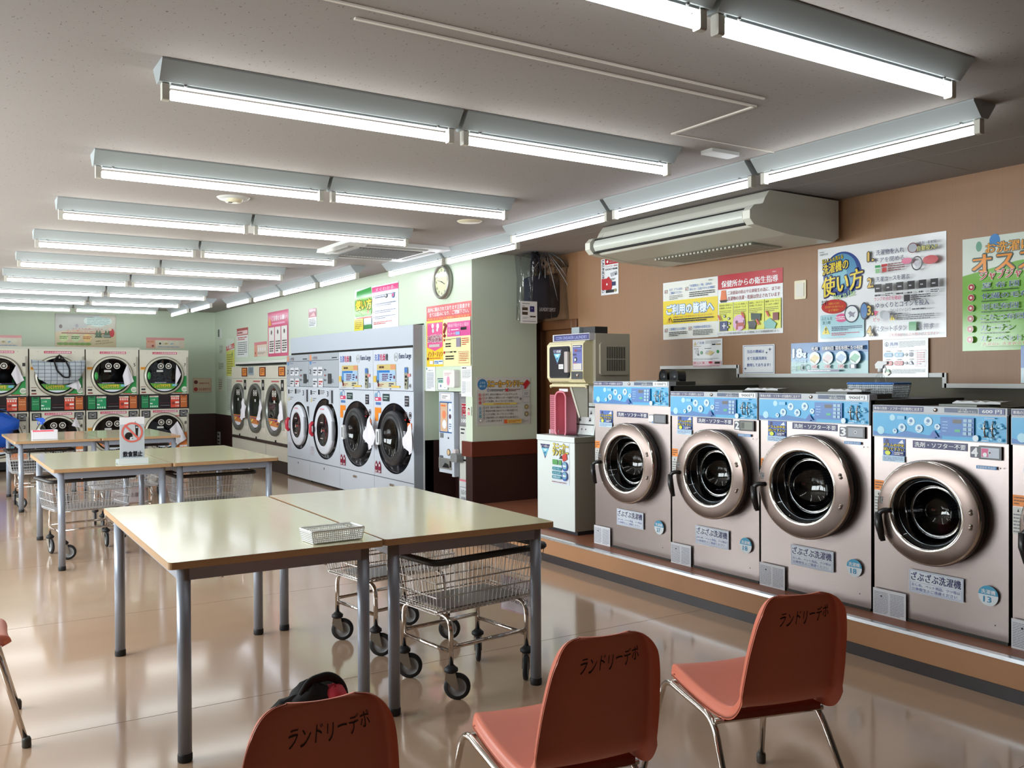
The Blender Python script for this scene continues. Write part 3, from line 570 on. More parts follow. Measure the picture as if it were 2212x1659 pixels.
def d_how(p):
    p.disc(.21, .30, .24, (40, 70, 140), 40); p.disc(.205, .27, .19, (90, 150, 190), 36); p.disc(.17, .30, .12, (130, 190, 205), 30); p.text('DEPOT', .02, .055, .09, .075, GRY)
    p.bars(.015, .035, .09, .045, 1, GRY, .6)
    def sk(x0, y0, x1, y1, t, c, off, ol, olo, s_):   # line of letters climbing to the right
        q0 = p.q; p.q = lambda a, b: q0(a, b-(a-x0)*s_); p.text(t, x0, y0, x1, y1, c, off, ol, olo); p.q = q0
    sk(.04, .12, .22, .165, '羽ふとんも洗える', YEL, .02, BLK, .08, .18); sk(.045, .18, .265, .29, '洗濯機の', YEL, .03, NAVY, .09, .2); sk(.045, .32, .385, .53, '使い方', (240, 215, 70), .03, NAVY, .07, .22); sk(.14, .50, .32, .57, 'How to Use', (190, 225, 160), .015, None, 0, .22)
    p.disc(.145, .63, .075, (190, 40, 35), 30, 2.1); p.text('洗濯物を入れる前に、', .10, .585, .20, .61, (240, 180, 60), 0); p.text('忘れ物や汚れ物がないか', .07, .62, .23, .645, (240, 180, 60), 0); p.text('必ず確認!!', .10, .655, .19, .68, (240, 180, 60), 0); p.text('まず!', .04, .555, .095, .61, BLK, .03)
    p.rect(.03, .715, .40, .965, (170, 212, 222), .012); p.text('ふとんを', .04, .735, .135, .77, (40, 90, 80), .015); p.text('洗う時', .05, .78, .12, .815, (40, 90, 80), .015)
    p.disc(.215, .755, .045, (225, 95, 150), 26, 1.7); p.bars(.165, .735, .265, .775, 2, WHT, .5, 3, 4)
    p.poly([(.08, .83), (.045, .92), (.115, .92)], (235, 215, 60)); p.text('!', .076, .85, .084, .905, BLK, .03); p.bars(.13, .84, .385, .89, 3, (40, 60, 100), .5, 8, 10); p.bars(.13, .905, .36, .94, 2, (180, 60, 90), .5, 9, 10)
    p.disc(.30, .72, .09, (235, 240, 245), 26, .95); p.ring(.30, .72, .092, .012, (50, 60, 80), 28, .95); p.poly([(.29, .69), (.31, .71), (.335, .70), (.32, .73), (.325, .76), (.30, .745), (.28, .76), (.285, .73), (.27, .71)], (150, 150, 165)); p.disc(.405, .70, .09, (70, 75, 85), 24, .55); p.disc(.402, .70, .075, (100, 140, 195), 24, .5)
    for i, (n, y) in enumerate((('1.', .11), ('2.', .375), ('3.', .655), ('4.', .865))): p.text(n, .435, y, .48, y+.09, (225, 190, 100), .04, BLK, .10)
    p.text('洗濯物を入れ', .505, .10, .72, .155, NAVY, .012); p.text('ドアを閉める', .505, .18, .72, .23, NAVY, .012); p.text('洗濯コースを選ぶ', .505, .37, .76, .42, NAVY, .012); p.text('ゆっくりとコインを投入', .505, .63, .90, .685, NAVY, .012); p.text('スタートボタン', .505, .865, .74, .92, NAVY, .012); p.rect(.755, .84, .81, .925, (40, 150, 75), .006); p.text('スタート', .762, .875, .803, .89, (150, 220, 150), 0); p.text('を押す', .825, .86, .935, .92, NAVY, .012)
    p.text('ご利用後は、お忘れ物にご注意下さい', .61, .945, .97, .975, (190, 45, 60), .01)
    p.disc(.785, .125, .05, (120, 60, 60), 22, 1.1); p.disc(.785, .125, .042, (175, 180, 190), 22, 1.1); p.text('洗剤・柔軟剤', .83, .075, .95, .105, (90, 90, 110), .02); p.text('自動投入!!', .82, .115, .96, .165, (225, 215, 120), .02, (90, 110, 120), .08)
    p.rect(.505, .255, .545, .28, GRN); p.rect(.508, .29, .542, .335, (150, 200, 150)); p.rect(.555, .25, .60, .275, RED); p.rect(.56, .285, .595, .33, (200, 70, 70)); p.bars(.605, .245, .73, .33, 4, (120, 50, 60), .45, 11, 6)
    p.disc(.745, .245, .03, (215, 100, 140), 22, 1.9); p.disc(.915, .26, .042, (190, 45, 60), 24, 1.9); p.ring(.82, .28, .07, .012, (45, 45, 60), 26, .85); p.disc(.82, .28, .03, (185, 185, 195), 6)
    for i in range(6): p.rect(.505+i*.083, .445, .558+i*.083, .525, (35, 35, 42)); p.bars(.515+i*.083, .475, .548+i*.083, .50, 1, (190, 190, 200), .5, i, 2); p.bars(.505+i*.083, .54, .562+i*.083, .575, 2 if i in (1, 5) else 1, (60, 60, 70), .45, i, 3)
    p.text('ランプの点灯を確認!', .505, .575, .71, .615, (215, 60, 120), .01); p.rect(.73, .575, .775, .64, (45, 45, 52)); p.bars(.78, .575, .92, .635, 3, (60, 60, 70), .45, 12, 6)
    p.text('コインは ピッ! という', .63, .70, .78, .735, (60, 60, 80), 0); p.bars(.79, .71, .95, .73, 1, (60, 60, 80), .6, 13, 7); p.bars(.63, .745, .78, .765, 1, (60, 60, 80), .6, 13, 7); p.poly([(.645, .765), (.625, .815), (.665, .815)], YEL); p.text('!', .643, .775, .648, .81, BLK, .02); p.bars(.68, .765, .95, .82, 3, (60, 60, 80), .4, 14, 14)
    p.disc(.58, .755, .042, (175, 180, 188)); p.disc(.60, .77, .042, (195, 200, 208)); p.poly([(.505, .71), (.545, .72), (.53, .74), (.515, .77)], (220, 90, 130)); p.text('ピッ', .505, .78, .55, .82, (200, 70, 110), .03)
poster('poster_how_to_use', 'large white instruction poster with big yellow letters on a blue ball', 'poster', 'x', XW, (1767.5, 539), (2045, 728), d_how, rough=.12)
def d_rec(p):
    p.rect(0, 0, 1, 1, (120, 180, 70)); p.poly([(0, 0), (1, 0), (1, .20), (.5, .24), (0, .33)], (214, 224, 214)); p.disc(.30, .045, .06, (80, 140, 200), 20, .8); p.disc(.155, .08, .045, (120, 170, 150), 18, .6)
    p.text('お洗濯に', .22, .06, .62, .15, (235, 165, 80), .03, (110, 120, 110), .07); p.text('オススメ!', .1, .155, .95, .31, (240, 150, 60), .03, (90, 100, 90), .07); p.text('ジャブジャブ洗おう！', .17, .30, .88, .38, (190, 50, 60), .03, (240, 240, 230), .07)
    for i, s_ in enumerate(('夏 布 団', '化繊の毛布', '羽毛布団', 'こたつ布団', 'カーテン', 'カーペット')):
        y = .405+i*.093; p.disc(.09, y+.03, .031, (235, 225, 215)); p.disc(.09, y+.03, .028, (170, 45, 50)); p.disc(.09, y+.03, .012, (235, 215, 205)); p.text(s_, .19, y, (.52, .61, .52, .57, .47, .56)[i], y+.052, (60, 90, 140), .012, (215, 235, 200), .04); p.bars(.19, y+.062, .58, y+.078, 1, (40, 90, 40), .6, i, 9)
    p.poly([(.60, .62), (.86, .60), (1, .60), (1, .74), (.62, .78)], (185, 70, 50)); p.poly([(.62, .60), (.75, .50), (.95, .48), (1, .6)], (235, 240, 235)); p.disc(.88, .43, .07, (235, 200, 180)); p.disc(.90, .385, .04, (170, 60, 40)); p.disc(.62, .41, .045, (190, 215, 190), 18, .7)
    p.disc(.85, .81, .055, (45, 130, 60), 22, 2); p.bars(.72, .79, .97, .83, 2, (190, 230, 170), .4, 3, 6); p.rect(.2, .925, .97, .965, (150, 200, 110)); p.text('洗濯前に洗濯表示を確認してください', .21, .93, .96, .96, (175, 50, 60), .008)
poster('poster_recommended_items', 'green poster with orange letters and six red bullets at the right edge', 'poster', 'x', XW, (2080, 518), (2330, 752), d_rec, rough=.12)
def d_small(p):
    p.poly([(.04, .2), (.08, .06), (.14, .2)], (200, 180, 110)); p.text('ご注意', .15, .08, .40, .16, (40, 80, 160), .03); p.bars(.44, .05, .95, .16, 3, GRY, .35); p.rect(.66, .17, .78, .21, BLK); p.rect(.8, .17, .96, .21, (160, 140, 100)); p.bars(.05, .22, .5, .25, 1, (160, 140, 80), .5)
    p.text('洗 剤', .05, .3, .2, .335, BLK, .01); p.bars(.42, .3, .82, .33, 1, BLK, .6); p.disc(.15, .43, .08, (205, 205, 205)); p.disc(.20, .52, .035, BLK); p.disc(.31, .455, .055, (70, 160, 90)); p.disc(.86, .43, .055, (70, 160, 90)); p.poly([(.44, .5), (.58, .38), (.76, .45), (.62, .56)], (222, 205, 150)); p.poly([(.44, .46), (.50, .38), (.6, .4), (.52, .5)], (195, 195, 200))
    p.bars(.04, .64, .9, .71, 2, (90, 90, 90), .3, 3, 14); p.rect(.02, .74, .98, .97, (226, 190, 200)); p.text('×', .05, .76, .13, .84, RED, .03); p.text('×', .35, .76, .43, .84, RED, .03); p.disc(.63, .79, .04, (200, 60, 80), 20, 2.3); p.rect(.77, .77, .94, .84, (60, 60, 50)); p.bars(.15, .77, .33, .86, 4, (120, 60, 60), .3, 3, 3); p.bars(.04, .88, .94, .95, 3, (190, 60, 80), .35, 4, 14)
poster('poster_small_caution', 'small white caution sheet with green discs under the yellow notice', 'poster', 'x', XW-.002, (1497, 734), (1561, 796), d_small)
def d_anti(p):
    p.frame(.03, .03, .97, .97, (60, 80, 150), .003)
    for s_, y, x in (('当店の機械は', .17, .68), ('全て抗菌洗剤を', .41, .77), ('使用しております！', .64, .87)): p.text(s_, .14, y, x, y+.115, (45, 80, 160), .015)
    for a, b, r in ((.86, .17, .07), (.76, .28, .04), (.09, .82, .05)): p.poly([(a, b-r), (a+.01, b-.01), (a+r, b), (a+.01, b+.01), (a, b+r), (a-.01, b+.01), (a-r, b), (a-.01, b-.01)], (40, 60, 110))
poster('poster_antibacterial', 'white sheet with a thin blue frame and three lines of blue letters', 'poster', 'x', XW-.002, (1605, 746), (1674, 807), d_anti)
def d_18(p):
    p.rect(0, .35, 1, 1, (120, 170, 205)); p.rect(0, .6, 1, 1, (150, 195, 195)); p.text('18', .03, .19, .155, .47, (225, 240, 248), .05, (40, 70, 130), .10); p.text('kg', .15, .28, .215, .48, (225, 240, 248), .05, (40, 70, 130), .10); p.text('1回の目安量', .03, .54, .22, .66, (200, 225, 240), .02)
    for i, (s_, c) in enumerate((('毛布', (222, 200, 130)), ('化繊布団', (225, 205, 205)), ('羽毛布団', (170, 195, 225)), ('こたつ布団', (120, 190, 150)))):
        x = .335+i*.178; p.text(s_, x-(.045 if i == 0 else .075 if i < 3 else .09), .14, x+(.045 if i == 0 else .075 if i < 3 else .09), .26, WHT, .02, (40, 60, 100), .08); p.disc(x, .5, .2, (228, 238, 238), 26); p.poly([(x-.06, .52), (x, .38), (x+.065, .48), (x+.01, .63)], c); p.poly([(x-.06, .52), (x+.01, .63), (x+.01, .68), (x-.06, .57)], tuple(int(v*.75) for v in c))
        p.text('2枚' if i < 3 else '1', x-.04, .71, x+(.04 if i < 3 else -.01), .83, RED if i < 3 else WHT, .02, WHT if i < 3 else NAVY, .08)
    p.ring(.20, .80, .11, .03, (40, 50, 60), 20); p.disc(.145, .80, .07, (70, 150, 90)); p.bars(.03, .74, .10, .92, 4, (40, 100, 70), .4, 3, 2); p.rect(.26, .87, .68, .93, (90, 60, 120)); p.bars(.27, .88, .67, .92, 1, WHT, .7, 5, 14)
poster('poster_capacity_guide', 'wide blue panel reading 18kg with four folded bedding pictures', 'poster', 'x', XW-.002, (1709.5, 742), (1876.5, 807), d_18, base=(60, 115, 175))
def d_det(p):
    p.ring(.09, .13, .06, .015, (60, 80, 110)); p.text('i', .075, .08, .10, .17, (60, 80, 110), .02); p.text('洗剤', .16, .08, .34, .17, (40, 80, 160), .02); p.text('について', .16, .195, .33, .22, BLK, 0); p.bars(.37, .06, .94, .22, 5, (80, 90, 90), .35, 2, 9)
    for y, c, a, b in ((.41, (90, 160, 200), '少なめ', '軽 め'), (.63, (190, 40, 45), '多 い', 'ひどい')):
        for x, s_ in ((.13, a), (.37, b)): p.rect(x-.10, y-.06, x+.105, y+.06, c, .02); p.text(s_, x-.07, y-.035, x+.07, y+.035, WHT, .02)
        p.poly([(.50, y-.02), (.53, y-.02), (.53, y-.05), (.57, y), (.53, y+.05), (.53, y+.02), (.50, y+.02)], GRY)
    p.ring(.64, .41, .055, .015, NAVY); p.ring(.64, .41, .028, .014, NAVY); p.poly([(.64, .56), (.585, .67), (.695, .67)], NAVY); p.poly([(.64, .59), (.605, .655), (.675, .655)], WHT); p.frame(.75, .30, .95, .72, (190, 120, 130), .002); p.bars(.78, .34, .92, .68, 6, (200, 110, 120), .4, 5, 2)
    for x in (.1, .35, .62): p.bars(x, .30, x+.12, .325, 1, BLK, .7, 3, 2); p.bars(x, .52, x+.12, .545, 1, BLK, .7, 3, 2)
    p.disc(.12, .86, .075, (110, 170, 130)); p.poly([(.02, .92), (.1, .84), (.2, .88), (.12, .96)], (235, 225, 205)); p.bars(.23, .78, .92, .90, 4, (40, 60, 60), .4, 6, 14)
poster('poster_detergent_guide', 'white sheet with blue and red rounded labels right of the blue panel', 'poster', 'x', XW-.014, (1907.5, 734), (2005.5, 815), d_det)
def d_fly(p):
    p.rect(0, 0, .26, 1, (225, 225, 228)); q0 = p.q; p.q = lambda a, b: q0(.05+.14*b, .03+.90*a); p.text('LAUNDRY BAG', 0, 1, 1, 0, (60, 60, 75), .03); p.q = q0
    p.rect(.24, 0, 1, .17, (180, 30, 40)); p.disc(.38, .09, .04, WHT); p.text('ストーリー', .5, .03, .95, .075, WHT, .02); p.text('オリジナル', .5, .095, .95, .145, WHT, .02); p.text('ランドリーBAG', .28, .2, .95, .245, (150, 40, 60), .01); p.text('○○○ ¥500', .28, .28, .95, .33, BLK, .03)
    p.poly([(.05, .55), (.35, .55), (.45, .5), (.7, .68), (.6, .88), (.05, .85)], (185, 30, 40)); p.disc(.36, .71, .03, WHT); p.poly([(.55, .42), (.9, .38), (.95, .48), (.6, .52)], (175, 175, 185)); p.disc(.87, .46, .03, BLK); p.rect(.65, .66, .85, .77, (25, 30, 90)); p.rect(.3, .87, .75, .95, BLK); p.disc(.84, .90, .045, (150, 140, 90)); p.bars(.6, .56, .85, .62, 2, BLK, .5)
poster('flyer_laundry_bag', 'narrow red and white flyer printed LAUNDRY, on the wood wall left of the notices', 'flyer', 'x', XW, (1299, 561), (1336.5, 634), d_fly)
poster('poster_blue_edge', 'bluish sheet cut off by the right edge below the green poster', 'poster', 'x', XW-.002, (2206, 746), (2300, 828), lambda p: (p.rect(0, 0, 1, .6, (70, 120, 190)), p.rect(.0, .6, 1, 1, (190, 215, 225)), p.text('13kg', .1, .1, .6, .5, WHT, .04)), base=(190, 215, 225))
t = thing('wall_switch', 'square cream blank wall plate on the wood panelling between two posters', 'switch', onx(1730, 626, XW), R90)
MB().rbox(-.05, -.008, -.065, .05, 0, .065, cream_p, .008, 'y').build('plate', t, bevel=.002); MB().rbox(-.034, -.011, -.048, .034, -.008, .048, pm('switch_insert', (222, 218, 205), .35), .006, 'y').build('insert', t)
# ================================================================== SNEAKER WASHER AND DRYER
def tri_sticker(p, u, v, w, h, txt):
    p.poly([(u, v), (u+w, v), (u+w*.5, v-h)], NAVY); p.poly([(u+w*.10, v-h*.27), (u+w*.90, v-h*.27), (u+w*.52, v-h*.85)], (110, 190, 215))
    p.poly([(u+w*.25, v-h*.36), (u+w*.75, v-h*.30), (u+w*.55, v-h*.5)], (200, 230, 240)); p.poly([(u+w*.35, v-h*.58), (u+w*.62, v-h*.5), (u+w*.52, v-h*.72)], (40, 110, 160))
    p.text(txt, u+w*.12, v-h*.05, u+w*.88, v-h*.22, WHT, .02)
SY = 6.03
t = thing('sneaker_washer', 'white box-shaped sneaker washing machine with raised lid left of washer 1', 'washing machine', (4.05, SY, PH), R90)
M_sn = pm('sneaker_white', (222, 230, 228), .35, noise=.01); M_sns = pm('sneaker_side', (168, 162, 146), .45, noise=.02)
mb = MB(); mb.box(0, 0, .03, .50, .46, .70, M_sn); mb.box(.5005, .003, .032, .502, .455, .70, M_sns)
p = Pr(mb, 0, rough=.4); tri_sticker(p, .04, .672, .135, .115, 'くつ洗い')
u0, u1, v0, v1 = .215, .435, .692, .375
p.rect(u0, v0, u1, v1, (218, 226, 236)); p.text('スニーカー', u0+.005, v0-.004, u1-.01, v0-.045, (232, 214, 90), .05, (60, 60, 50), .11); p.text('ランドリー', u0+.005, v0-.052, u1-.01, v0-.098, (232, 214, 90), .05, (60, 60, 50), .11)
p.poly([(u0+.12, v0-.10), (u0+.19, v0-.07), (u0+.20, v0-.12), (u0+.15, v0-.14)], (200, 60, 50)); p.poly([(u0+.09, v0-.12), (u0+.13, v0-.09), (u0+.14, v0-.12)], BLK)
p.rect(u0+.005, v0-.13, u0+.075, v0-.17, (90, 160, 90), .006); p.rect(u0+.09, v0-.13, u0+.125, v0-.17, (90, 160, 90), .006)
for i, s_ in enumerate(('スニーカー', 'スリッパ', '革靴以外')): p.rect(u0+.004, v0-.187-i*.033, u0+.125, v0-.212-i*.033, (45, 130, 150), .008); p.text(s_, u0+.018, v0-.191-i*.033, u0+.11, v0-.208-i*.033, (210, 235, 240), .02)
for i in (0, 1): p.disc(u0+.172, v0-.175-i*.075, .036, (50, 90, 170)); p.disc(u0+.172, v0-.17-i*.075, .027, (120, 170, 190)); p.bars(u0+.15, v0-.165-i*.075, u0+.195, v0-.18-i*.075, 1, WHT, .8, 2, 3)
p.bars(u0+.005, v1+.02, u1-.01, v1+.01, 1, (150, 90, 90), .6, 2, 6)
mb.build('cabinet', t, bevel=.003)
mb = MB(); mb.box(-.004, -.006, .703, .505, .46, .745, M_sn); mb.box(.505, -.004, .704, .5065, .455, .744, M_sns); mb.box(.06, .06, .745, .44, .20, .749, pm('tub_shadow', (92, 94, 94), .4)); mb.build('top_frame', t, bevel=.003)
mb = MB(); mb.box(.05, .03, 0, .495, .44, .032, pm('base_dark', (45, 45, 52), .5)); mb.build('plinth_base', t)
mb = MB(); y0, y1 = .19, .235; vs = [(.42-.28, y0, .752), (.49, y0, .752), (.49, y1, 1.00), (.42-.26, y1, 1.00)]
vs = [(.18, y0, .752), (.49, y0, .752), (.49, y1, 1.0), (.205, y1, 1.0)]
mb.add(vs+[(a, b+.022, c) for a, b, c in vs], [(0, 1, 2, 3), (7, 6, 5, 4), (0, 3, 7, 4), (1, 5, 6, 2), (3, 2, 6, 7), (0, 4, 5, 1)], M_sn)
def lidq(a, b): return (a, b)
class SlP(Pr):
    def nxt(s): s.d += s.st; return s.y-s.d
p = SlP(mb, 0, (.205, 1.0, .285, .248), rough=.5); k0 = len(mb.v)
p.rect(.1, .16, .95, .9, (222, 226, 226)); p.rect(.16, .11, .95, .15, BLK)
for a, b in ((.3, .3), (.75, .3), (.3, .52), (.75, .52)): p.ring(a, b, .085, .008, (190, 200, 205)); p.disc(a, b-.03, .02, BLK, 8); p.poly([(a-.02, b), (a+.03, b-.01), (a+.05, b+.05), (a-.03, b+.06)], BLK)
p.rect(.12, .67, .95, .70, BLK); p.disc(.45, .83, .02, BLK, 8); p.disc(.62, .83, .02, BLK, 8)
for i in range(k0, len(mb.v)):
    a, y, z = mb.v[i]; mb.v[i] = (a, y+y0+(z-.752)*(y1-y0)/.248-.001, z)
mb.build('lid', t)
mb = MB(); mb.box(.24, .27, .745, .50, .45, 1.136, pm('tower_grey', (182, 178, 166), .45)); p = Pr(mb, .27); p.bars(.26, 1.115, .35, 1.10, 1, BLK, .8, 1, 3); p.rect(.30, 1.06, .305, 1.02, BLK); p.rect(.37, 1.09, .49, 1.0, (205, 215, 225)); p.disc(.41, 1.07, .014, (50, 80, 120))
mb.build('coin_tower', t)
# dryer held above on its tower
t = thing('sneaker_dryer', 'cream sneaker dryer with blue COIN SNEAKER LAUNDRY strip above the sneaker washer', 'dryer', (4.05, SY, PH), R90)
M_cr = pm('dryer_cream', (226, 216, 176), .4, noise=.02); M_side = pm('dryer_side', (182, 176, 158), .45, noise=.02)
a0, a1, b0, b1 = .20, .695, 1.150, 1.525
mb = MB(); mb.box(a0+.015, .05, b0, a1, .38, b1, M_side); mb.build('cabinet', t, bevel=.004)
mb = MB(); mb.box(a0+.02, -.0, 1.474, a1-.005, .05, b1+.002, WHT and pm('header_white', (215, 215, 220), .4)); p = Pr(mb, 0); p.rect(a0+.035, b1-.003, a1-.007, 1.478, (38, 36, 110)); p.text('COIN SNEAKER LAUNDRY', a0+.065, b1-.014, a1-.035, 1.487, (150, 160, 220), .012); mb.build('name_strip', t)
mb = MB(); mb.prism([(0.05, b0+.0), (-.015, b0+.01), (-.04, b0+.045), (-.04, 1.445), (-.015, 1.470), (.05, 1.472)], 'x', a0, a1-.03, M_cr); p = Pr(mb, -.04, rough=.35)
p.rect(a0+.03, 1.435, a0+.305, 1.192, (16, 16, 20), .02); mb.box(a0+.32, -.042, b0+.05, a0+.3215, -.038, 1.45, pm('seam', (150, 140, 110), .5))
p.rect(a0+.335, 1.438, a0+.455, 1.252, (92, 100, 175)); p.rect(a0+.335, 1.438, a0+.455, 1.418, (40, 40, 100)); p.bars(a0+.34, 1.432, a0+.45, 1.423, 1, WHT, .7, 2, 5); p.rect(a0+.36, 1.408, a0+.392, 1.388, (130, 40, 60)); p.bars(a0+.40, 1.405, a0+.45, 1.385, 2, NAVY, .5, 1, 2); p.bars(a0+.34, 1.375, a0+.42, 1.36, 1, NAVY, .9, 1, 2)
p.disc(a0+.375, 1.332, .018, (30, 30, 40)); p.disc(a0+.37, 1.33, .010, WHT, 8); p.rect(a0+.345, 1.302, a0+.45, 1.255, (205, 200, 195)); p.bars(a0+.35, 1.306, a0+.42, 1.301, 1, RED, .9, 1, 3)
p.rect(a0+.322, 1.243, a0+.46, 1.185, BLK, .004); p.bars(a0+.05, 1.171, a0+.32, 1.160, 1, (150, 135, 100), .8, 5, 9)
mb.build('front_cover', t)
mb = MB(); mb.rbox(a0+.045, -.046, 1.20, a0+.295, -.041, 1.428, pm('smoked_window', (52, 52, 58), .12), .02, 'y'); p = Pr(mb, -.046); tri_sticker(p, a0+.085, 1.412, .12, .12, 'くつ乾燥'); p.rect(a0+.165, 1.298, a0+.225, 1.262, WHT); p.bars(a0+.172, 1.288, a0+.218, 1.27, 2, GRY, .4, 2, 3); d = mb.build('door', t)
mb = MB(); mb.rbox(a0+.262, -.066, 1.235, a0+.305, -.046, 1.392, pm('handle_grey', (180, 172, 170), .3), .008, 'y'); mb.build('handle', d, bevel=.003)
mb = MB(); mb.lathe([(0, -.012), (.012, -.012), (.014, 0)], (a0+.40, -.041, 1.215), 'y', chrome, 14); mb.build('coin_slot', t)
mb = MB(); mb.tube(bend([(a0+.03, -.02, b0-.03), (a0+.03, -.03, b0-.015), (a1-.01, -.03, b0-.015), (a1-.01, -.02, b0-.03)], .012), .010, M_cr, 8); mb.box(a0+.02, -.01, b0-.012, a1-.01, .35, b0, M_cr); mb.build('drip_shelf', t)
mb = MB(); xg = a1+.001; mb.rbox(xg-.002, .085, 1.215, xg+.016, .355, 1.455, M_side, .02, 'x')
for k in range(11):
    y = .145+k*.0165
    for z0, z1 in ((1.245, 1.33), (1.337, 1.425)):
        mb.box(xg+.0155, y, z0, xg+.0168, y+.008, z1, matte_black)
mb.build('side_vent', t)
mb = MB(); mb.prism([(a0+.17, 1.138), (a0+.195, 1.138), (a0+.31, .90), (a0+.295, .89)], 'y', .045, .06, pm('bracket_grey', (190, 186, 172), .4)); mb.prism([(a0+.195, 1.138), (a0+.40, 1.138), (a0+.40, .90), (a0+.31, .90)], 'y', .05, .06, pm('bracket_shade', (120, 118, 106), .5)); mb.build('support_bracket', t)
tag(MB().box(0, 0, 0, .10, .10, .055, pm('box_bluegrey', (150, 162, 166), .6)).build('small_box', loc=(4.12, 5.66, PH+b1+.001), rz=R90, bevel=.002), 'small pale blue-grey box on top of the sneaker dryer', 'box')
tag(MB().box(0, 0, 0, .15, .12, .052, pm('box_black', (30, 30, 34), .5)).build('black_box', loc=(4.14, 5.54, PH+b1+.001), rz=R90, bevel=.002), 'small black box on top of the sneaker dryer, beside the pale one', 'box')
# pink basket leaning on top of the sneaker washer
def basket(name, label, loc, rz, w, d, h, mat, rim=None, tilt=(0, 0), taper=.9, nb=16, nr=5, rr=.004, cat='basket'):
    t = thing(name, label, cat, loc, rz, tilt=tilt); mb = MB()
    def wall(p0, p1, q0, q1, n):    # p bottom, q top
        p0, p1, q0, q1 = map(Vector, (p0, p1, q0, q1))
        for i in range(n+1):
            a = p0.lerp(p1, i/n); b = q0.lerp(q1, i/n); mb.tube([a, b], rr*.6, mat, 4, smooth=False)
        for j in range(nr+1):
            a = p0.lerp(q0, j/nr); b = p1.lerp(q1, j/nr); mb.tube([a, b], rr*.6, mat, 4, smooth=False)
    W, D = w/2, d/2; a, b = W*taper, D*taper
    wall((-a, -b, .003), (a, -b, .003), (-W, -D, h), (W, -D, h), nb); wall((-a, b, .003), (a, b, .003), (-W, D, h), (W, D, h), nb)
    wall((-a, -b, .003), (-a, b, .003), (-W, -D, h), (-W, D, h), max(3, int(nb*d/w))); wall((a, -b, .003), (a, b, .003), (W, -D, h), (W, D, h), max(3, int(nb*d/w)))
    mb.box(-a, -b, 0, a, b, .004, mat); mb.build('body', t)
    m2 = MB(); m2.tube([(x, y, h) for x, y in rrect(-W, -D, W, D, .012, 3)], rr*1.5, rim or mat, 6, closed=True); m2.build('rim', t); return t
M_pink = pm('pink_plastic', (236, 140, 160), .45)
bk = thing('pink_basket', 'pink plastic basket stood on end on the sneaker washer', 'basket', (4.13, 6.0, PH+.75), R90, tilt=(0, 0))
mb = MB()
for k in range(20):
    z = .004+k*.0155; mb.box(.045, -.01, z, .125, -.006, z+.006, M_pink)
for k in range(6): mb.box(.045+k*.0152, -.01, 0, .049+k*.0152, -.006, .312, M_pink)
mb.build('slatted_side', bk)
mb = MB(); mb.tube([(.135+.11*math.cos(a)*1.0 if False else x, y, z) for x, y, z in [(q[0], -.012, q[1]) for q in rrect(.125, -.02, .265, .335, .05, 5)]], .008, M_pink, 6, closed=True)
mb.add([(q[0], .09, q[1]) for q in rrect(.13, -.01, .26, .33, .045, 5)], [tuple(range(24))], pm('pink_inside', (170, 100, 110), .5, noise=.3, nscale=60)); mb.prism(rrect(.125, -.02, .265, .335, .05, 5), 'y', -.01, .09, M_pink, caps=False); mb.build('rim', bk)
tag(MB().box(0, 0, 0, .13, .002, .035, ink((225, 228, 235))).build('paper_card', loc=(4.14, 5.995, PH+.7465), rz=R90), 'small white printed card in front of the pink basket', 'card')
tag(MB().box(0, 0, 0, .12, .002, .36, ink((225, 225, 235))).build('paper_sheet', loc=(4.235, 5.99, PH+.7465), rz=R90), 'white paper standing behind the pink basket', 'paper')
for k, dx in enumerate((0, .072)):
    t = thing('black_speaker', ('left' if k == 0 else 'right')+' of two small rounded black gadgets on top of washer 1', 'gadget', (4.55, 5.10-dx*1.6, PH+1.1445), R90, group='black gadgets on washer 1')
    MB().rbox(-.045, 0, 0, .045, .08, .105, black, .035, 'y').build('body', t); Pr_mb = MB(); Pr_mb.lathe([(0, -.004), (.025, -.004), (.028, 0)], (0, 0, .055), 'y', pm('gadget_ring', (60, 62, 66), .3), 18); Pr_mb.build('dial', t)
# basket with spray bottle on washer 3
basket('white_basket', 'clear white slotted basket with blue clips on top of washer 3', (4.50, 3.235, PH+1.083), R90, .30, .16, .078, pm('frosted_plastic', (196, 206, 214), .4), rim=pm('blue_clip', (60, 120, 200), .4), nb=24, nr=6, rr=.0045)
def spray(name, label, loc, rz, body, head, s=1., liquid=None):
    t = thing(name, label, 'spray bottle', loc, rz); mb = MB()
    mb.lathe([(0, 0), (.036*s, 0), (.038*s, .01*s), (.036*s, .09*s), (.028*s, .125*s), (.014*s, .145*s), (.013*s, .16*s), (0, .16*s)], (0, 0, 0), 'z', body, 20); mb.build('bottle', t)
    mb = MB(); mb.lathe([(0, .155*s), (.016*s, .155*s), (.016*s, .175*s), (.012*s, .18*s), (0, .18*s)], (0, 0, 0), 'z', head, 16)
    mb.prism([(-.028*s, .178*s), (.02*s, .178*s), (.03*s, .20*s), (.055*s, .205*s), (.055*s, .222*s), (-.01*s, .226*s), (-.032*s, .205*s)], 'y', -.011*s, .011*s, head); mb.build('spray_head', t)
    mb = MB(); mb.tube([(.03*s, 0, .20*s), (.042*s, 0, .175*s), (.036*s, 0, .15*s)], .004*s, head, 6); mb.build('trigger', t)
    if liquid: mb = MB(); mb.lathe([(0, .004*s), (.034*s, .004*s), (.034*s, .05*s), (0, .05*s)], (0, 0, 0), 'z', liquid, 16); mb.build('liquid', t)
    return t
spray('spray_bottle', 'clear spray bottle with white head in the basket on washer 3', (4.50, 3.225, PH+1.088), R90, clear, pm('white_head', (232, 234, 236), .4), .88)
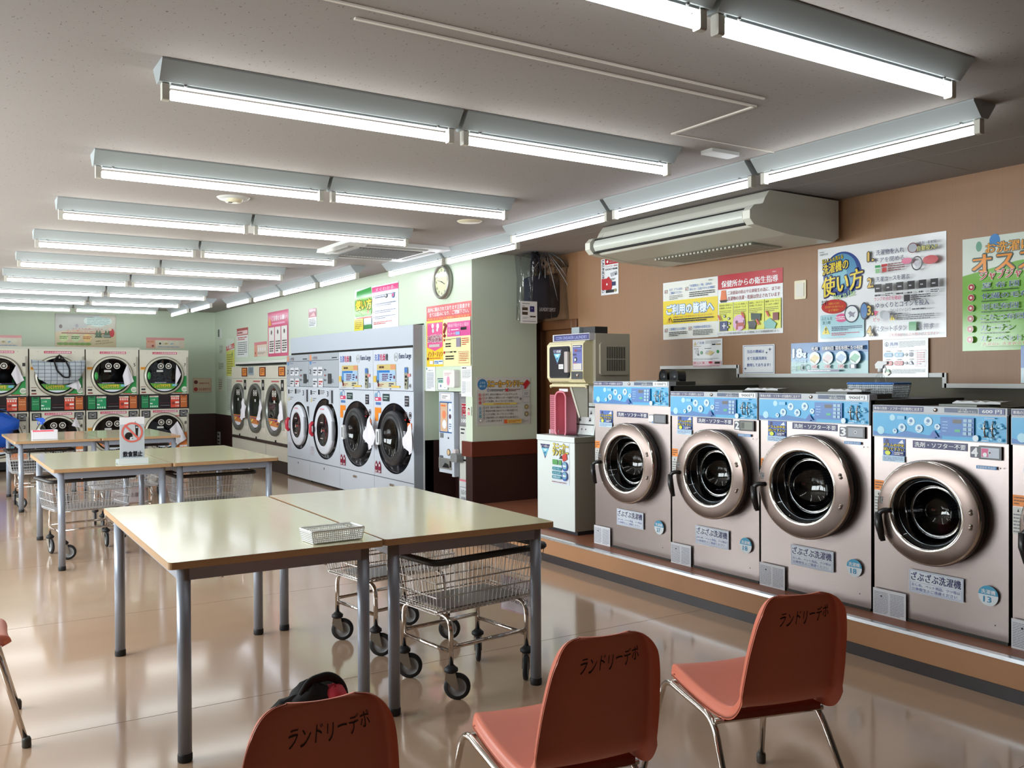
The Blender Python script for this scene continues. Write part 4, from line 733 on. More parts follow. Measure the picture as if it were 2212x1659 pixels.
for (x, y, z, w, lab) in ((4.22, 3.36, PH+1.1175, .22, 'washer 3'), (4.22, 2.62, PH+1.0675, .24, 'washer 4'), (4.22, 3.98, PH+1.1175, .26, 'washer 2')):
    mb = MB(); rnd = random.Random(int(w*100)); n = 10
    V = [(w*i/n, .10*j, .004+.012*abs(math.sin(i*1.3+j))) for i in range(n+1) for j in range(2)]; V += [(a, b, 0) for a, b, c in V]
    F = [(2*i, 2*i+2, 2*i+3, 2*i+1) for i in range(n)]+[(2*n+2+2*i+1, 2*n+2+2*i+3, 2*n+2+2*i+2, 2*n+2+2*i) for i in range(n)]+[(2*i, 2*n+2+2*i, 2*n+4+2*i, 2*i+2) for i in range(n)]
    mb.add(V, F, pm('white_cloth', (222, 224, 226), .8)); tag(mb.build('wiping_cloth', loc=(x, y, z), rz=R90), 'white folded wiping cloth lying on top of %s' % lab, 'cloth', 'wiping cloths on the washers')
# ================================================================== TABLES
M_top = pm('table_laminate', (232, 226, 190), .13, noise=.03, nscale=9, stretch=(5, .4, 1), spec=.6, coat=.2)
M_edge = pm('table_edge', (178, 142, 104), .4, noise=.08, nscale=20)
M_leg = pm('table_leg_grey', (150, 158, 172), .35, .3, noise=.03, nscale=90)
def make_table(loc, rz, label, w=.825, d=1.608, h=.74):
    t = thing('work_table', label, 'table', loc, rz, 'folding tables pushed together in pairs')
    mb = MB(); R = rrect(0, 0, w, d, .018, 4); mb.prism(R, 'z', h-.026, h-.0012, M_edge); mb.add([(a, b, h) for a, b in rrect(.001, .001, w-.001, d-.001, .017, 4)], [tuple(range(20))], M_top)
    mb.prism(rrect(.0005, .0005, w-.0005, d-.0005, .018, 4), 'z', h-.0012, h-.0004, M_edge); mb.build('table_top', t)
    mb = MB(); i = .058
    mb.box(i, i-.012, h-.078, w-i, i+.012, h-.026, M_leg); mb.box(i, d-i-.012, h-.078, w-i, d-i+.012, h-.026, M_leg); mb.box(i-.012, i, h-.078, i+.012, d-i, h-.026, M_leg); mb.box(w-i-.012, i, h-.078, w-i+.012, d-i, h-.026, M_leg)
    for x in (.2, .6): mb.lathe([(0, -.006), (.006, -.006), (.006, 0)], (x, i, h-.078), 'z', chrome, 8)
    mb.build('frame', t)
    for x in (i+.006, w-i-.006):
        for y in (i+.006, d-i-.006):
            mb = MB(); mb.tube([(x, y, .03), (x, y, h-.027)], .0245, M_leg, 20); l = mb.build('leg', t)
            mb = MB(); mb.lathe([(0, 0), (.024, 0), (.0265, .004), (.0265, .026), (.0245, .032), (0, .032)], (x, y, 0), 'z', rubber, 20); mb.build('foot_cap', l)
    return t
T1 = make_table((.683, 3.362, 0), -.0095, 'cream-topped work table, left one of the nearest pair, white tray on it')
def put(loc, rz, label): c = copy_tree(T1); c.location = loc; c.rotation_euler.z = rz; c['label'] = label; return c
put((1.5155, 3.3595, 0), -.0155, 'cream-topped work table, right one of the nearest pair, empty top, wire carts under it')
put((.683, 7.235, 0), .012, 'work table carrying the no-food sign, left one of the middle pair')
put((1.512, 7.245, 0), .012, 'work table with an empty top, right one of the middle pair')
put((.655, 10.62, 0), .02, 'work table with spray bottle box on it, left one of the farthest pair')
put((1.484, 10.64, 0), .02, 'work table right beside the one with the spray bottle box, farthest pair')
basket('white_tray', 'small white plastic basket on the nearest left table', (1.335, 3.475, .742), .06, .225, .125, .048, pm('white_plastic', (236, 238, 236), .4), nb=26, nr=6, rr=.003, taper=.93, cat='basket')
# things on the far tables
t = thing('no_food_sign', 'upright white card with red no-food symbol and four black characters, on a table', 'sign', (1.245, 7.40, .7405), .0)
mb = MB(); mb.box(-.108, -.05, 0, .108, .05, .004, clear); mb.box(-.108, -.052, 0, .108, -.046, .045, pm('frosted_stand', (214, 222, 226), .3)); mb.box(-.108, .046, 0, .108, .052, .035, pm('frosted_stand', (214, 222, 226), .3)); mb.build('stand', t)
mb = MB(); mb.box(-.088, -.008, .03, .088, -.004, .355, ink((232, 234, 238))); p = Pr(mb, -.008, (-.088, .355, .176, .325))
p.disc(.5, .36, .20, WHT, 32); p.poly([(.62, .2), (.76, .2), (.73, .45), (.65, .45)], BLK); p.poly([(.645, .225), (.735, .225), (.725, .26), (.65, .26)], WHT); p.rect(.62, .10, .635, .2, BLK); p.disc(.36, .44, .085, BLK, 24); p.disc(.47, .5, .035, WHT, 12); p.disc(.5, .5, .012, BLK, 8)
p.poly([(.17, .20), (.22, .165), (.83, .52), (.78, .555)], (222, 110, 100)); p.ring(.5, .36, .235, .04, (222, 110, 100), 40); p.text('飲食禁止', .12, .80, .9, .93, BLK, .035); mb.build('card', t)
mb = MB(); mb.box(-.09, -.0105, .028, .09, -.0095, .30, clear); mb.build('cover', t)
t = thing('clear_box', 'white-and-pink open plastic box holding a blue-headed spray bottle', 'box', (.955, 10.86, .7405), .02)
mb = MB(); m_ = pm('frosted_box', (222, 218, 228), .4)
for a in ((-.12, -.06, .12, -.056), (-.12, .056, .12, .06), (-.12, -.06, -.116, .06), (.116, -.06, .12, .06)): mb.box(a[0], a[1], 0, a[2], a[3], .10, m_)
mb.box(-.12, -.06, 0, .12, .06, .004, m_); mb.box(-.12, -.0615, .085, .08, -.06, .10, pm('pink_tape', (235, 90, 110), .5)); mb.build('body', t)
spray('spray_bottle', 'spray bottle with blue head and pale yellow liquid in the box on the far table', (.93, 10.86, .7455), math.pi, clear, pm('blue_head', (50, 100, 215), .4), 1.0, pm('yellow_liquid', (228, 232, 150), .3))
# ================================================================== WIRE CARTS
M_wire = pm('cart_wire', (192, 188, 184), .3, .85); M_wire_w = pm('cart_wire_white', (205, 208, 212), .35, .3); M_bump = pm('cart_bumper', (34, 32, 32), .5)
def caster(mb_parent, x, y, a, t):
    c = bpy.data.objects.new('caster', None)
    mb = MB(); mb.lathe([(0, .118), (.022, .118), (.03, .124), (.03, .136), (.022, .142), (.014, .15), (0, .15)], (0, 0, 0), 'z', rubber, 16)
    f = pm('fork_steel', (170, 168, 160), .3, .8)
    for s_ in (-1, 1): mb.prism([(-.02, .12), (.022, .12), (.026, .09), (-.018, .048), (-.034, .052)], 'y', s_*.017-.0015, s_*.017+.0015, f)
    mb.box(-.02, -.018, .112, .022, .018, .12, f); o = mb.build('caster', t, loc=(x, y, 0), rz=a)
    mb = MB(); mb.lathe([(.040, -.011), (.054, -.010), (.058, -.005), (.058, .005), (.054, .010), (.040, .011)], (-.026, 0, .058), 'y', rubber, 28)
    mb.lathe([(0, -.010), (.018, -.010), (.022, -.007), (.038, -.007), (.042, -.011)], (-.026, 0, .058), 'y', pm('hub_grey', (138, 140, 142), .4), 24)
    mb.lathe([(0, .010), (.018, .010), (.022, .007), (.038, .007), (.042, .011)], (-.026, 0, .058), 'y', pm('hub_grey', (138, 140, 142), .4), 24); mb.build('wheel', o)
def make_cart(loc, rz, label, wire, cast=(0, 0, 0, 0), x0=-.31, x1=.31):
    t = thing('laundry_cart', label, 'cart', loc, rz, 'wire laundry carts under the tables')
    lx, ly = .215, .185; mb = MB(); r = .0115
    for s_ in (-1, 1):
        mb.tube(bend([(s_*lx, -ly, .14), (s_*lx, -ly, .355), (s_*lx, ly, .355), (s_*lx, ly, .14)], .06), r, chrome, 10)
        mb.tube([(s_*lx, -ly, .205), (s_*lx, ly, .205)], r*.8, chrome, 8); mb.tube([(-lx, s_*ly, .225), (lx, s_*ly, .225)], r*.8, chrome, 8)
        mb.tube([(-lx, s_*ly*.6, .357), (lx, s_*ly*.6, .357)], r*.6, chrome, 8)
    mb.build('frame', t)
    for (x, y), a in zip(((-lx, -ly), (lx, -ly), (-lx, ly), (lx, ly)), cast): caster(None, x, y, a, t)
    # basket of crossing wires
    mb = MB(); zt, zb = .60, .372; W, D, w, d = .31, .205, .275, .17; n1, n2 = 24, 15
    def P(fx, fy, z):
        k = (z-zb)/(zt-zb); return (fx*(w+(W-w)*k), fy*(d+(D-d)*k), z)
    for i in range(n1+1):
        f = -1+2*i/n1
        mb.tube([P(f, -1, zt), P(f, -1, zb+.008), P(f, -.96, zb), P(f, .96, zb), P(f, 1, zb+.008), P(f, 1, zt)], .0017, wire, 4, smooth=False)
    for j in range(n2+1):
        f = -1+2*j/n2
        mb.tube([P(-1, f, zt), P(-1, f, zb+.008), P(-.97, f, zb), P(.97, f, zb), P(1, f, zb+.008), P(1, f, zt)], .0017, wire, 4, smooth=False)
    for z in (zb+.012, zb+.075, zb+.14): mb.tube([P(1, 1, z), P(-1, 1, z), P(-1, -1, z), P(1, -1, z)], .0034, wire, 5, closed=True, smooth=False)
    mb.build('basket', t)
    mb = MB(); mb.tube([(a, b, .606) for a, b in rrect(-W-.008, -D-.008, W+.008, D+.008, .035, 4)], .015, M_bump, 8, closed=True); mb.build('bumper', t)
    mb = MB(); mb.box(-w*.75, -d*.8, zb+.004, w*.8, d*.8, zb+.009, pm('basket_liner', (120, 112, 110), .3, noise=.3, nscale=8)); mb.build('liner', t)
    return t
C1 = make_cart((2.05, 3.66, 0), math.radians(7.5), 'chrome wire laundry cart under the nearest right table, closest to the camera', M_wire, (2.45, .75, 2.5, 1.0))
def cart(loc, deg, label, wire=None, casts=None):
    c = copy_tree(C1); c.location = loc; c.rotation_euler.z = math.radians(deg); c['label'] = label
    if wire or casts:
        k = 0
        for ch in c.children:
            if wire and ch.name.startswith('basket'):
                ch.data = ch.data.copy(); ch.data.materials[0] = wire
            if casts and ch.name.startswith('caster'): ch.rotation_euler.z = casts[k]; k += 1
    return c
cart((2.02, 4.41, 0), 9.2, 'wire laundry cart under the nearest right table, behind the closest cart', None, (2.4, 2.4, 2.5, 2.3))
cart((.985, 7.93, 0), 10, 'white wire laundry cart under the middle pair, at its left end below the sign', M_wire_w, (2.9, 1.3, 1.6, 1.4))
cart((1.90, 7.72, 0), 3, 'white wire laundry cart under the middle pair, at its right end', M_wire_w, (1.5, -1.5, 1.4, -1.6))
cart((1.47, 9.22, 0), 2, 'wire laundry cart standing behind the middle pair of tables', M_wire_w, (1.5, -1.5, 1.4, -1.6))
cart((.93, 11.22, 0), 2, 'white wire laundry cart under the farthest pair, at its left end', M_wire_w, (2.5, -2.5, 1.4, -1.6))
cart((2.0, 11.45, 0), -8, 'wire laundry cart under the farthest pair, at its right end', M_wire_w, (2.5, -2.5, 1.4, -1.6))
t = tag(MB().build('x') if False else bpy.data.objects.new('tmp', None)) if False else None
mb = MB(); mb.box(0, 0, 0, .26, .0015, .17, pm('laminated_sheet', (205, 190, 196), .3, alpha=1)); p = Pr(mb, 0)
p.text('のお客様のため', .25, .085, .01, .045, (80, 70, 90), .01); p.text('お持ち帰り', .25, .14, .06, .105, (80, 70, 90), .01); p.frame(.004, .004, .256, .166, (220, 120, 130), .002)
tag(mb.build('paper_sign', loc=(2.345, 3.83, .245), rz=R90+math.radians(7.5)), 'pinkish laminated sheet with backward writing hung on the closest cart', 'sign')
mb = MB(); mb.box(0, 0, 0, .30, .0015, .14, pm('laminated_sheet_2', (196, 184, 184), .4)); p = Pr(mb, 0); p.text('カートのお願い', .02, .09, .28, .05, (110, 90, 100), .01); p.frame(.004, .004, .296, .136, (220, 120, 130), .002)
tag(mb.build('paper_sign', loc=(1.33, 9.0, .235), rz=0), 'pale printed sheet hung low on the cart behind the middle pair', 'sign')
# ================================================================== CHAIRS
M_ch = pm('coral_plastic', (232, 130, 104), .38, noise=.015, nscale=30, bump=.03, bscale=400)
M_mark = pm('marker_ink', (52, 20, 22), .5)
PROF = [(.255, .380, .17), (.245, .402, .188), (.21, .414, .202), (.14, .411, .212), (.05, .402, .216), (-.05, .395, .217), (-.13, .396, .216), (-.18, .412, .212), (-.212, .455, .208), (-.228, .515, .205), (-.242, .58, .199), (-.256, .64, .190), (-.268, .695, .177), (-.276, .730, .158), (-.280, .750, .128), (-.281, .758, .085)]
def prof(t):
    t = max(0, min(len(PROF)-1.0001, t)); i = int(t); f = t-i; P0, P1, P2, P3 = PROF[max(i-1, 0)], PROF[i], PROF[min(i+1, len(PROF)-1)], PROF[min(i+2, len(PROF)-1)]
    return tuple(.5*((2*b)+(-a+c)*f+(2*a-5*b+4*c-d)*f*f+(-a+3*b-3*c+d)*f**3) for a, b, c, d in zip(P0, P1, P2, P3))
def shell_pt(u, t, off=0.):
    y, z, hw = prof(t); y2, z2, _ = prof(t+.05); y1, z1, _ = prof(t-.05); ty, tz = y2-y1, z2-z1; L = math.hypot(ty, tz) or 1; ny, nz = tz/L, -ty/L   # sitter's side normal
    hw *= .87; a = abs(u); fold = 0 if a < .86 else ((a-.86)/.14)**1.6*.034; lat = u if a < .9 else math.copysign(.9+(a-.9)*.55, u)
    cup = .016*(a**2)*(1 if t > 8 else .5)
    k = (cup if a < .86 else cup)-fold+off
    fold *= 1 if t < 12.5 else max(.15, 1-(t-12.5)/2.4)
    k = (cup if a < .86 else cup)-fold+off; tip = max(0, (t-11.5)/3.5)**2*.010
    return (lat*hw, y+ny*k - tip*0, z+nz*k)
def make_chair(loc, rz, label):
    t = thing('stacking_chair', label, 'chair', loc, rz, 'coral plastic chairs with chrome legs')
    mb = MB(); NU, NT = 26, 60; us = [-1+2*i/NU for i in range(NU+1)]; T = len(PROF)-1
    us = sorted(set([-1, -.97, -.94, -.91, -.88, -.86]+[round(-.82+.082*i, 3) for i in range(21)]+[.86, .88, .91, .94, .97, 1])); NU = len(us)-1
    V = [shell_pt(u, T*j/NT) for j in range(NT+1) for u in us]; V2 = [shell_pt(u, T*j/NT, -.005) for j in range(NT+1) for u in us]; n = len(V); w_ = NU+1
    F = [(j*w_+i, j*w_+i+1, (j+1)*w_+i+1, (j+1)*w_+i) for j in range(NT) for i in range(NU)]; F2 = [tuple(n+k for k in f[::-1]) for f in F]
    B = [j*w_ for j in range(NT+1)]; B2 = [j*w_+NU for j in range(NT+1)]; E_ = []
    for a, b in zip(B[:-1], B[1:]): E_.append((b, a, n+a, n+b))
    for a, b in zip(B2[:-1], B2[1:]): E_.append((a, b, n+b, n+a))
    for i in range(NU): E_.append((i+1, i, n+i, n+i+1)); E_.append((NT*w_+i, NT*w_+i+1, n+NT*w_+i+1, n+NT*w_+i))
    mb.add(V+V2, F+F2+E_, M_ch, True)
    # handwriting on the rear of the back
    G, Fs, lo, hi = glyphs('ランドリーデポ', .0); rnd = random.Random(5); P = []
    for a, b in G:
        fa = (a-lo[0])/(hi[0]-lo[0]); fb = (b-lo[1])/(hi[1]-lo[1]); u = -.42+fa*1.08; tt = 11.35+fb*.95+fa*.35+.06*math.sin(fa*22)
        q = shell_pt(u, tt, -.0062); P.append(q)
    mb.add(P, [f[::-1] for f in Fs], M_mark); mb.add(P, Fs, M_mark)
    mb.build('seat_shell', t)
    r = .0105
    for s_ in (-1, 1):
        mb = MB(); mb.tube(bend([(s_*.235, .30, .015), (s_*.195, .205, .382), (s_*.185, -.10, .350), (s_*.215, -.295, .015)], .055, 6), r, chrome, 10); l = mb.build('side_frame', t)
        for y, x in ((.30, .235), (-.295, .215)):
            m2 = MB(); m2.lathe([(0, 0), (.014, 0), (.0165, .004), (.0165, .03), (.012, .04), (0, .04)], (s_*x, y, 0), 'z', pm('chair_foot', (70, 68, 64), .5), 14); m2.build('foot_cap', l)
    for y, z in ((.17, .376), (-.115, .350)):
        mb = MB(); mb.tube([(-.19, y, z), (.19, y, z)], .009, chrome, 8); mb.box(-.17, y-.02, z+.004, .17, y+.02, z+.022, pm('coral_dark', (150, 60, 42), .5)); mb.build('cross_bar', t)
    return t
CH_A = make_chair((2.19, 2.05, 0), math.radians(-15), 'coral plastic chair nearest the steel washers, back turned to the camera')
def chair(loc, deg, label): c = copy_tree(CH_A); c.location = loc; c.rotation_euler.z = math.radians(deg); c['label'] = label
chair((1.428, 2.04, 0), -9, 'coral plastic chair seen from behind, in the middle of the three near ones')
chair((.668, 2.0, 0), -6, 'coral plastic chair cut off by the bottom edge, black backpack on its seat')
chair((-.03, 4.117, 0), -90, 'coral plastic chair at the left edge facing the nearest table')
# backpack on the near-left chair
t = thing('backpack', 'black backpack with a red patch, on the seat of the near-left chair', 'bag', (.715, 2.08, .418), math.radians(-5)); t.scale = (1, .9, 1.22)
def blob(mb, c, s_, mat, n=18, m=12, seed=1, amp=.08, top=1.):
    rnd = random.Random(seed); ph = [rnd.uniform(0, 6) for _ in range(6)]; V = []
    for j in range(m+1):
        th = math.pi*j/m
        for i in range(n):
            q = 2*math.pi*i/n; k = 1+amp*(math.sin(3*q+ph[0])*math.sin(2*th+ph[1])+.6*math.sin(5*q+ph[2]+th*3)+.4*math.sin(7*th+ph[3]))
            V.append((c[0]+s_[0]*k*math.sin(th)*math.cos(q), c[1]+s_[1]*k*math.sin(th)*math.sin(q), c[2]+s_[2]*k*math.cos(th)))
    mb.add(V, [(j*n+i, j*n+(i+1) % n, (j+1)*n+(i+1) % n, (j+1)*n+i) for j in range(m) for i in range(n)], mat, True)
M_blk = pm('black_fabric', (16, 15, 17), .85, noise=.2, bump=.4, bscale=120)
mb = MB(); blob(mb, (.01, 0, .09), (.105, .10, .10), M_blk, seed=3, amp=.06); blob(mb, (.04, .0, .16), (.07, .08, .05), M_blk, seed=5, amp=.1); mb.build('body', t)
mb = MB(); blob(mb, (.075, -.04, .155), (.035, .06, .052), pm('red_fabric', (200, 42, 62), .7, bump=.3, bscale=90), seed=8, amp=.05); mb.build('red_panel', t)
mb = MB(); mb.tube(bend([(.0, -.02, .19), (.02, -.02, .215), (.07, -.02, .222), (.10, -.03, .20), (.112, -.03, .12)], .02), .009, M_blk, 8); mb.build('carry_handle', t); mb = MB(); mb.tube(bend([(-.07, -.06, .15), (-.11, -.08, .13), (-.125, -.05, .07)], .02), .013, M_blk, 8); mb.build('strap', t)
# ================================================================== WHITE COMBO DRYERS
M_w = pm('combo_white', (208, 216, 228), .22, noise=.01, coat=.2); M_lg = pm('combo_grey', (172, 180, 190), .3)
M_seam = pm('seam_dark', (70, 78, 92), .5)
def towel(label, loc, rz, pts, d=.012, name='white_cloth'):
    """cloth hung from one corner: outline in local x,z, softly folded"""
    mb = MB(); n = len(pts); cx = sum(p[0] for p in pts)/n; cz = sum(p[1] for p in pts)/n; V = []; K = 7; m = 24
    per = []
    for i in range(n):
        a, b = pts[i], pts[(i+1) % n]
        for k in range(m//n+1): f = k/(m//n+1); per.append((a[0]+(b[0]-a[0])*f, a[1]+(b[1]-a[1])*f))
    N = len(per)
    for s_ in (0, 1):
        for k in range(K+1):
            for (a, b) in per:
                x = cx+(a-cx)*k/K; z = cz+(b-cz)*k/K; V.append((x, -.012-.010*math.sin(x*55+z*9)-.006*math.sin(x*23)-(.003 if s_ == 0 else 0), z))
    F = []
    for s_ in (0, 1):
        o = s_*N*(K+1)
        for k in range(K):
            for i in range(N):
                q = (o+k*N+i, o+k*N+(i+1) % N, o+(k+1)*N+(i+1) % N, o+(k+1)*N+i); F.append(q if s_ else q[::-1])
    mb.add(V, F, pm('towel_cloth', (226, 224, 232), .9, bump=.2, bscale=200), True); p = Pr(mb, -.034)
    return tag(mb.build(name, loc=loc, rz=rz), label, 'cloth', 'white cloths hung on dryer doors')
def ring_door(t, cx, cz, R, y, mat, prof, name='door', n=48):
    mb = MB(); mb.lathe([(R*a, y+b) for a, b in prof], (cx, 0, cz), 'y', mat, n); return mb.build(name, t)
H1, HB = 1.690, .283
def combo(kind, Y0, W, num, label, sp):
    t = thing('combo_dryer', label, 'dryer', (XD, Y0, 0), R90, 'tall white washer-dryers built into the wall')
    W -= .006; z1 = 1.262 if kind == 'a' else 1.238; f = lambda a, b, X=XD: (Y0-onx(a, b, X).y, onx(a, b, X).z)
    cx, cz, Ro, Rz = sp['open']
    mb = MB(); cabinet(mb, 0, W, .03, H1, .8, M_w); front_with_hole(mb, W, HB+.004, z1-.003, cx, cz, Ro, M_w, sz=Rz)
    mb.box(0, 0, z1-.003, W, .01, z1+.003, M_seam); mb.box(0, -.0, HB-.004, W, .01, HB+.004, M_seam); mb.add([(0, 0, .03), (W, 0, .03), (W, 0, HB-.004), (0, 0, HB-.004)], [(0, 1, 2, 3)], M_w)
    mb.box(.02, .03, 0, W-.02, .7, .03, black)
    p = Pr(mb, 0, rough=.4)
    if kind == 'a':
        p.rect(0.03, z1-.04, .10, z1-.10, (90, 90, 100)) if False else None; p.text('1', .05, z1-.045, .09, z1-.105, (60, 60, 70), .02); p.bars(.11, z1-.05, .26, z1-.10, 2, GRY, .4, 1, 3); p.poly([(.05, z1-.20), (.11, z1-.20), (.08, z1-.13)], (200, 190, 130)); p.bars(.13, z1-.14, .25, z1-.19, 2, GRY, .4, 1, 3)
        p.rect(.33, z1-.035, .39, z1-.10, BLK); p.bars(.41, z1-.04, .56, z1-.095, 3, GRY, .5, 2, 3); p.text('3', .64, z1-.05, .69, z1-.12, (60, 60, 70), .02); p.rect(.71, z1-.03, .85, z1-.21, (190, 195, 205)); p.rect(.79, z1-.04, .85, z1-.20, (60, 60, 70)); p.poly([(.80, z1-.26), (.88, z1-.26), (.885, z1-.42)], (50, 55, 62))
        for q in (0, 1): p.ring(.07+q*.07, HB+.17, .03, .006, (190, 170, 180)); p.bars(.05+q*.07, HB+.13, .09+q*.07, HB+.08, 2, (200, 180, 190), .5, 1, 2)
    else:
        p.disc(.06, z1-.07, .045, (120, 165, 190)); p.ring(.13, z1-.05, .045, .012, (90, 130, 180)); p.rect(.03, z1-.075, .20, z1-.115, (215, 70, 110)); p.bars(.05, z1-.085, .17, z1-.105, 1, WHT, .8, 1, 2); p.rect(.05, z1-.13, .19, z1-.16, (80, 120, 180)); p.rect(.24, z1-.035, .42, z1-.115, (42, 62, 62)); p.bars(.26, z1-.05, .40, z1-.10, 2, (160, 180, 180), .5, 1, 4)
        p.rect(.03, z1-.19, .20, z1-.25, ORG); p.rect(.03, z1-.25, .12, z1-.34, ORG); p.rect(.80, z1-.05, .90, z1-.16, (45, 45, 52)); p.bars(.81, z1-.06, .89, z1-.15, 3, (150, 150, 160), .5, 1, 2)
        for q, c in ((0, WHT), (1, BLK)): p.ring(.83+q*.10, z1-.25, .035, .006, (90, 50, 60)); p.disc(.83+q*.10, z1-.25, .018, (60, 50, 50)); p.bars(.80+q*.10, z1-.29, .86+q*.10, z1-.31, 1, RED, .6, 1, 2)
        p.rect(.87, z1-.33, .97, z1-.40, (235, 120, 60))
        for q in (0, 1): p.poly([(.03+q*.09, HB+.04), (.10+q*.09, HB+.04), (.10+q*.09, HB+.13), (.065+q*.09, HB+.175), (.03+q*.09, HB+.13)], (140, 25, 60)); p.disc(.065+q*.09, HB+.125, .016, WHT, 10); p.bars(.035+q*.09, HB+.07, .095+q*.09, HB+.045, 2, WHT, .5, 1, 2)
        p.bars(.03, HB+.85, .05, HB+.84, 1, GRY, .5) if False else None
    mb.build('cabinet', t)
    mb = MB(); mb.box(W*.5-.012, -.004, HB-.045, W*.5+.012, 0, HB-.07, grey_p) if kind == 'a' else mb.rbox(W*.42, -.010, HB-.075, W*.42+.11, 0, HB-.048, chrome, .012, 'y'); mb.build('drawer_lock' if kind == 'a' else 'drawer_handle', t)
    # control panel on top
    mb = MB(); mb.box(.001, -.006, z1+.004, W-.001, .0, H1, M_lg if kind == 'a' else M_w); p = Pr(mb, -.006, rough=.35); zt = H1
    if kind == 'a':
        p.rect(0, zt-.085, W, zt-.092, (70, 75, 85)); p.disc(.07, zt-.055, .05, (225, 150, 110), 20, .8); p.poly([(.03, zt-.09), (.11, zt-.09), (.095, zt-.14), (.045, zt-.14)], (90, 140, 200)); p.text('大型乾燥', .14, zt-.035, .32, zt-.075, (130, 110, 120), .01); p.bars(W-.22, zt-.055, W-.03, zt-.07, 1, BLK, .8, 2, 4); p.bars(.14, zt-.11, .3, zt-.12, 1, (100, 120, 170), .8, 2, 4)
        p.text('2', .04, zt-.20, .085, zt-.26, (60, 60, 70), .02)
        for i in (0, 1):
            for j in (0, 1):
                u = .16+j*.19 if i == 0 else .16+j*.21; v = zt-.17-i*.145; p.rect(u, v, u+.17, v-.115, (225, 228, 235), .02); p.frame(u+.004, v-.004, u+.166, v-.111, (110, 115, 125), .002); p.bars(u+.02, v-.03, u+.15, v-.09, 2, (50, 55, 75) if (i, j) != (1, 1) else RED, .6, i+j, 3)
        for v, c in ((zt-.21, BLK), (zt-.28, RED), (zt-.34, BLK)): p.disc(.60, v, .014, c, 8); p.bars(.62, v+.01, .67, v-.01, 1, GRY, .6, 1, 2)
        p.rect(.71, zt-.26, .82, zt-.385, (60, 64, 68)); p.ring(.865, zt-.35, .022, .005, (50, 50, 60)); p.text(num, .856, zt-.335, .874, zt-.365, (40, 40, 50), .02); p.disc(W*.47, z1+.03, .007, BLK, 8)
    else:
        for i, (ch, c) in enumerate((('洗', (50, 90, 180)), ('濯', (50, 90, 180)), ('乾', (200, 50, 100)), ('燥', (200, 50, 100)), ('機', (60, 60, 70)))): p.text(ch, .04+i*.074, zt-.05, .105+i*.074, zt-.125, c, .03)
        p.ring(.60, zt-.09, .05, .012, (190, 195, 200)); p.bars(.57, zt-.075, .66, zt-.105, 1, (170, 175, 182), .9, 1, 4); p.text('Extra Large', .68, zt-.055, .97, zt-.125, (40, 60, 100), .02)
        a, b, c_, d_ = .11, zt-.165, .60, zt-.42; p.rect(a, b, c_, d_, (205, 200, 170)); p.rect(a, b, c_, b-.06, (205, 185, 120)); p.bars(a+.06, b-.015, a+.30, b-.045, 1, (90, 60, 40), .8, 1, 5); p.rect(a+.36, b-.005, c_-.01, b-.055, (215, 150, 110)); p.rect(a+.005, b-.065, c_-.005, b-.19, (165, 195, 225)); p.rect(a+.005, b-.065, c_-.15, b-.09, (40, 120, 200)); p.rect(a+.005, b-.065, a+.06, b-.19, (80, 140, 200))
        p.bars(a+.14, b-.10, a+.30, b-.18, 4, (100, 60, 100), .6, 2, 3); p.bars(a+.34, b-.10, a+.40, b-.18, 3, NAVY, .5, 2, 1); p.disc(a+.455, b-.14, .02, (110, 40, 60)); p.disc(a+.03, b-.19, .02, BLK); p.disc(a+.045, b-.225, .022, (110, 30, 40)); p.bars(a+.08, b-.21, a+.18, b-.245, 2, (170, 100, 80), .5, 2, 2); p.bars(a+.32, b-.20, a+.44, b-.245, 2, (80, 80, 90), .6, 2, 3)
        p.rect(.02, zt-.29, .095, zt-.36, (222, 190, 90)); p.rect(.82, zt-.20, .90, zt-.43, (150, 150, 130), .02); p.rect(.825, zt-.205, .895, zt-.26, (70, 120, 190), .01); p.bars(.835, zt-.28, .885, zt-.40, 3, BLK, .6, 2, 1); p.rect(.90, zt-.27, .96, zt-.30, (230, 140, 140)); p.text(num, .935, zt-.37, .965, zt-.42, (40, 40, 50), .03); p.rect(.50, z1+.055, .71, z1+.035, (222, 190, 90)); p.bars(.10, z1+.03, .25, z1+.02, 1, GRY, .5, 2, 4); p.disc(W*.47, z1+.02, .009, BLK, 8)
        p.rect(.0, 0, .0, 0, BLK) if False else None
    mb.build('control_panel', t)
    # door opening surround, tub and door
    mb = MB(); N = 56; V = []
    for y, k in ((0, 1), (.05, .97), (.06, .80), (.45, .80)): V += [(cx+Ro*k*math.cos(2*math.pi*i/N), y, cz+Ro*k*Rz*math.sin(2*math.pi*i/N)) for i in range(N)]
    mb.add(V, [(j*N+i, j*N+(i+1) % N, (j+1)*N+(i+1) % N, (j+1)*N+i) for j in range(3) for i in range(N)]+[tuple(range(3*N, 4*N))], pm('door_recess', (30, 30, 36), .15, coat=.3), True)
    mb.build('door_recess', t)
    dx, dz, Rd, Rg = sp['door']
    if kind == 'a':
        d = ring_door(t, dx, dz, Rd, 0, pm('white_ring', (222, 226, 236), .25), [(1.0, .02), (1.005, -.01)]); q_ = MB(); q_.lathe([(Rd*1.005, -.01), (Rd*.98, -.026), (Rd*.95, -.03)], (dx, 0, dz), 'y', _M['white_ring'], 56); q_.lathe([(Rd*.95, -.03), (Rg+.02, -.036)], (dx, 0, dz), 'y', _M['white_ring'], 56); q_.lathe([(Rg+.02, -.036), (Rg+.004, -.034), (Rg, -.02)], (dx, 0, dz), 'y', _M['white_ring'], 56); Pr(q_, -.033).bars(dx-.08, dz+(Rd+Rg)/2+.02, dx+.08, dz+(Rd+Rg)/2-.01, 1, (225, 150, 170), .6, 2, 8); q_.build('door_face', d)
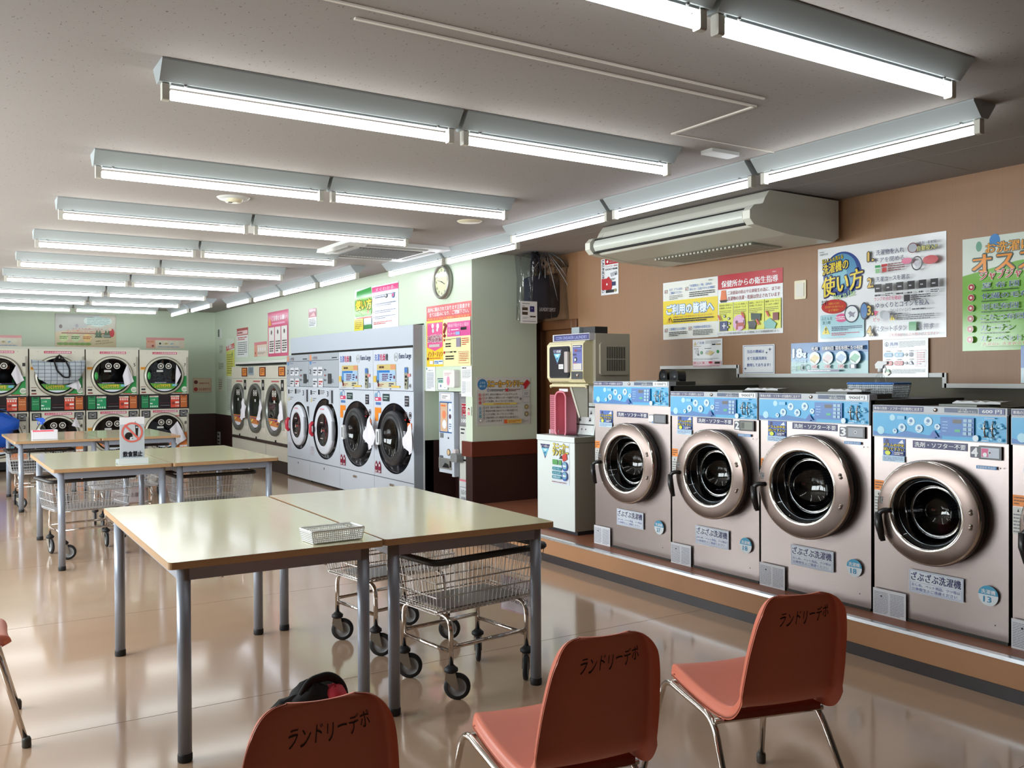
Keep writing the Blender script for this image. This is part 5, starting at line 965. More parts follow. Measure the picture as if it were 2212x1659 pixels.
        g = MB(); g.lathe([(Rg, -.035), (Rg*.7, -.012), (0, .0)], (dx, 0, dz), 'y', pm('combo_glass', (22, 18, 24), .06, coat=.5), 40); p = Pr(g, -.04, rough=.4)
        for v in (.10, -.10): p.bars(dx-.05, dz+v, dx+.05, dz+v-.015, 1, (200, 180, 180), .8, 2, 4)
        p.poly([(dx-.03, dz-.03), (dx+.0, dz-.03), (dx-.015, dz+.02)], (225, 210, 180)); p.bars(dx+.01, dz+.01, dx+.11, dz-.02, 1, (150, 60, 60), .8, 2, 3); g.build('door_glass', d)
        g = MB(); g.tube([(dx-Rd*1.04, -.04, dz+.09), (dx-Rd*1.10, -.065, dz+.05), (dx-Rd*1.10, -.065, dz-.05), (dx-Rd*1.04, -.04, dz-.09)], [.02, .026, .026, .02], pm('red_handle', (190, 40, 60), .3), 10); 
        if num == '2': g.box(dx-Rd*1.08, -.06, dz-.035, dx-Rd*.86, -.048, dz+.035, light_grey); g.box(dx-Rd*.86, -.062, dz-.035, dx-Rd*.80, -.05, dz+.035, black)
        g.build('handle', d)
        g = MB(); g.box(dx+Rd*.96, -.03, dz-.12, dx+Rd*1.06, -.01, dz+.12, light_grey); g.build('hinge', d)
        p = None
    else:
        d = ring_door(t, dx, dz, Rd, 0, pm('dark_ring', (52, 54, 58), .3), [(1.0, .03), (1.01, -.02), (.98, -.04), (.86, -.048), (.78, -.04), (.76, -.052), (.70, -.05), (Rg/Rd+.02, -.035), (Rg/Rd-.01, .0)])
        g = MB(); g.lathe([(Rg, -.03), (Rg*.75, .01), (0, .03)], (dx, 0, dz), 'y', glass_d, 40); g.build('door_glass', d)
        g = MB(); g.lathe([(Rg*1.0, .04), (Rg*1.05, .40), (0, .42)], (dx, 0, dz), 'y', drum_mat('combo_drum', 40, (90, 88, 80), (20, 20, 20)), 40); p = Pr(g, .25, rough=.4)
        p.rect(dx-.05, dz+.13, dx+.07, dz+.07, (235, 110, 60)); p.disc(dx-.06, dz-.18, .055, (215, 120, 70), 16); p.bars(dx-.02, dz-.24, dx+.12, dz-.26, 1, WHT, .8, 2, 2); p.bars(dx-.04, dz+.02, dx+.02, dz-.10, 3, (190, 190, 180), .3, 2, 1); g.build('drum', t)
        g = MB(); hx = dx-Rd*.93; g.rbox(hx-.05, -.075, dz-.085, hx+.035, -.045, dz+.085, pm('handle_white', (225, 228, 232), .3), .015, 'y'); g.rbox(hx-.012, -.077, dz-.06, hx+.006, -.074, dz+.06, black, .006, 'y'); g.build('handle', d, bevel=.004)
        g = MB(); g.box(dx+Rd*.93, -.025, dz-.09, dx+Rd*1.06, -.01, dz+.09, light_grey); g.build('hinge', d)
    return t
def sp_a(Y0, c, top, bot, d, g):     # pixel heights -> radii
    X = XD; f = lambda a, b: (Y0-onx(a, b, X).y, onx(a, b, X).z)
    u, zt = f(c[0], top); _, zb = f(c[0], bot); _, d1 = f(c[0], d[0]); _, d2 = f(c[0], d[1]); _, g1 = f(c[0], g[0]); _, g2 = f(c[0], g[1]); uo = f(c[1], 900)[0]
    return dict(open=(uo, (zt+zb)/2, 0, (zt-zb)/2), door=(u, (d1+d2)/2, (d1-d2)/2, (g1-g2)/2))
Zc = lambda x, y: (460+x/3.606, 620+y/3.606)
def mk(Y0, cxp, T, B, d, g, Ro, cx):
    s = sp_a(Y0, (cxp, cxp), T, B, d, g); u, z, _, rz = s['open']; dd = s['door']
    return dict(open=(cx, z, Ro, rz/Ro), door=(cx, dd[1], min(dd[2], Ro*.93), dd[3]))
combo('a', 12.430, .898, '1', 'tall white washer-dryer with small red-handled door, nearest the three small dryers', mk(12.430, 650, 868, 971, (874.5, 962.5), (892, 946), .385, .475))
combo('a', 11.532, 1.06, '2', 'tall white washer-dryer with a red handle, second from its left', mk(11.532, 705, 861, 993, (876, 982), (893, 963), .445, .56))
combo('b', 10.472, 1.036, '3', 'tall white washer-dryer with black-framed door and cloth, third in the row', mk(10.472, 772, 866, 1008, (881, 990), (898, 972), .46, .545))
combo('b', 9.436, 1.01, '4', 'tall white washer-dryer printed Extra Large at the right end of the row', mk(9.436, 857, 871, 1025, (888, 1006), (906, 988), .45, .53))
tag(MB().box(0, -.004, 1.715, 12.262-8.43, .1, 1.925, pm('fascia', (188, 198, 212), .35)).build('dryer_fascia', loc=(XD, 12.262, 0), rz=R90), 'long pale blue-white panel above the tall white dryers', 'panel')
tag(MB().box(0, .006, 1.69, 12.262-8.43, .1, 1.715, matte_black).box(0, .0, 0, .115, .1, 1.92, M_lg if False else light_grey).build('x') if False else MB().box(0, .006, 1.69, 12.262-8.43, .1, 1.715, matte_black).build('gap_strip', loc=(XD, 12.262, 0), rz=R90), 'thin black gap between the panel and the tall white dryers', 'strip')
tag(MB().box(0, -.003, 0, .010, .10, 1.925, pm('end_panel', (150, 158, 166), .35)).box(.0, .10, 0, .012, .119, 1.925, pm('end_edge', (226, 232, 236), .35)).build('dryer_end_panel', loc=(XD, 8.427, 0), rz=R90), 'grey vertical end panel at the right end of the tall white dryers', 'panel')
def towel_px(label, Y0, pts):
    X = XD-.065; towel(label, (X, Y0, 0), R90, [(Y0-onx(*Zc(*q), X).y, onx(*Zc(*q), X).z) for q in pts])
towel_px('white cloth hanging over the door of the third tall white dryer', 10.472, [(1222, 1000), (1252, 1080), (1268, 1160), (1262, 1225), (1228, 1268), (1178, 1160)])
towel_px('white cloth hanging over the door of the Extra Large dryer at the right end', 9.436, [(1540, 1060), (1557, 1150), (1556, 1290), (1545, 1308), (1515, 1270), (1483, 1205)])
# ================================================================== THREE SMALL WALL DRYERS
for i, (Y0, Y1, lab) in enumerate(((15.261, 14.314, 'farthest'), (14.314, 13.405, 'middle'), (13.405, 12.433, 'nearest'))):
    W = Y0-Y1-.008; t = thing('wall_dryer', 'cream coin dryer in the wall, %s of the three small ones, towel on its door' % lab, 'dryer', (XD, Y0, 0), R90, 'three small coin dryers in the wall')
    cx, cz, R = W*.47, .912, .375; mb = MB(); cabinet(mb, 0, W, .44, 1.56, .7, cream_e); front_with_hole(mb, W, .445, 1.56, cx, cz, R, cream_e)
    p = Pr(mb, 0, rough=.4); p.rect(0, 1.372, W, 1.368, M_seam); p.rect(.26, 1.335, .62, 1.315, (190, 80, 90)); p.rect(.70, 1.35, .83, 1.19, BLK); p.disc(.765, 1.27, .03, (190, 190, 190)); p.text(str(3-i), .02, 1.52, .06, 1.46, BLK, .02) if False else None
    p.rect(W*.80, .80, W*.99, .56, (222, 215, 205)); p.disc(W*.9, .74, .025, RED)
    mb.build('cabinet', t)
    mb = MB(); mb.box(.62, -.012, 1.40, .90, 0, 1.54, pm('panel_maroon', (95, 40, 30), .4)); p = Pr(mb, -.012); p.rect(.66, 1.525, .88, 1.415, (230, 140, 60)); p.bars(.70, 1.51, .85, 1.43, 3, (120, 60, 30), .5, 3, 2); p.rect(.66, 1.412, .72, 1.405, (70, 30, 30))
    mb.build('control_panel', t)
    if i == 1:
        mb = MB(); mb.box(.02, -.008, 1.42, .30, 0, 1.55, pm('key_panel', (150, 165, 175), .4)); p = Pr(mb, -.008); [p.rect(.035+k*.065, 1.54, .075+k*.065, 1.45, (90, 105, 115)) for k in range(4)]; mb.build('key_panel', t)
    mb = MB(); mb.lathe([(R, 0), (R*.95, .03), (R*.82, .05), (R*.82, .5), (0, .5)], (cx, 0, cz), 'y', drum_mat('dark_drum', 45, (70, 68, 70), (12, 12, 12)), 48); mb.build('drum', t)
    d = ring_door(t, cx, cz, R, 0, pm('door_grey_rim', (120, 122, 118), .3, .5), [(1.0, .0), (1.02, -.02), (1.0, -.045), (.94, -.05), (.86, -.04), (.82, -.01), (.80, .02)])
    g = MB(); g.lathe([(R*.83, -.02), (R*.6, -.01), (0, -.005)], (cx, 0, cz), 'y', glass_d, 40); g.build('door_glass', d)
    g = MB(); p = Pr(g, -.022, rough=.4)
    for q in (-.05, .06): p.disc(cx+q, cz+.235, .048, (222, 222, 216), 18); p.disc(cx+q, cz+.235, .034, (90, 60, 60), 14); p.disc(cx+q, cz+.235, .02, (222, 222, 216), 8)
    p.rect(cx-.02, cz+.14, cx+.05, cz+.10, (205, 205, 205)); ch = [(cx+R*.8*math.cos(a), cz+R*.8*math.sin(a)) for a in [math.radians(q) for q in range(205, 336, 10)]]
    p.poly(ch, (205, 130, 70)); ch = [(cx+R*.8*math.cos(a), cz+R*.8*math.sin(a)) for a in [math.radians(q) for q in range(232, 309, 8)]]; p.poly(ch, (230, 225, 235))
    for k in range(22): p.disc(cx-.2+.4*((k*37) % 22)/22, cz-.155-.055*((k*53) % 10)/10, .014, [(240, 220, 120), (120, 40, 90), (230, 110, 70)][k % 3], 6)
    p.rect(cx-.20, cz-.145, cx+.2, cz-.155, (90, 60, 150)); g.build('door_sticker', d)
    g = MB(); g.rbox(cx+R*.98, -.035, cz-.28, cx+R*.98+.05, -.0, cz+.28, pm('handle_bar', (190, 190, 180), .4), .01, 'y'); g.build('handle', d)
    towel_px('white cloth hanging over the door of the %s small wall dryer' % lab, Y0, [[(240, 865), (260, 930), (256, 1010), (232, 1036), (215, 1022)], [(378, 870), (386, 940), (382, 1010), (368, 1045), (345, 1032)], [(534, 880), (543, 950), (550, 1022), (530, 1060), (512, 1046)]][i])
mb = MB(); L = 15.261-12.433
mb.box(0, -.012, .40, L, 0, .4395, pm('strip_brown', (58, 46, 42), .4)); mb.box(0, .0, .19, L, .5, .40, cream_e); mb.box(L*.645, -.001, .19, L*.648, 0, .40, M_seam); mb.box(0, .03, 0, L, .5, .19, pm('base_brown', (48, 36, 32), .5))
for u in (.45, 1.35, 2.3): mb.box(u, -.014, .443, u+.03, 0, .475, black)
tag(mb.build('base_cabinet', loc=(XD, 15.261, 0), rz=R90), 'cream base cabinet with dark brown strip under the three small dryers', 'cabinet')
tag(MB().box(.2, .0, 1.60, L, .1, 1.64, pm('ledge_white', (220, 222, 216), .4)).box(.2, .01, 1.575, L, .1, 1.60, matte_black).build('dryer_ledge', loc=(XD, 15.261, 0), rz=R90), 'white ledge with a black gap just above the three small dryers', 'ledge')
# ================================================================== STACKED DRYERS ON THE BACK WALL
YD, H2 = 15.4, 1.832
def stacked(X0, W, up, lo, label, end=False):
    t = thing('stacked_dryer', label, 'dryer', (X0, YD, 0), 0, 'stacked cream coin dryers along the back wall')
    W -= .018; cx, R = W*.49, .283; c1, c2 = 1.42, .515
    mb = MB(); cabinet(mb, 0, W, .03, H2, 1.35, cream_e); front_with_hole(mb, W, 1.125, H2, cx, c1, R, cream_e); front_with_hole(mb, W, .15, .885, cx, c2, R, cream_e); mb.box(0, -.0, .03, W, .02, .15, black)
    mb.box(0, -.002, 1.08, W, .0, 1.125, cream_e) if False else None
    p = Pr(mb, 0, rough=.4)
    for z in (1.80, .862): p.rect(W*.26, z, W*.76, z-.036, (190, 55, 90)); p.text('ふわふわ高速静電乾燥機', W*.275, z-.006, W*.745, z-.030, (240, 225, 232), .03)
    p.poly([(W*.74, 1.415), (W*.975, 1.415), (W*.975, 1.145), (W*.66, 1.145)], (40, 150, 75)); p.disc(W*.91, 1.20, .045, (225, 228, 215), 18); p.bars(W*.87, 1.215, W*.95, 1.175, 3, (120, 140, 110), .5, 2, 2)
    p.poly([(W*.74, .50), (W*.975, .50), (W*.975, .18), (W*.66, .18)], (228, 130, 60)); p.bars(W*.80, .30, W*.96, .20, 2, WHT, .6, 2, 3)
    for z in (1.545, .60): p.rect(W*.02, z+.015, W*.13, z-.03, (235, 165, 50)); p.bars(W*.03, z+.01, W*.12, z-.02, 1, (180, 120, 40), .7, 2, 3)
    p.rect(W*.02, 1.25, W*.12, 1.243, (110, 50, 50)); p.rect(W*.03, 1.215, W*.11, 1.19, BLK); p.rect(W*.03, 1.165, W*.12, 1.145, (130, 50, 50)); p.rect(W*.70, 1.147, W*.86, 1.135, (190, 60, 60)); p.rect(W*.72, .775, W*.86, .762, (190, 60, 60))
    p.text(up, W*.905, 1.62, W*.94, 1.57, BLK, .02); p.text(lo, W*.905, .68, W*.945, .63, BLK, .02)
    for u in (W*.15, W*.82): p.disc(u, 1.79, .005, GRY, 6)
    mb.build('cabinet', t)
    # panel between the two doors
    mb = MB(); mb.box(0, -.014, .887, W, 0, 1.122, pm('panel_black', (34, 26, 30), .25)); p = Pr(mb, -.014, rough=.3)
    for a, b, c in ((.03, .17, (35, 130, 80)), (.19, .37, (40, 150, 100)), (.62, .80, (215, 80, 60)), (.82, .96, (190, 105, 55))):
        p.rect(W*a, 1.09 if a in (.19, .62) else 1.105, W*b, .905, c)
        if a in (.19, .62): p.rect(W*a, 1.098, W*b, 1.075, (225, 215, 200)); p.bars(W*(a+.01), 1.093, W*(b-.01), 1.08, 1, (150, 90, 80), .6, 3, 4)
        if a in (.03, .82): p.rect(W*(a+.03), 1.098, W*(b-.03), 1.085, BLK)
    p.text('上の機', W*.205, 1.05, W*.30, 1.02, (190, 235, 205), .02); p.poly([(W*.20, .985), (W*.25, .98), (W*.25, .965), (W*.20, .965)], WHT); p.text('下の機', W*.71, .945, W*.79, .918, (245, 225, 215), .02)
    for k in range(4):
        p.rect(W*(.20+k*.042), .94, W*(.228+k*.042), .915, (200, 240, 215)); p.rect(W*(.632+k*.042), 1.065, W*(.66+k*.042), 1.035, (245, 215, 210))
        for j in range(2): p.rect(W*(.05+k*.028), 1.045-j*.04, W*(.065+k*.028), 1.03-j*.04, (130, 200, 160)); p.rect(W*(.84+k*.028), 1.045-j*.04, W*(.855+k*.028), 1.03-j*.04, (235, 190, 150))
    p.disc(W*.67, .975, .022, (140, 60, 50)); p.rect(W*.71, 1.0, W*.79, .975, (245, 230, 225)); p.rect(W*.40, .985, W*.6, .98, (110, 50, 60)); p.rect(W*.40, .945, W*.6, .938, (130, 130, 130)); mb.build('control_panel', t)
    for z in (.865,):
        for u in (W*.03, W*.80 if not end else W*.78):
            mb = MB(); mb.box(u, -.01, z-.115, u+.13, 0, z-.002, BLK and pm('coin_black', (28, 28, 32), .35)); p = Pr(mb, -.01); p.rect(u+.015, z-.015, u+.115, z-.10, (120, 120, 122)); p.disc(u+.065, z-.055, .03, (60, 60, 62)); p.rect(u+.045, z-.045, u+.085, z-.055, (220, 220, 220)); mb.build('coin_slot', t)
    for c, nm in ((c1, 'upper_door'), (c2, 'lower_door')):
        g = MB(); g.lathe([(R, 0), (R*.9, .04), (R*.9, .5), (0, .5)], (cx, 0, c), 'y', drum_mat('dark_drum', 45, (70, 68, 70), (12, 12, 12)), 40); g.build('drum', t)
        d = MB(); d.lathe([(R*1.09, .0), (R*1.09, -.008)], (cx, 0, c), 'y', black, 48); d.lathe([(R*1.09, -.008), (R*1.07, -.012)], (cx, 0, c), 'y', black, 48); d.lathe([(R*1.07, -.010), (R*1.06, -.035), (R*1.02, -.045), (R*.96, -.045)], (cx, 0, c), 'y', pm('rim_cream', (200, 198, 182), .25, .3), 48); d.lathe([(R*.96, -.045), (R*.90, -.035), (R*.84, .0)], (cx, 0, c), 'y', black, 48); d = d.build(nm, t)
        g = MB(); g.lathe([(R*.92, -.03), (R*.6, -.022), (0, -.02)], (cx, 0, c), 'y', glass_d, 40); g.build('door_glass', d)
        g = MB(); p = Pr(g, -.036, rough=.4)
        for q in (-.055, .065): p.disc(cx+q, c+.155, .047, (222, 222, 214), 18); p.disc(cx+q, c+.155, .037, (60, 50, 50), 14); p.disc(cx+q, c+.155, .02, (200, 200, 190), 8)
        p.rect(cx-.12, c+.09, cx-.02, c+.06, (200, 204, 200)); r = R*.88; ch = [(cx+r*math.cos(a), c+r*math.sin(a)) for a in [math.radians(q) for q in range(208, 333, 6)]]; p.poly(ch, (90, 160, 60) if nm == 'upper_door' else (215, 130, 60)); ch = [(cx+r*math.cos(a), c+r*math.sin(a)) for a in [math.radians(q) for q in range(240, 301, 6)]]; p.poly(ch, (215, 225, 235))
        p.text('しっとりサラサラ!', cx-.15, c-.135, cx+.09, c-.19, YEL if nm == 'upper_door' else (160, 40, 110), .05, (40, 110, 50) if nm == 'upper_door' else WHT, .12); p.rect(cx-.2, c-.10, cx+.2, c-.12, (30, 30, 60)); p.bars(cx-.15, c-.103, cx+.15, c-.117, 1, (200, 200, 220), .6, 3, 12); p.rect(cx+.12, c-.135, cx+.19, c-.17, (120, 190, 215)); g.build('door_sticker', d)
        g = MB(); g.lathe([(0, -.004), (.06, -.004), (.062, 0)], (cx-R*.82, -.038, c), 'y', pm('door_green', (60, 160, 80), .35) if nm == 'upper_door' else pm('door_orange', (220, 120, 50), .35), 24, sx=.42); g.build('grip', d)
        g = MB(); g.rbox(W-.035, -.03, c-.30, W-.015, 0, c+.30, pm('hinge_bar', (170, 168, 156), .35, .3), .006, 'y') if nm == 'upper_door' or True else None; g.build('hinge', d)
    return t
stacked(-.385, .775, '−', '−', 'stacked pair of coin dryers mostly beyond the left edge of the photo') if False else None
stacked(.385, .775, '1', '2', 'stacked coin dryers 1 and 2 at the left edge, blue bag on the lower door')
stacked(1.160, .774, '3', '4', 'stacked coin dryers numbered 3 and 4, checked grey bag over the upper door')
stacked(1.934, .780, '5', '6', 'stacked coin dryers numbered 5 and 6')
stacked(2.714, .770, '7', '8', 'stacked coin dryers 7 and 8, at the right end of the back wall')
tag(MB().box(0, .2, H2, 2.33, 1.3, H2+.035, pm('top_board', (196, 200, 186), .5)).build('top_board', loc=(.385, YD-.2, 0)), 'pale board along the top of the stacked dryers', 'board')
for X0, zc, up, num, pts in ((.385, 1.42, 1, '1', [(.60, 1.60), (.70, 1.36), (.60, 1.30), (.53, 1.45)]), (1.160, 1.42, 1, '3', [(.66, 1.36), (.70, 1.26), (.66, 1.20), (.50, 1.27)]), (1.934, 1.42, 1, '5', [(.585, 1.61), (.685, 1.33), (.55, 1.25), (.52, 1.42)]), (2.714, 1.42, 1, '7', [(.55, 1.60), (.62, 1.44), (.53, 1.24), (.54, 1.45)]), (1.160, .5, 0, '4', [(.62, .80), (.68, .62), (.56, .66)]), (2.714, .5, 0, '8', [(.56, .68), (.70, .39), (.55, .30), (.44, .55)])):
    towel('white cloth hung on the door of dryer %s' % num, (X0, YD-.045, 0), 0, pts)
# bags on the dryers
t = thing('checked_bag', 'large grey checked shopping bag with black handles hung on dryer 3', 'bag', (1.18, YD-.135, 1.13), 0)
def check_mat():
    m = pm('checked_fabric', (178, 188, 196), .7, noise=.06, nscale=30); nt = m.node_tree; b = nt.nodes['Principled BSDF']; tc = nt.nodes.new('ShaderNodeTexCoord'); mp = nt.nodes.new('ShaderNodeMapping'); mp.inputs['Rotation'].default_value = (math.pi/2, 0, 0)
    br = nt.nodes.new('ShaderNodeTexBrick'); br.offset = 0; br.inputs['Scale'].default_value = 9; br.inputs['Mortar Size'].default_value = .035; br.inputs['Brick Width'].default_value = .75; br.inputs['Row Height'].default_value = .5
    nt.links.new(tc.outputs['Object'], mp.inputs[0]); nt.links.new(mp.outputs[0], br.inputs['Vector']); br.inputs['Mortar'].default_value = (.10, .12, .15, 1); br.inputs['Color1'].default_value = (.50, .56, .60, 1); br.inputs['Color2'].default_value = (.38, .44, .50, 1)
    nt.links.new(br.outputs[0], b.inputs['Base Color']); return m
mb = MB(); O = [(-.02, .54), (.12, .52), (.28, .50), (.45, .50), (.60, .525), (.73, .53), (.72, .40), (.66, .27), (.60, .20), (.40, .155), (.22, .17), (.09, .25), (.02, .40)]
cx, cz = .36, .38; N = len(O); V = []; K = 6
for s_ in (-1, 1):
    for k in range(K+1):
        for a, b in O: f = k/K; V.append((cx+(a-cx)*f, s_*.075*math.sqrt(max(0, 1-f*f))-.008*math.sin(a*40)*f, cz+(b-cz)*f))
F = []
for s_ in (0, 1):
    o = s_*N*(K+1)
    for k in range(K):
        for i in range(N): q = (o+k*N+i, o+k*N+(i+1) % N, o+(k+1)*N+(i+1) % N, o+(k+1)*N+i); F.append(q[::-1] if s_ else q)
mb.add(V, F, check_mat(), True); mb.build('bag_body', t)
mb = MB(); q = [(.36, -.05, .60), (.29, -.075, .53), (.33, -.09, .37), (.42, -.095, .27), (.50, -.09, .27), (.50, -.085, .40), (.45, -.07, .52), (.38, -.05, .60)]
mb.tube(bend(q, .03, 4), .012, M_blk, 8); mb.tube([(.34, -.03, .53), (.37, -.02, .615), (.40, -.03, .53)], .012, M_blk, 8); mb.build('handle', t)
M_blue = pm('blue_bag', (18, 84, 190), .35, noise=.15, nscale=8, bump=.4, bscale=12)
t = thing('blue_bag', 'big glossy blue shopping bag hung on dryer 2 at the left edge', 'bag', (.78, YD-.16, .52), 0)
mb = MB(); O = [(-.38, .34), (-.15, .37), (.02, .37), (.13, .31), (.235, .255), (.22, .12), (.15, .10), (.12, -.12), (.06, -.14), (-.35, -.16)]; N = len(O); cx, cz = -.08, .10; V = []
for s_ in (-1, 1):
    for k in range(K+1):
        for a, b in O: f = k/K; V.append((cx+(a-cx)*f, s_*.11*math.sqrt(max(0, 1-f*f))-.012*math.sin(a*30+b*17)*f, cz+(b-cz)*f))
F = []
for s_ in (0, 1):
    o = s_*N*(K+1)
    for k in range(K):
        for i in range(N): q = (o+k*N+i, o+k*N+(i+1) % N, o+(k+1)*N+(i+1) % N, o+(k+1)*N+i); F.append(q[::-1] if s_ else q)
mb.add(V, F, M_blue, True); mb.build('bag_body', t)
mb = MB(); mb.tube(bend([(-.1, -.08, .36), (-.05, -.10, .43), (.05, -.10, .40), (.13, -.08, .31)], .04), .010, pm('blue_strap', (30, 60, 110), .6), 8); mb.build('handle', t)
# ================================================================== GREEN WALL: CLOCK, POSTERS, RECESS MACHINES
t = thing('wall_clock', 'round silver-rimmed wall clock with cream dial above the red poster', 'clock', (XG, 7.955, 2.325), R90)
mb = MB(); mb.lathe([(0, 0), (.165, 0), (.172, -.02), (.170, -.05), (.158, -.062), (.146, -.058), (.140, -.035)], (0, 0, 0), 'y', pm('clock_rim', (150, 148, 140), .3, .6), 48); mb.build('rim', t)
mb = MB(); mb.lathe([(0, -.035), (.142, -.035)], (0, 0, 0), 'y', pm('clock_dial', (222, 222, 178), .4), 48); p = Pr(mb, -.036)
for h in range(1, 13):
    a = math.radians(90-30*h); x, z = .115*math.cos(a), .115*math.sin(a); p.text(str(h), x-(.013 if h > 9 else .008), z+.013, x+(.013 if h > 9 else .008), z-.013, (60, 60, 55), .02)
mb.build('dial', t)
for ang, L_, w_, nm in ((90-(3+47/60)*30, .07, .005, 'hour_hand'), (90-47*6, .105, .0035, 'minute_hand')):
    a = math.radians(ang); c, s_ = math.cos(a), math.sin(a); mb = MB(); mb.add([(-.012*c-s_*w_, -.041, -.012*s_+c*w_), (-.012*c+s_*w_, -.041, -.012*s_-c*w_), (L_*c+s_*w_*.4, -.041, L_*s_-c*w_*.4), (L_*c-s_*w_*.4, -.041, L_*s_+c*w_*.4)], [(0, 1, 2, 3)], black); mb.build(nm, t)
mb = MB(); mb.lathe([(0, -.05), (.144, -.05)], (0, 0, 0), 'y', clear, 40); mb.build('cover_glass', t)
def d_red(p):
    p.rect(0, 0, 1, .195, (190, 30, 45)); p.rect(0, .195, 1, .245, (210, 70, 50)); p.text('店内に掲示されております注意書きを', .03, .03, .97, .10, (240, 225, 230), .025); p.text('全てお読みになり、ご理解下さい。', .07, .11, .95, .18, (240, 225, 230), .025); p.text('防犯カメラにて録画しております', .04, .205, .96, .235, (235, 190, 90), .01)
    p.rect(0, .245, .41, 1, (240, 205, 60)); p.poly([(.02, .28), (.38, .28), (.38, .68), (.2, .745), (.02, .68)], (225, 95, 150)); p.disc(.15, .33, .04, WHT); p.disc(.27, .34, .045, WHT); p.disc(.16, .41, .035, (200, 230, 220)); p.disc(.26, .40, .03, WHT); p.text('24時間対応', .03, .48, .37, .60, (150, 25, 70), .03, WHT, .07); p.rect(.07, .635, .32, .68, (200, 190, 190)); p.text('インターフォン', .03, .755, .38, .835, (245, 220, 100), .03, (215, 120, 40), .07); p.bars(.08, .855, .37, .87, 1, RED, .7, 2, 6); p.disc(.04, .87, .025, (120, 60, 30)); p.rect(.19, .895, .40, .965, (220, 235, 245)); p.bars(.20, .905, .39, .955, 2, (40, 90, 170), .6, 2, 3); p.rect(.09, .905, .17, .96, WHT)
    p.rect(.41, .245, 1, 1, (236, 232, 178)); p.rect(.50, .30, 1, .53, (215, 90, 155)); p.text('機械が動かない場合', .52, .325, .97, .385, (240, 190, 215), .02); p.text('?', .42, .31, .49, .53, (130, 25, 35), .04); p.ring(.55, .425, .022, .006, WHT); p.bars(.59, .415, .78, .435, 1, WHT, .7, 2, 5); p.rect(.80, .395, .92, .44, BLK); p.text('モニターを', .52, .465, .68, .505, WHT, .01); p.rect(.69, .46, .78, .51, (150, 180, 225))
    for y, c in ((.58, 1), (.78, 2)): p.disc(.44, y, .022, RED); p.bars(.47, y-.02, .70, y+.01, 2, BLK, .4, c, 8); p.bars(.47, y+.05, .68, y+.075, 1, BLK, .8, c, 5); p.bars(.47, y+.09, .68, y+.115, 1, BLK, .8, c, 5)
    p.rect(.71, .555, .80, .70, (150, 140, 160)); p.bars(.83, .56, .97, .68, 4, RED, .4, 4, 4); p.frame(.76, .775, .97, .955, RED, .003); p.bars(.78, .79, .95, .93, 5, (190, 90, 70), .4, 4, 4); p.rect(.58, .765, .62, .785, BLK); p.rect(.66, .765, .70, .785, BLK)
poster('poster_read_notices', 'tall poster with a red heading and pink 24-hour box below the wall clock', 'poster', 'x', XG, (922, 663), (1019.5, 790), d_red, rough=.15)
def d_green(p):
    p.poly([(.05, .05), (.40, 0), (.42, .18), (.03, .22)], (60, 160, 70)); p.rect(0, .2, .42, .62, (120, 180, 60)); p.rect(.42, .03, 1, .16, (225, 80, 140)); p.text('すぐわかる', .5, .06, .9, .13, (245, 200, 220), .02); p.text('使い方', .03, .27, .41, .50, YEL, .05, BLK, .10); p.poly([(.02, .5), (.2, .62), (.42, .5), (.4, .66), (.02, .66)], (90, 165, 60)); p.disc(.33, .57, .05, (230, 100, 60))
    for y in (.25, .44, .60, .73): p.disc(.47, y, .018, (90, 60, 150)); p.bars(.50, y-.03, .95, y+.05, 2, (60, 80, 130), .4, int(y*100), 10)
    p.disc(.90, .28, .07, (60, 130, 190)); p.disc(.90, .28, .045, (225, 90, 130)); p.disc(.75, .27, .05, BLK); p.disc(.75, .27, .03, WHT); p.rect(0, .70, .22, 1, (225, 215, 60)); p.rect(.24, .72, .42, .86, (205, 215, 235)); p.rect(.24, .87, .42, .97, (40, 130, 60)); p.bars(.02, .73, .2, .95, 5, (160, 110, 40), .4, 5, 3); p.bars(.47, .83, .88, .90, 2, RED, .5, 6, 8); p.rect(.05, .68, .42, .71, (220, 80, 60))
poster('poster_green_guide', 'white, green and pink how-to poster high above the tall white dryers', 'poster', 'x', XG-.002, (767, 627), (861.5, 706), d_green, rough=.12)
def d_two(p): p.rect(0, 0, 1, .48, (150, 45, 75)); p.text('洗剤不要', .1, .05, .9, .18, WHT, .03); p.poly([(.2, .4), (.7, .22), (.9, .44)], (235, 150, 160)); p.bars(.08, .55, .9, .95, 5, (60, 80, 100), .4, 2, 4)
poster('poster_small_pink', 'small half dark-pink, half white sheet high on the green wall', 'poster', 'x', XG-.002, (667, 668), (684, 705), d_two)
def d_pnk(p):
    p.rect(0, 0, 1, 1, (210, 85, 125)); p.text('ご注意とお願い', .2, .09, .92, .21, (245, 235, 240), .03, (180, 40, 90), .07); p.poly([(.1, .1), (.03, .30), (.19, .30)], (235, 165, 60)); p.rect(.22, .25, .85, .29, (240, 160, 200))
    for k in range(3): p.rect(.05+k*.315, .345, .33+k*.315, .93, (232, 228, 228), .012); p.disc(.19+k*.315, .46, .05, (90, 60, 80)); p.bars(.09+k*.315, .64, .30+k*.315, .90, 5, (60, 50, 60), .5, k, 2)
poster('poster_pink_caution', 'pink poster with three white columns and a yellow warning triangle', 'poster', 'x', XG-.002, (579, 676), (624, 768), d_pnk)
def d_rw(p): p.rect(0, 0, 1, .25, (175, 40, 55)); p.rect(.05, .09, .95, .22, (235, 200, 205)); p.bars(.08, .11, .9, .2, 1, (150, 60, 70), .7, 1, 6); p.bars(.08, .29, .92, .42, 2, (190, 60, 70), .5, 2, 6); p.bars(.08, .46, .92, .93, 7, (100, 110, 110), .4, 3, 7)
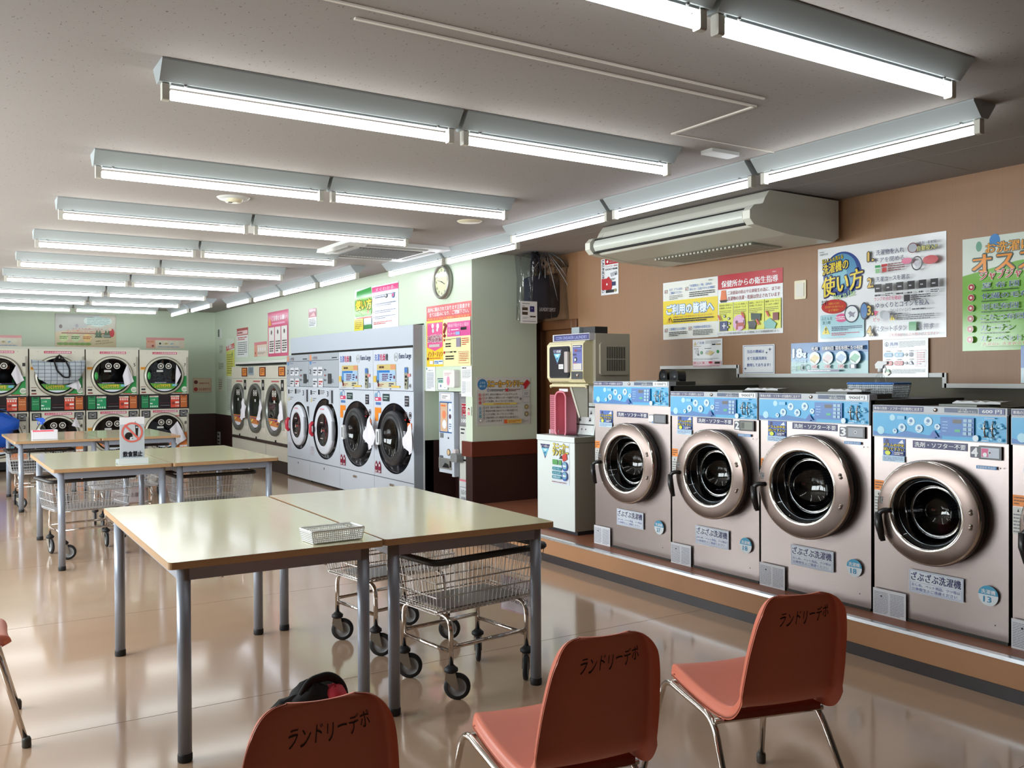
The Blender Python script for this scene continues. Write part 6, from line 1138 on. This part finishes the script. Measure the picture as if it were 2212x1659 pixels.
poster('poster_red_heading', 'narrow white sheet with a red heading left of the pink poster', 'poster', 'x', XG-.002, (512, 710.5), (536.5, 771), d_rw)
def d_low(p): p.rect(0, 0, 1, .2, (215, 130, 140)); p.rect(0, .2, .25, 1, (225, 160, 140)); [p.disc(.36+.17*k, .5, .14, WHT) for k in range(4)]; p.bars(.3, .7, .9, .85, 2, GRY, .4, 4, 6); p.disc(.12, .75, .08, (150, 50, 60))
poster('poster_pink_strip', 'small pink picture strip just above the nearest small wall dryer', 'poster', 'x', XG-.002, (549.5, 740), (577, 769), d_low, base=(232, 215, 200))
def d_yel(p): p.poly([(0, 0), (1, 0), (1, .3), (0, .32)], (215, 225, 215)); p.poly([(0, .2), (1, .12), (1, .26), (0, .32)], (205, 60, 70)); p.text('お願い', .1, .17, .9, .27, WHT, .03); p.disc(.75, .42, .06, (130, 160, 60)); p.bars(.1, .40, .8, .95, 9, (130, 130, 50), .4, 4, 4)
poster('poster_yellow_green', 'narrow yellow-green sheet by the far corner of the green wall', 'poster', 'x', XG-.002, (489, 733), (507, 812), d_yel, base=(212, 212, 100))
poster('notice_white_far', 'long white typed sheet under the yellow-green one beside the far wall dryer', 'notice', 'x', XG-.002, (490, 815), (502, 890), lambda p: p.bars(.1, .05, .9, .95, 22, (150, 160, 150), .4, 4, 3), base=(214, 222, 210))
t = thing('thermostat', 'small white wall controller with dark screen near the far corner', 'controller', onx(475.5, 721, XG), R90); MB().rbox(-.10, -.02, -.09, .10, 0, .10, M_trim, .01, 'y').build('case', t, bevel=.003); Q = MB(); Q.rbox(-.07, -.022, -.055, .03, -.02, .075, pm('screen_dark', (40, 48, 40), .2), .006, 'y'); Q.build('screen', t)
for i, (a, b) in enumerate((((472, 783), (484, 798)), ((472, 816), (481, 845)), ((474, 745), (482, 764)))): poster('notice_tiny', 'tiny pale sheet in a column near the far corner, %s' % ('middle one', 'lowest one with dark print', 'top one below the controller')[i], 'notice', 'x', XG-.002, a, b, lambda p: p.bars(.1, .1, .9, .9, 5, (90, 100, 90), .4, 4, 2), base=(206, 216, 200))
poster('notice_left_recess', 'white typed notice left above the recess of the change machines', 'notice', 'x', XG-.002, (920, 793), (941, 845), lambda p: (p.text('お知らせ', .25, .12, .75, .17, BLK, .01), p.bars(.15, .22, .85, .9, 12, (110, 120, 150), .35, 4, 5), p.disc(.12, .07, .05, (90, 160, 170))))
poster('notice_right_recess', 'long white sheet with a code box by the pillar corner above the recess', 'notice', 'x', XG-.003, (996.5, 791), (1020, 857), lambda p: (p.bars(.1, .04, .8, .08, 1, BLK, .8, 1, 4), p.bars(.1, .12, .9, .4, 8, (140, 140, 140), .35, 4, 5), p.rect(.5, .5, .9, .85, (225, 225, 225)), p.bars(.1, .5, .45, .9, 8, (140, 140, 160), .35, 4, 3)))
def d_sc(p): p.rect(0, .0, 1, .08, (60, 90, 100)); p.rect(.05, .12, .95, .4, (150, 195, 180)); p.bars(.1, .15, .9, .35, 3, (40, 90, 90), .5, 1, 4); p.disc(.3, .65, .12, (120, 130, 170)); p.disc(.7, .68, .13, (110, 120, 140)); p.frame(0, 0, 1, 1, (70, 100, 120), .004)
poster('notice_green_card', 'small green and white picture card left of the white wall box', 'notice', 'x', XG-.003, (946, 817), (968.5, 843), d_sc)
t = thing('intercom_box', 'white rounded wall box with a pink oval above the change machines', 'box', onx(981, 818, XG), R90)
MB().rbox(-.115, -.06, -.085, .115, 0, .085, pm('intercom_white', (228, 226, 224), .35), .02, 'y').build('case', t, bevel=.008); Q = MB(); Q.add([(.03*math.cos(a)-.01, -.061, .045*math.sin(a)-.02) for a in [2*math.pi*k/20 for k in range(20)]], [tuple(range(20))], ink((222, 150, 185))); Pr(Q, -.06).bars(-.09, .06, .05, .03, 2, (200, 150, 160), .4, 1, 6); Q.build('label', t)
# machines standing in the recess
XR = XG+.06
t = thing('vending_machine', 'slim white wall machine with blue-framed picture and coin return', 'vending machine', (XR, 8.215, .42), R90)
Wm, Hm = .37, .815
mb = MB(); mb.box(0, 0, 0, Wm*.88, .27, Hm, M_w); mb.box(Wm*.88, -.03, -.02, Wm, .27, Hm, M_w); p = Pr(mb, 0, (0, Hm, Wm, Hm)); 
p.rect(.12, .02, .66, .10, WHT); p.frame(.12, .02, .66, .10, (200, 80, 80), .002); p.bars(.18, .04, .5, .085, 2, (100, 90, 90), .4, 1, 4); p.rect(.04, .12, .80, .505, (40, 90, 150)); p.rect(.08, .135, .50, .49, (215, 180, 150)); p.rect(.54, .135, .77, .49, (225, 232, 240), .02); p.disc(.3, .28, .05, (235, 140, 100)); p.disc(.32, .40, .055, (235, 235, 240)); p.rect(.13, .16, .4, .18, (230, 120, 60)); p.disc(.65, .30, .03, (90, 60, 80)); p.disc(.65, .22, .015, (60, 90, 150)); p.bars(.60, .38, .72, .46, 3, (60, 90, 150), .4, 1, 1)
p.rect(.08, .51, .26, .57, GRY); p.disc(.55, .565, .012, BLK, 10); p.ring(.56, .74, .042, .01, (60, 50, 40)); p.disc(.56, .74, .033, (215, 185, 140)); p.rect(.06, .79, .24, .83, (90, 95, 105)); mb.build('case', t, bevel=.002)
mb = MB(); mb.box(.01, -.012, .04, Wm*.82, 0, .15, pm('coin_tray', (168, 166, 160), .3, .5)); mb.box(.03, -.013, .055, Wm*.60, -.012, .135, grey_p); mb.add([(.09, -.0135, .055), (.24, -.0135, .055), (.22, -.0135, .09), (.15, -.0135, .105)], [(0, 1, 2, 3)], black); mb.box(Wm*.66, -.0135, .065, Wm*.74, -.012, .13, black); mb.build('coin_return', t)
t = thing('change_machine', 'tall grey-white money changing machine with red characters beside the pillar', 'change machine', (XR, 7.80, 0), R90)
Wc, Hc = .30, 1.235
mb = MB(); mb.box(0, 0, .0, Wc, .27, Hc, pm('changer_white', (206, 208, 204), .35)); mb.box(0, -.002, 0, .016, 0, Hc, pm('changer_edge', (96, 96, 98), .4)); p = Pr(mb, 0, (0, Hc, Wc, Hc)); p.rect(.06, .01, 1, .27, (120, 120, 124)); p.rect(.13, .05, 1, .255, (140, 136, 140), .01); p.text('両替', .22, .085, .90, .185, (165, 20, 45), .035, (225, 220, 225), .06); p.text('1000円', .2, .205, .85, .24, WHT, .03)
p.rect(.15, .285, .4, .295, BLK); p.rect(.15, .315, .35, .325, BLK); p.disc(.3, .40, .012, BLK, 10); p.disc(.85, .375, .012, (120, 70, 60), 10); p.poly([(.33, .43), (.37, .43), (.37, .475), (.45, .475), (.35, .50), (.25, .475), (.33, .475)], (70, 70, 72)); p.rect(.18, .525, .55, .54, BLK)
p.rect(.06, .70, 1, 1, (214, 220, 224)); p.rect(.1, .745, 1, .93, (226, 232, 236)); p.frame(.1, .745, 1, .93, (50, 90, 110), .004); p.text('当店のご利用で', .16, .765, .98, .805, (70, 80, 90), .0); p.text('両替機のご利用は', .16, .82, .98, .86, (70, 80, 90), .0); p.text('ご遠慮下さい。', .16, .875, .80, .915, (70, 80, 90), .0); p.rect(.08, .685, .62, .70, (225, 130, 145)); mb.build('case', t, bevel=.002)
mb = MB(); mb.rbox(-.03, -.08, .555, .10, -.0, .64, pm('lock_box_grey', (128, 130, 132), .4), .02, 'y'); mb.rbox(-.04, -.05, .56, .02, -.01, .68, pm('lock_pale', (205, 195, 195), .5), .02, 'y'); mb.build('lock_box', t, bevel=.004)
poster('sticker_face', 'tiny sticker with a drawn face right of the change machine', 'sticker', 'x', XG-.0045, (1008, 878), (1018.5, 898), lambda p: (p.disc(.5, .35, .22, (70, 40, 35)), p.disc(.5, .42, .16, (235, 200, 175)), p.rect(.25, .6, .75, .95, (225, 150, 160))), base=(218, 226, 214))
def d_snk(p):
    p.disc(.105, .15, .115, (50, 120, 175), 30, 1.); p.text('上手な', .05, .09, .16, .14, (190, 225, 240), .02); p.text('使い方', .05, .16, .16, .21, (190, 225, 240), .02); p.text('スニーカーランドリー', .195, .075, .86, .20, (225, 180, 80), .06, (30, 30, 35), .12); p.poly([(.82, .2), (.93, .05), (.99, .12), (.90, .26)], (190, 50, 55)); p.disc(.84, .21, .04, (180, 180, 190), 16, 1.3)
    p.ring(.205, .27, .03, .009, (50, 60, 130)); p.bars(.24, .245, .52, .30, 2, (60, 70, 90), .5, 1, 10); p.text('×', .52, .24, .57, .30, RED, .05); p.bars(.58, .245, .80, .30, 2, (120, 60, 60), .5, 2, 8)
    q0 = p.q
    for i, s_ in enumerate(('まず、前の人の靴が入っていないかチェック!', 'よく脱水した靴をハンガーの金具で入れる', 'ドアを閉め、ゆっくりとコインを投入')): y = .335+i*.07; p.ring(.12, y+.025, .025, .007, RED); p.text(s_, .155, y, (.74, .76, .67)[i], y+.045, BLK, .01)
    p.rect(.10, .535, .73, .575, (220, 205, 110)); p.text('乾燥時間目安 約40分', .3, .54, .6, .57, (190, 100, 40), .01)
    for i, s_ in enumerate(('まず、前の人の靴が入っていないかチェック!', '靴底を外側に向けブラシで靴を固定する', '上ぶたを閉め、ゆっくりとコインを投入', '洗濯が終わったら靴底を中心に向け直すと、')): y = .605+i*.07; p.ring(.12, y+.025, .025, .007, (30, 40, 100)); p.text(s_, .155, y, (.74, .74, .67, .76)[i], y+.045, BLK, .01)
    p.text('上手に脱水できます', .155, .885, .44, .93, BLK, .01); p.text('乾', .02, .33, .07, .40, RED, .03); p.text('燥', .02, .41, .07, .48, RED, .03); p.text('機', .02, .49, .07, .56, RED, .03); p.text('洗', .02, .61, .07, .68, (60, 140, 170), .03); p.text('濯', .02, .69, .07, .76, (60, 140, 170), .03); p.text('機', .02, .77, .07, .84, (60, 140, 170), .03); p.disc(.05, .89, .035, BLK); p.disc(.05, .89, .028, WHT)
    p.rect(.48, .885, .54, .97, (220, 100, 50)); p.rect(.54, .885, .81, .97, (225, 190, 100)); p.bars(.56, .90, .79, .955, 2, (170, 90, 40), .5, 4, 8); p.text('DEPOT', .85, .915, .94, .94, GRY); p.frame(.83, .29, .97, .41, GRY, .002); p.bars(.86, .32, .94, .38, 2, GRY, .4, 1, 2); p.frame(.83, .42, .97, .54, GRY, .002); p.disc(.90, .63, .055, (150, 140, 100)); p.disc(.90, .63, .02, (210, 200, 150)); p.disc(.90, .78, .055, (140, 130, 100)); p.disc(.90, .78, .02, (210, 200, 150)); p.disc(.79, .46, .03, GRY, 8)
poster('poster_sneaker_guide', 'wide instruction poster about sneaker laundry on the grey-green pillar', 'poster', 'y', YP, (1029, 815), (1145.5, 915.5), d_snk, base=(204, 208, 204))
# posters on the back wall
def d_xmas(p):
    p.rect(0, .5, 1, 1, (205, 190, 155)); p.poly([(.0, 0), (.75, 0), (.5, .4), (0, .55)], (190, 192, 190)); p.disc(.7, .22, .16, (205, 225, 220), 20, 1.6); p.disc(.55, .2, .11, (205, 225, 220), 20, 1.3); p.disc(.86, .2, .10, (205, 225, 220), 20, 1.3); p.bars(.52, .08, .90, .32, 5, (120, 170, 175), .35, 2, 4); p.disc(.09, .38, .06, (110, 90, 90), 14, .8); p.disc(.35, .35, .06, (160, 160, 170), 14, .7)
    p.text('ふとんも丸洗いできる', .27, .42, .78, .47, (190, 80, 60), .02); p.text('コインランドリーのスゝメ', .19, .48, .82, .57, (235, 225, 205), .03, (190, 70, 50), .08); p.rect(.10, .565, .95, .59, (130, 30, 25))
    for x, c, c2 in ((.14, (200, 215, 150), (90, 130, 60)), (.33, (195, 215, 160), (70, 80, 50)), (.52, (235, 200, 130), (170, 90, 40))): p.disc(x, .72, .12, c); p.bars(x-.07, .66, x+.07, .76, 2, c2, .6, 2, 4)
    for x in (.08, .17, .26, .35, .44, .53): p.disc(x, .90, .04, (110, 150, 60), 12, 2.4)
    for x in (.68, .73, .83, .88): p.poly([(x, .46), (x-.035, .62), (x+.035, .62)], (80, 110, 80)); p.poly([(x+.0, .58), (x-.04, .70), (x+.04, .70)], (70, 100, 70))
    p.disc(.93, .55, .13, (190, 45, 55), 16, .55); p.disc(.9, .44, .05, (230, 200, 180)); p.rect(.77, .62, .90, .68, (140, 150, 140)); q0 = p.q; p.q = lambda a, b: q0(a, b-(a-.65)*.18); p.text('毛布も ふとんも', .66, .80, .88, .84, BLK, .01); p.text('ふわふわに仕上がります', .64, .87, .95, .91, (70, 65, 60), .01); p.q = q0; p.frame(0, 0, 1, 1, (190, 160, 140), .003)
poster('poster_back_wall', 'large beige and grey poster with trees and a cloud above dryers 3 and 4', 'poster', 'y', YB, (118.5, 677), (250.5, 751), d_xmas, base=(206, 204, 190))
def d_strip(p): p.rect(0, 0, 1, .22, (220, 150, 150)); p.rect(0, .22, .24, 1, (225, 170, 150)); p.text('乾燥', .03, .3, .2, .45, (200, 110, 60), .02); [p.disc(.36+.15*k, .5, .2, (228, 225, 205)) for k in range(4)]; p.disc(.36, .55, .1, BLK, 8); p.poly([(.45, .55), (.52, .45), (.58, .55), (.51, .66)], (190, 170, 120)); p.poly([(.62, .55), (.68, .48), (.72, .55), (.66, .66)], (150, 185, 205)); p.bars(.30, .8, .95, .9, 1, (120, 160, 190), .6, 2, 8); p.disc(.17, .78, .1, (150, 60, 60))
poster('bedding_strip_poster', 'pink strip of bedding pictures on the back wall above dryer 7', 'poster', 'y', YB, (315.5, 729), (398, 753), d_strip, base=(226, 214, 196))
poster('bedding_strip_poster', 'pink strip of bedding pictures on the back wall at the left edge', 'poster', 'y', YB, (-36, 723), (47, 750), d_strip, base=(226, 214, 196))
def d_ptp(p): p.disc(.15, .28, .14, (110, 40, 40)); p.bars(.32, .22, .95, .5, 1, (180, 130, 110), .4, 2, 3); p.disc(.14, .78, .14, (180, 50, 60)); p.text('お札使用不可', .3, .68, .95, .9, (170, 70, 70), .02); p.frame(0, 0, 1, 1, (190, 120, 110), .004)
poster('pinkish_notice', 'small pinkish sheet on the green back wall right of dryer 7', 'poster', 'y', YB, (417, 817), (457, 847), d_ptp, base=(216, 196, 170))
t = tag(MB().box(-.09, -.006, -.11, .09, 0, .11, ink((200, 202, 205))).build('wall_label', loc=onx(473, 946, XG-.008), rz=R90), 'small white label with black lines on the dark panelling in the far corner', 'label')
mb = MB(); [mb.box(-.06, -.008, z, .06, -.006, z+.03, BLK and black) for z in (-.08, -.02, .05)]; mb.build('printed_line', t)
# ================================================================== BAGS IN CLEAR PLASTIC, HUNG BY THE DOOR
t = thing('hanging_bags', 'dark navy sample bags in clear plastic hung from the ceiling by the door', 'bag', (0, 0, 0), 0)
Yb = YP-.32; M_nv = pm('navy_fabric', (42, 46, 60), .7, noise=.1, bump=.2, bscale=100); M_nv2 = pm('dark_fabric', (24, 26, 34), .7, noise=.1, bump=.2, bscale=100)
def bp(x, y, Y): v = ony(x, y, Y); return (v.x, v.y, v.z)
def puff(mb, pts, Y, dep, mat, K=5):
    P = [ony(*q, Y) for q in pts]; n = len(P); cx = sum(p.x for p in P)/n; cz = sum(p.z for p in P)/n; V = []
    for s_ in (-1, 1):
        for k in range(K+1):
            f = k/K
            for p in P: V.append((cx+(p.x-cx)*f, Y+s_*dep*math.sqrt(max(0, 1-f**3)), cz+(p.z-cz)*f))
    F = []
    for s_ in (0, 1):
        o = s_*n*(K+1)
        for k in range(K):
            for i in range(n): q = (o+k*n+i, o+k*n+(i+1) % n, o+(k+1)*n+(i+1) % n, o+(k+1)*n+i); F.append(q[::-1] if s_ else q)
    mb.add(V, F, mat, True)
mb = MB(); puff(mb, [(1132, 602), (1148, 595), (1160, 596), (1186, 594), (1190, 650), (1191, 688), (1162, 691), (1132, 680)], Yb, .05, M_nv); mb.build('navy_bag', t)
mb = MB(); puff(mb, [(1186, 592), (1217, 588), (1224, 606), (1238, 640), (1249, 672), (1247, 679), (1192, 687), (1188, 640)], Yb+.14, .05, M_nv2); mb.build('dark_bag', t)
mb = MB(); mb.tube([bp(1146, 596, Yb-.03), bp(1148, 565, Yb-.03), bp(1155, 548, Yb-.03), bp(1164, 556, Yb-.03), bp(1170, 594, Yb-.03)], .012, M_nv2, 6); puff(mb, [(1147, 545), (1160, 541), (1167, 552), (1163, 572), (1152, 578), (1147, 562)], Yb, .03, M_nv2, 3); mb.build('strap', t)
P = Pr(None, 0); mb = MB(); v0, v1 = ony(1165, 664, Yb-.056), ony(1200, 674, Yb-.056); p = Pr(mb, Yb-.056); p.text('LAUNDRY DEPOT', v0.x, v0.z, v1.x, v0.z-.035, (190, 195, 200), .01); mb.build('printed_name', t)
def film():
    if 'clear_film' in _M: return _M['clear_film']
    m = glassy('clear_film', (238, 240, 242), .03, .12); nt = m.node_tree; g = [n for n in nt.nodes if n.type == 'BSDF_GLOSSY'][0]; tc = nt.nodes.new('ShaderNodeTexCoord'); mp = nt.nodes.new('ShaderNodeMapping'); mp.inputs['Scale'].default_value = (26, 26, 5); n = nt.nodes.new('ShaderNodeTexNoise'); n.inputs['Scale'].default_value = 1; n.inputs['Detail'].default_value = 3
    b = nt.nodes.new('ShaderNodeBump'); b.inputs['Strength'].default_value = 1; b.inputs['Distance'].default_value = .05; nt.links.new(tc.outputs['Object'], mp.inputs[0]); nt.links.new(mp.outputs[0], n.inputs['Vector']); nt.links.new(n.outputs['Fac'], b.inputs['Height']); nt.links.new(b.outputs[0], g.inputs['Normal']); return m
mb = MB(); top = ony(1177, 537, Yb+.04); ring = [(1126, 548), (1131, 600), (1130, 690), (1160, 697), (1200, 692), (1245, 683), (1253, 674), (1241, 640), (1222, 592), (1205, 565)]
base = [ony(*q, Yb+.06) for q in ring]; V = [tuple(top)]; n = len(base)
for s_ in (-1, 1):
    for q in base: V.append((q.x, Yb+.06+s_*(.12 if 1 else 0), q.z))
F = [(0, 1+i, 1+(i+1) % n) for i in range(n)]+[(0, 1+n+(i+1) % n, 1+n+i) for i in range(n)]+[(1+i, 1+n+i, 1+n+(i+1) % n, 1+(i+1) % n) for i in range(n)]
mb.add(V, F, film(), True); mb.build('clear_wrap', t)
mb = MB(); rnd = random.Random(9)
for k in range(7):
    q = base[[1, 2, 3, 4, 5, 7, 8][k]]; a = Vector(top); b = Vector((q.x+rnd.uniform(-.02, .02), Yb-.05, q.z)); c = a.lerp(b, .45)+Vector((rnd.uniform(-.02, .02), -.03, 0)); mb.tube([a, c, a.lerp(b, rnd.uniform(.6, .95))], [.003, .004, .001], pm('film_fold', (205, 208, 212), .15, alpha=.55), 5)
mb.tube([tuple(top), (top.x, top.y, ZC)], .002, pm('string', (200, 200, 200), .5), 5); mb.build('film_fold', t)
def d_tag(p): p.bars(.1, .08, .9, .14, 1, GRY, .5, 1, 8); p.bars(.08, .2, .4, .26, 1, GRY, .5, 1, 3); p.rect(.08, .28, .42, .62, (70, 62, 52)); p.rect(.1, .42, .42, .48, WHT); p.rect(.55, .22, .82, .48, (28, 36, 110)); p.disc(.68, .32, .02, WHT, 8); p.rect(.55, .66, .9, .72, BLK); p.bars(.1, .72, .5, .8, 2, GRY, .3, 1, 5); p.rect(.1, .90, .92, .92, (90, 100, 130))
poster('bag_price_card', 'white card with a small blue bag picture hung before the pillar by the bags', 'card', 'y', Yb-.062, (1124.5, 650), (1160, 699), d_tag)
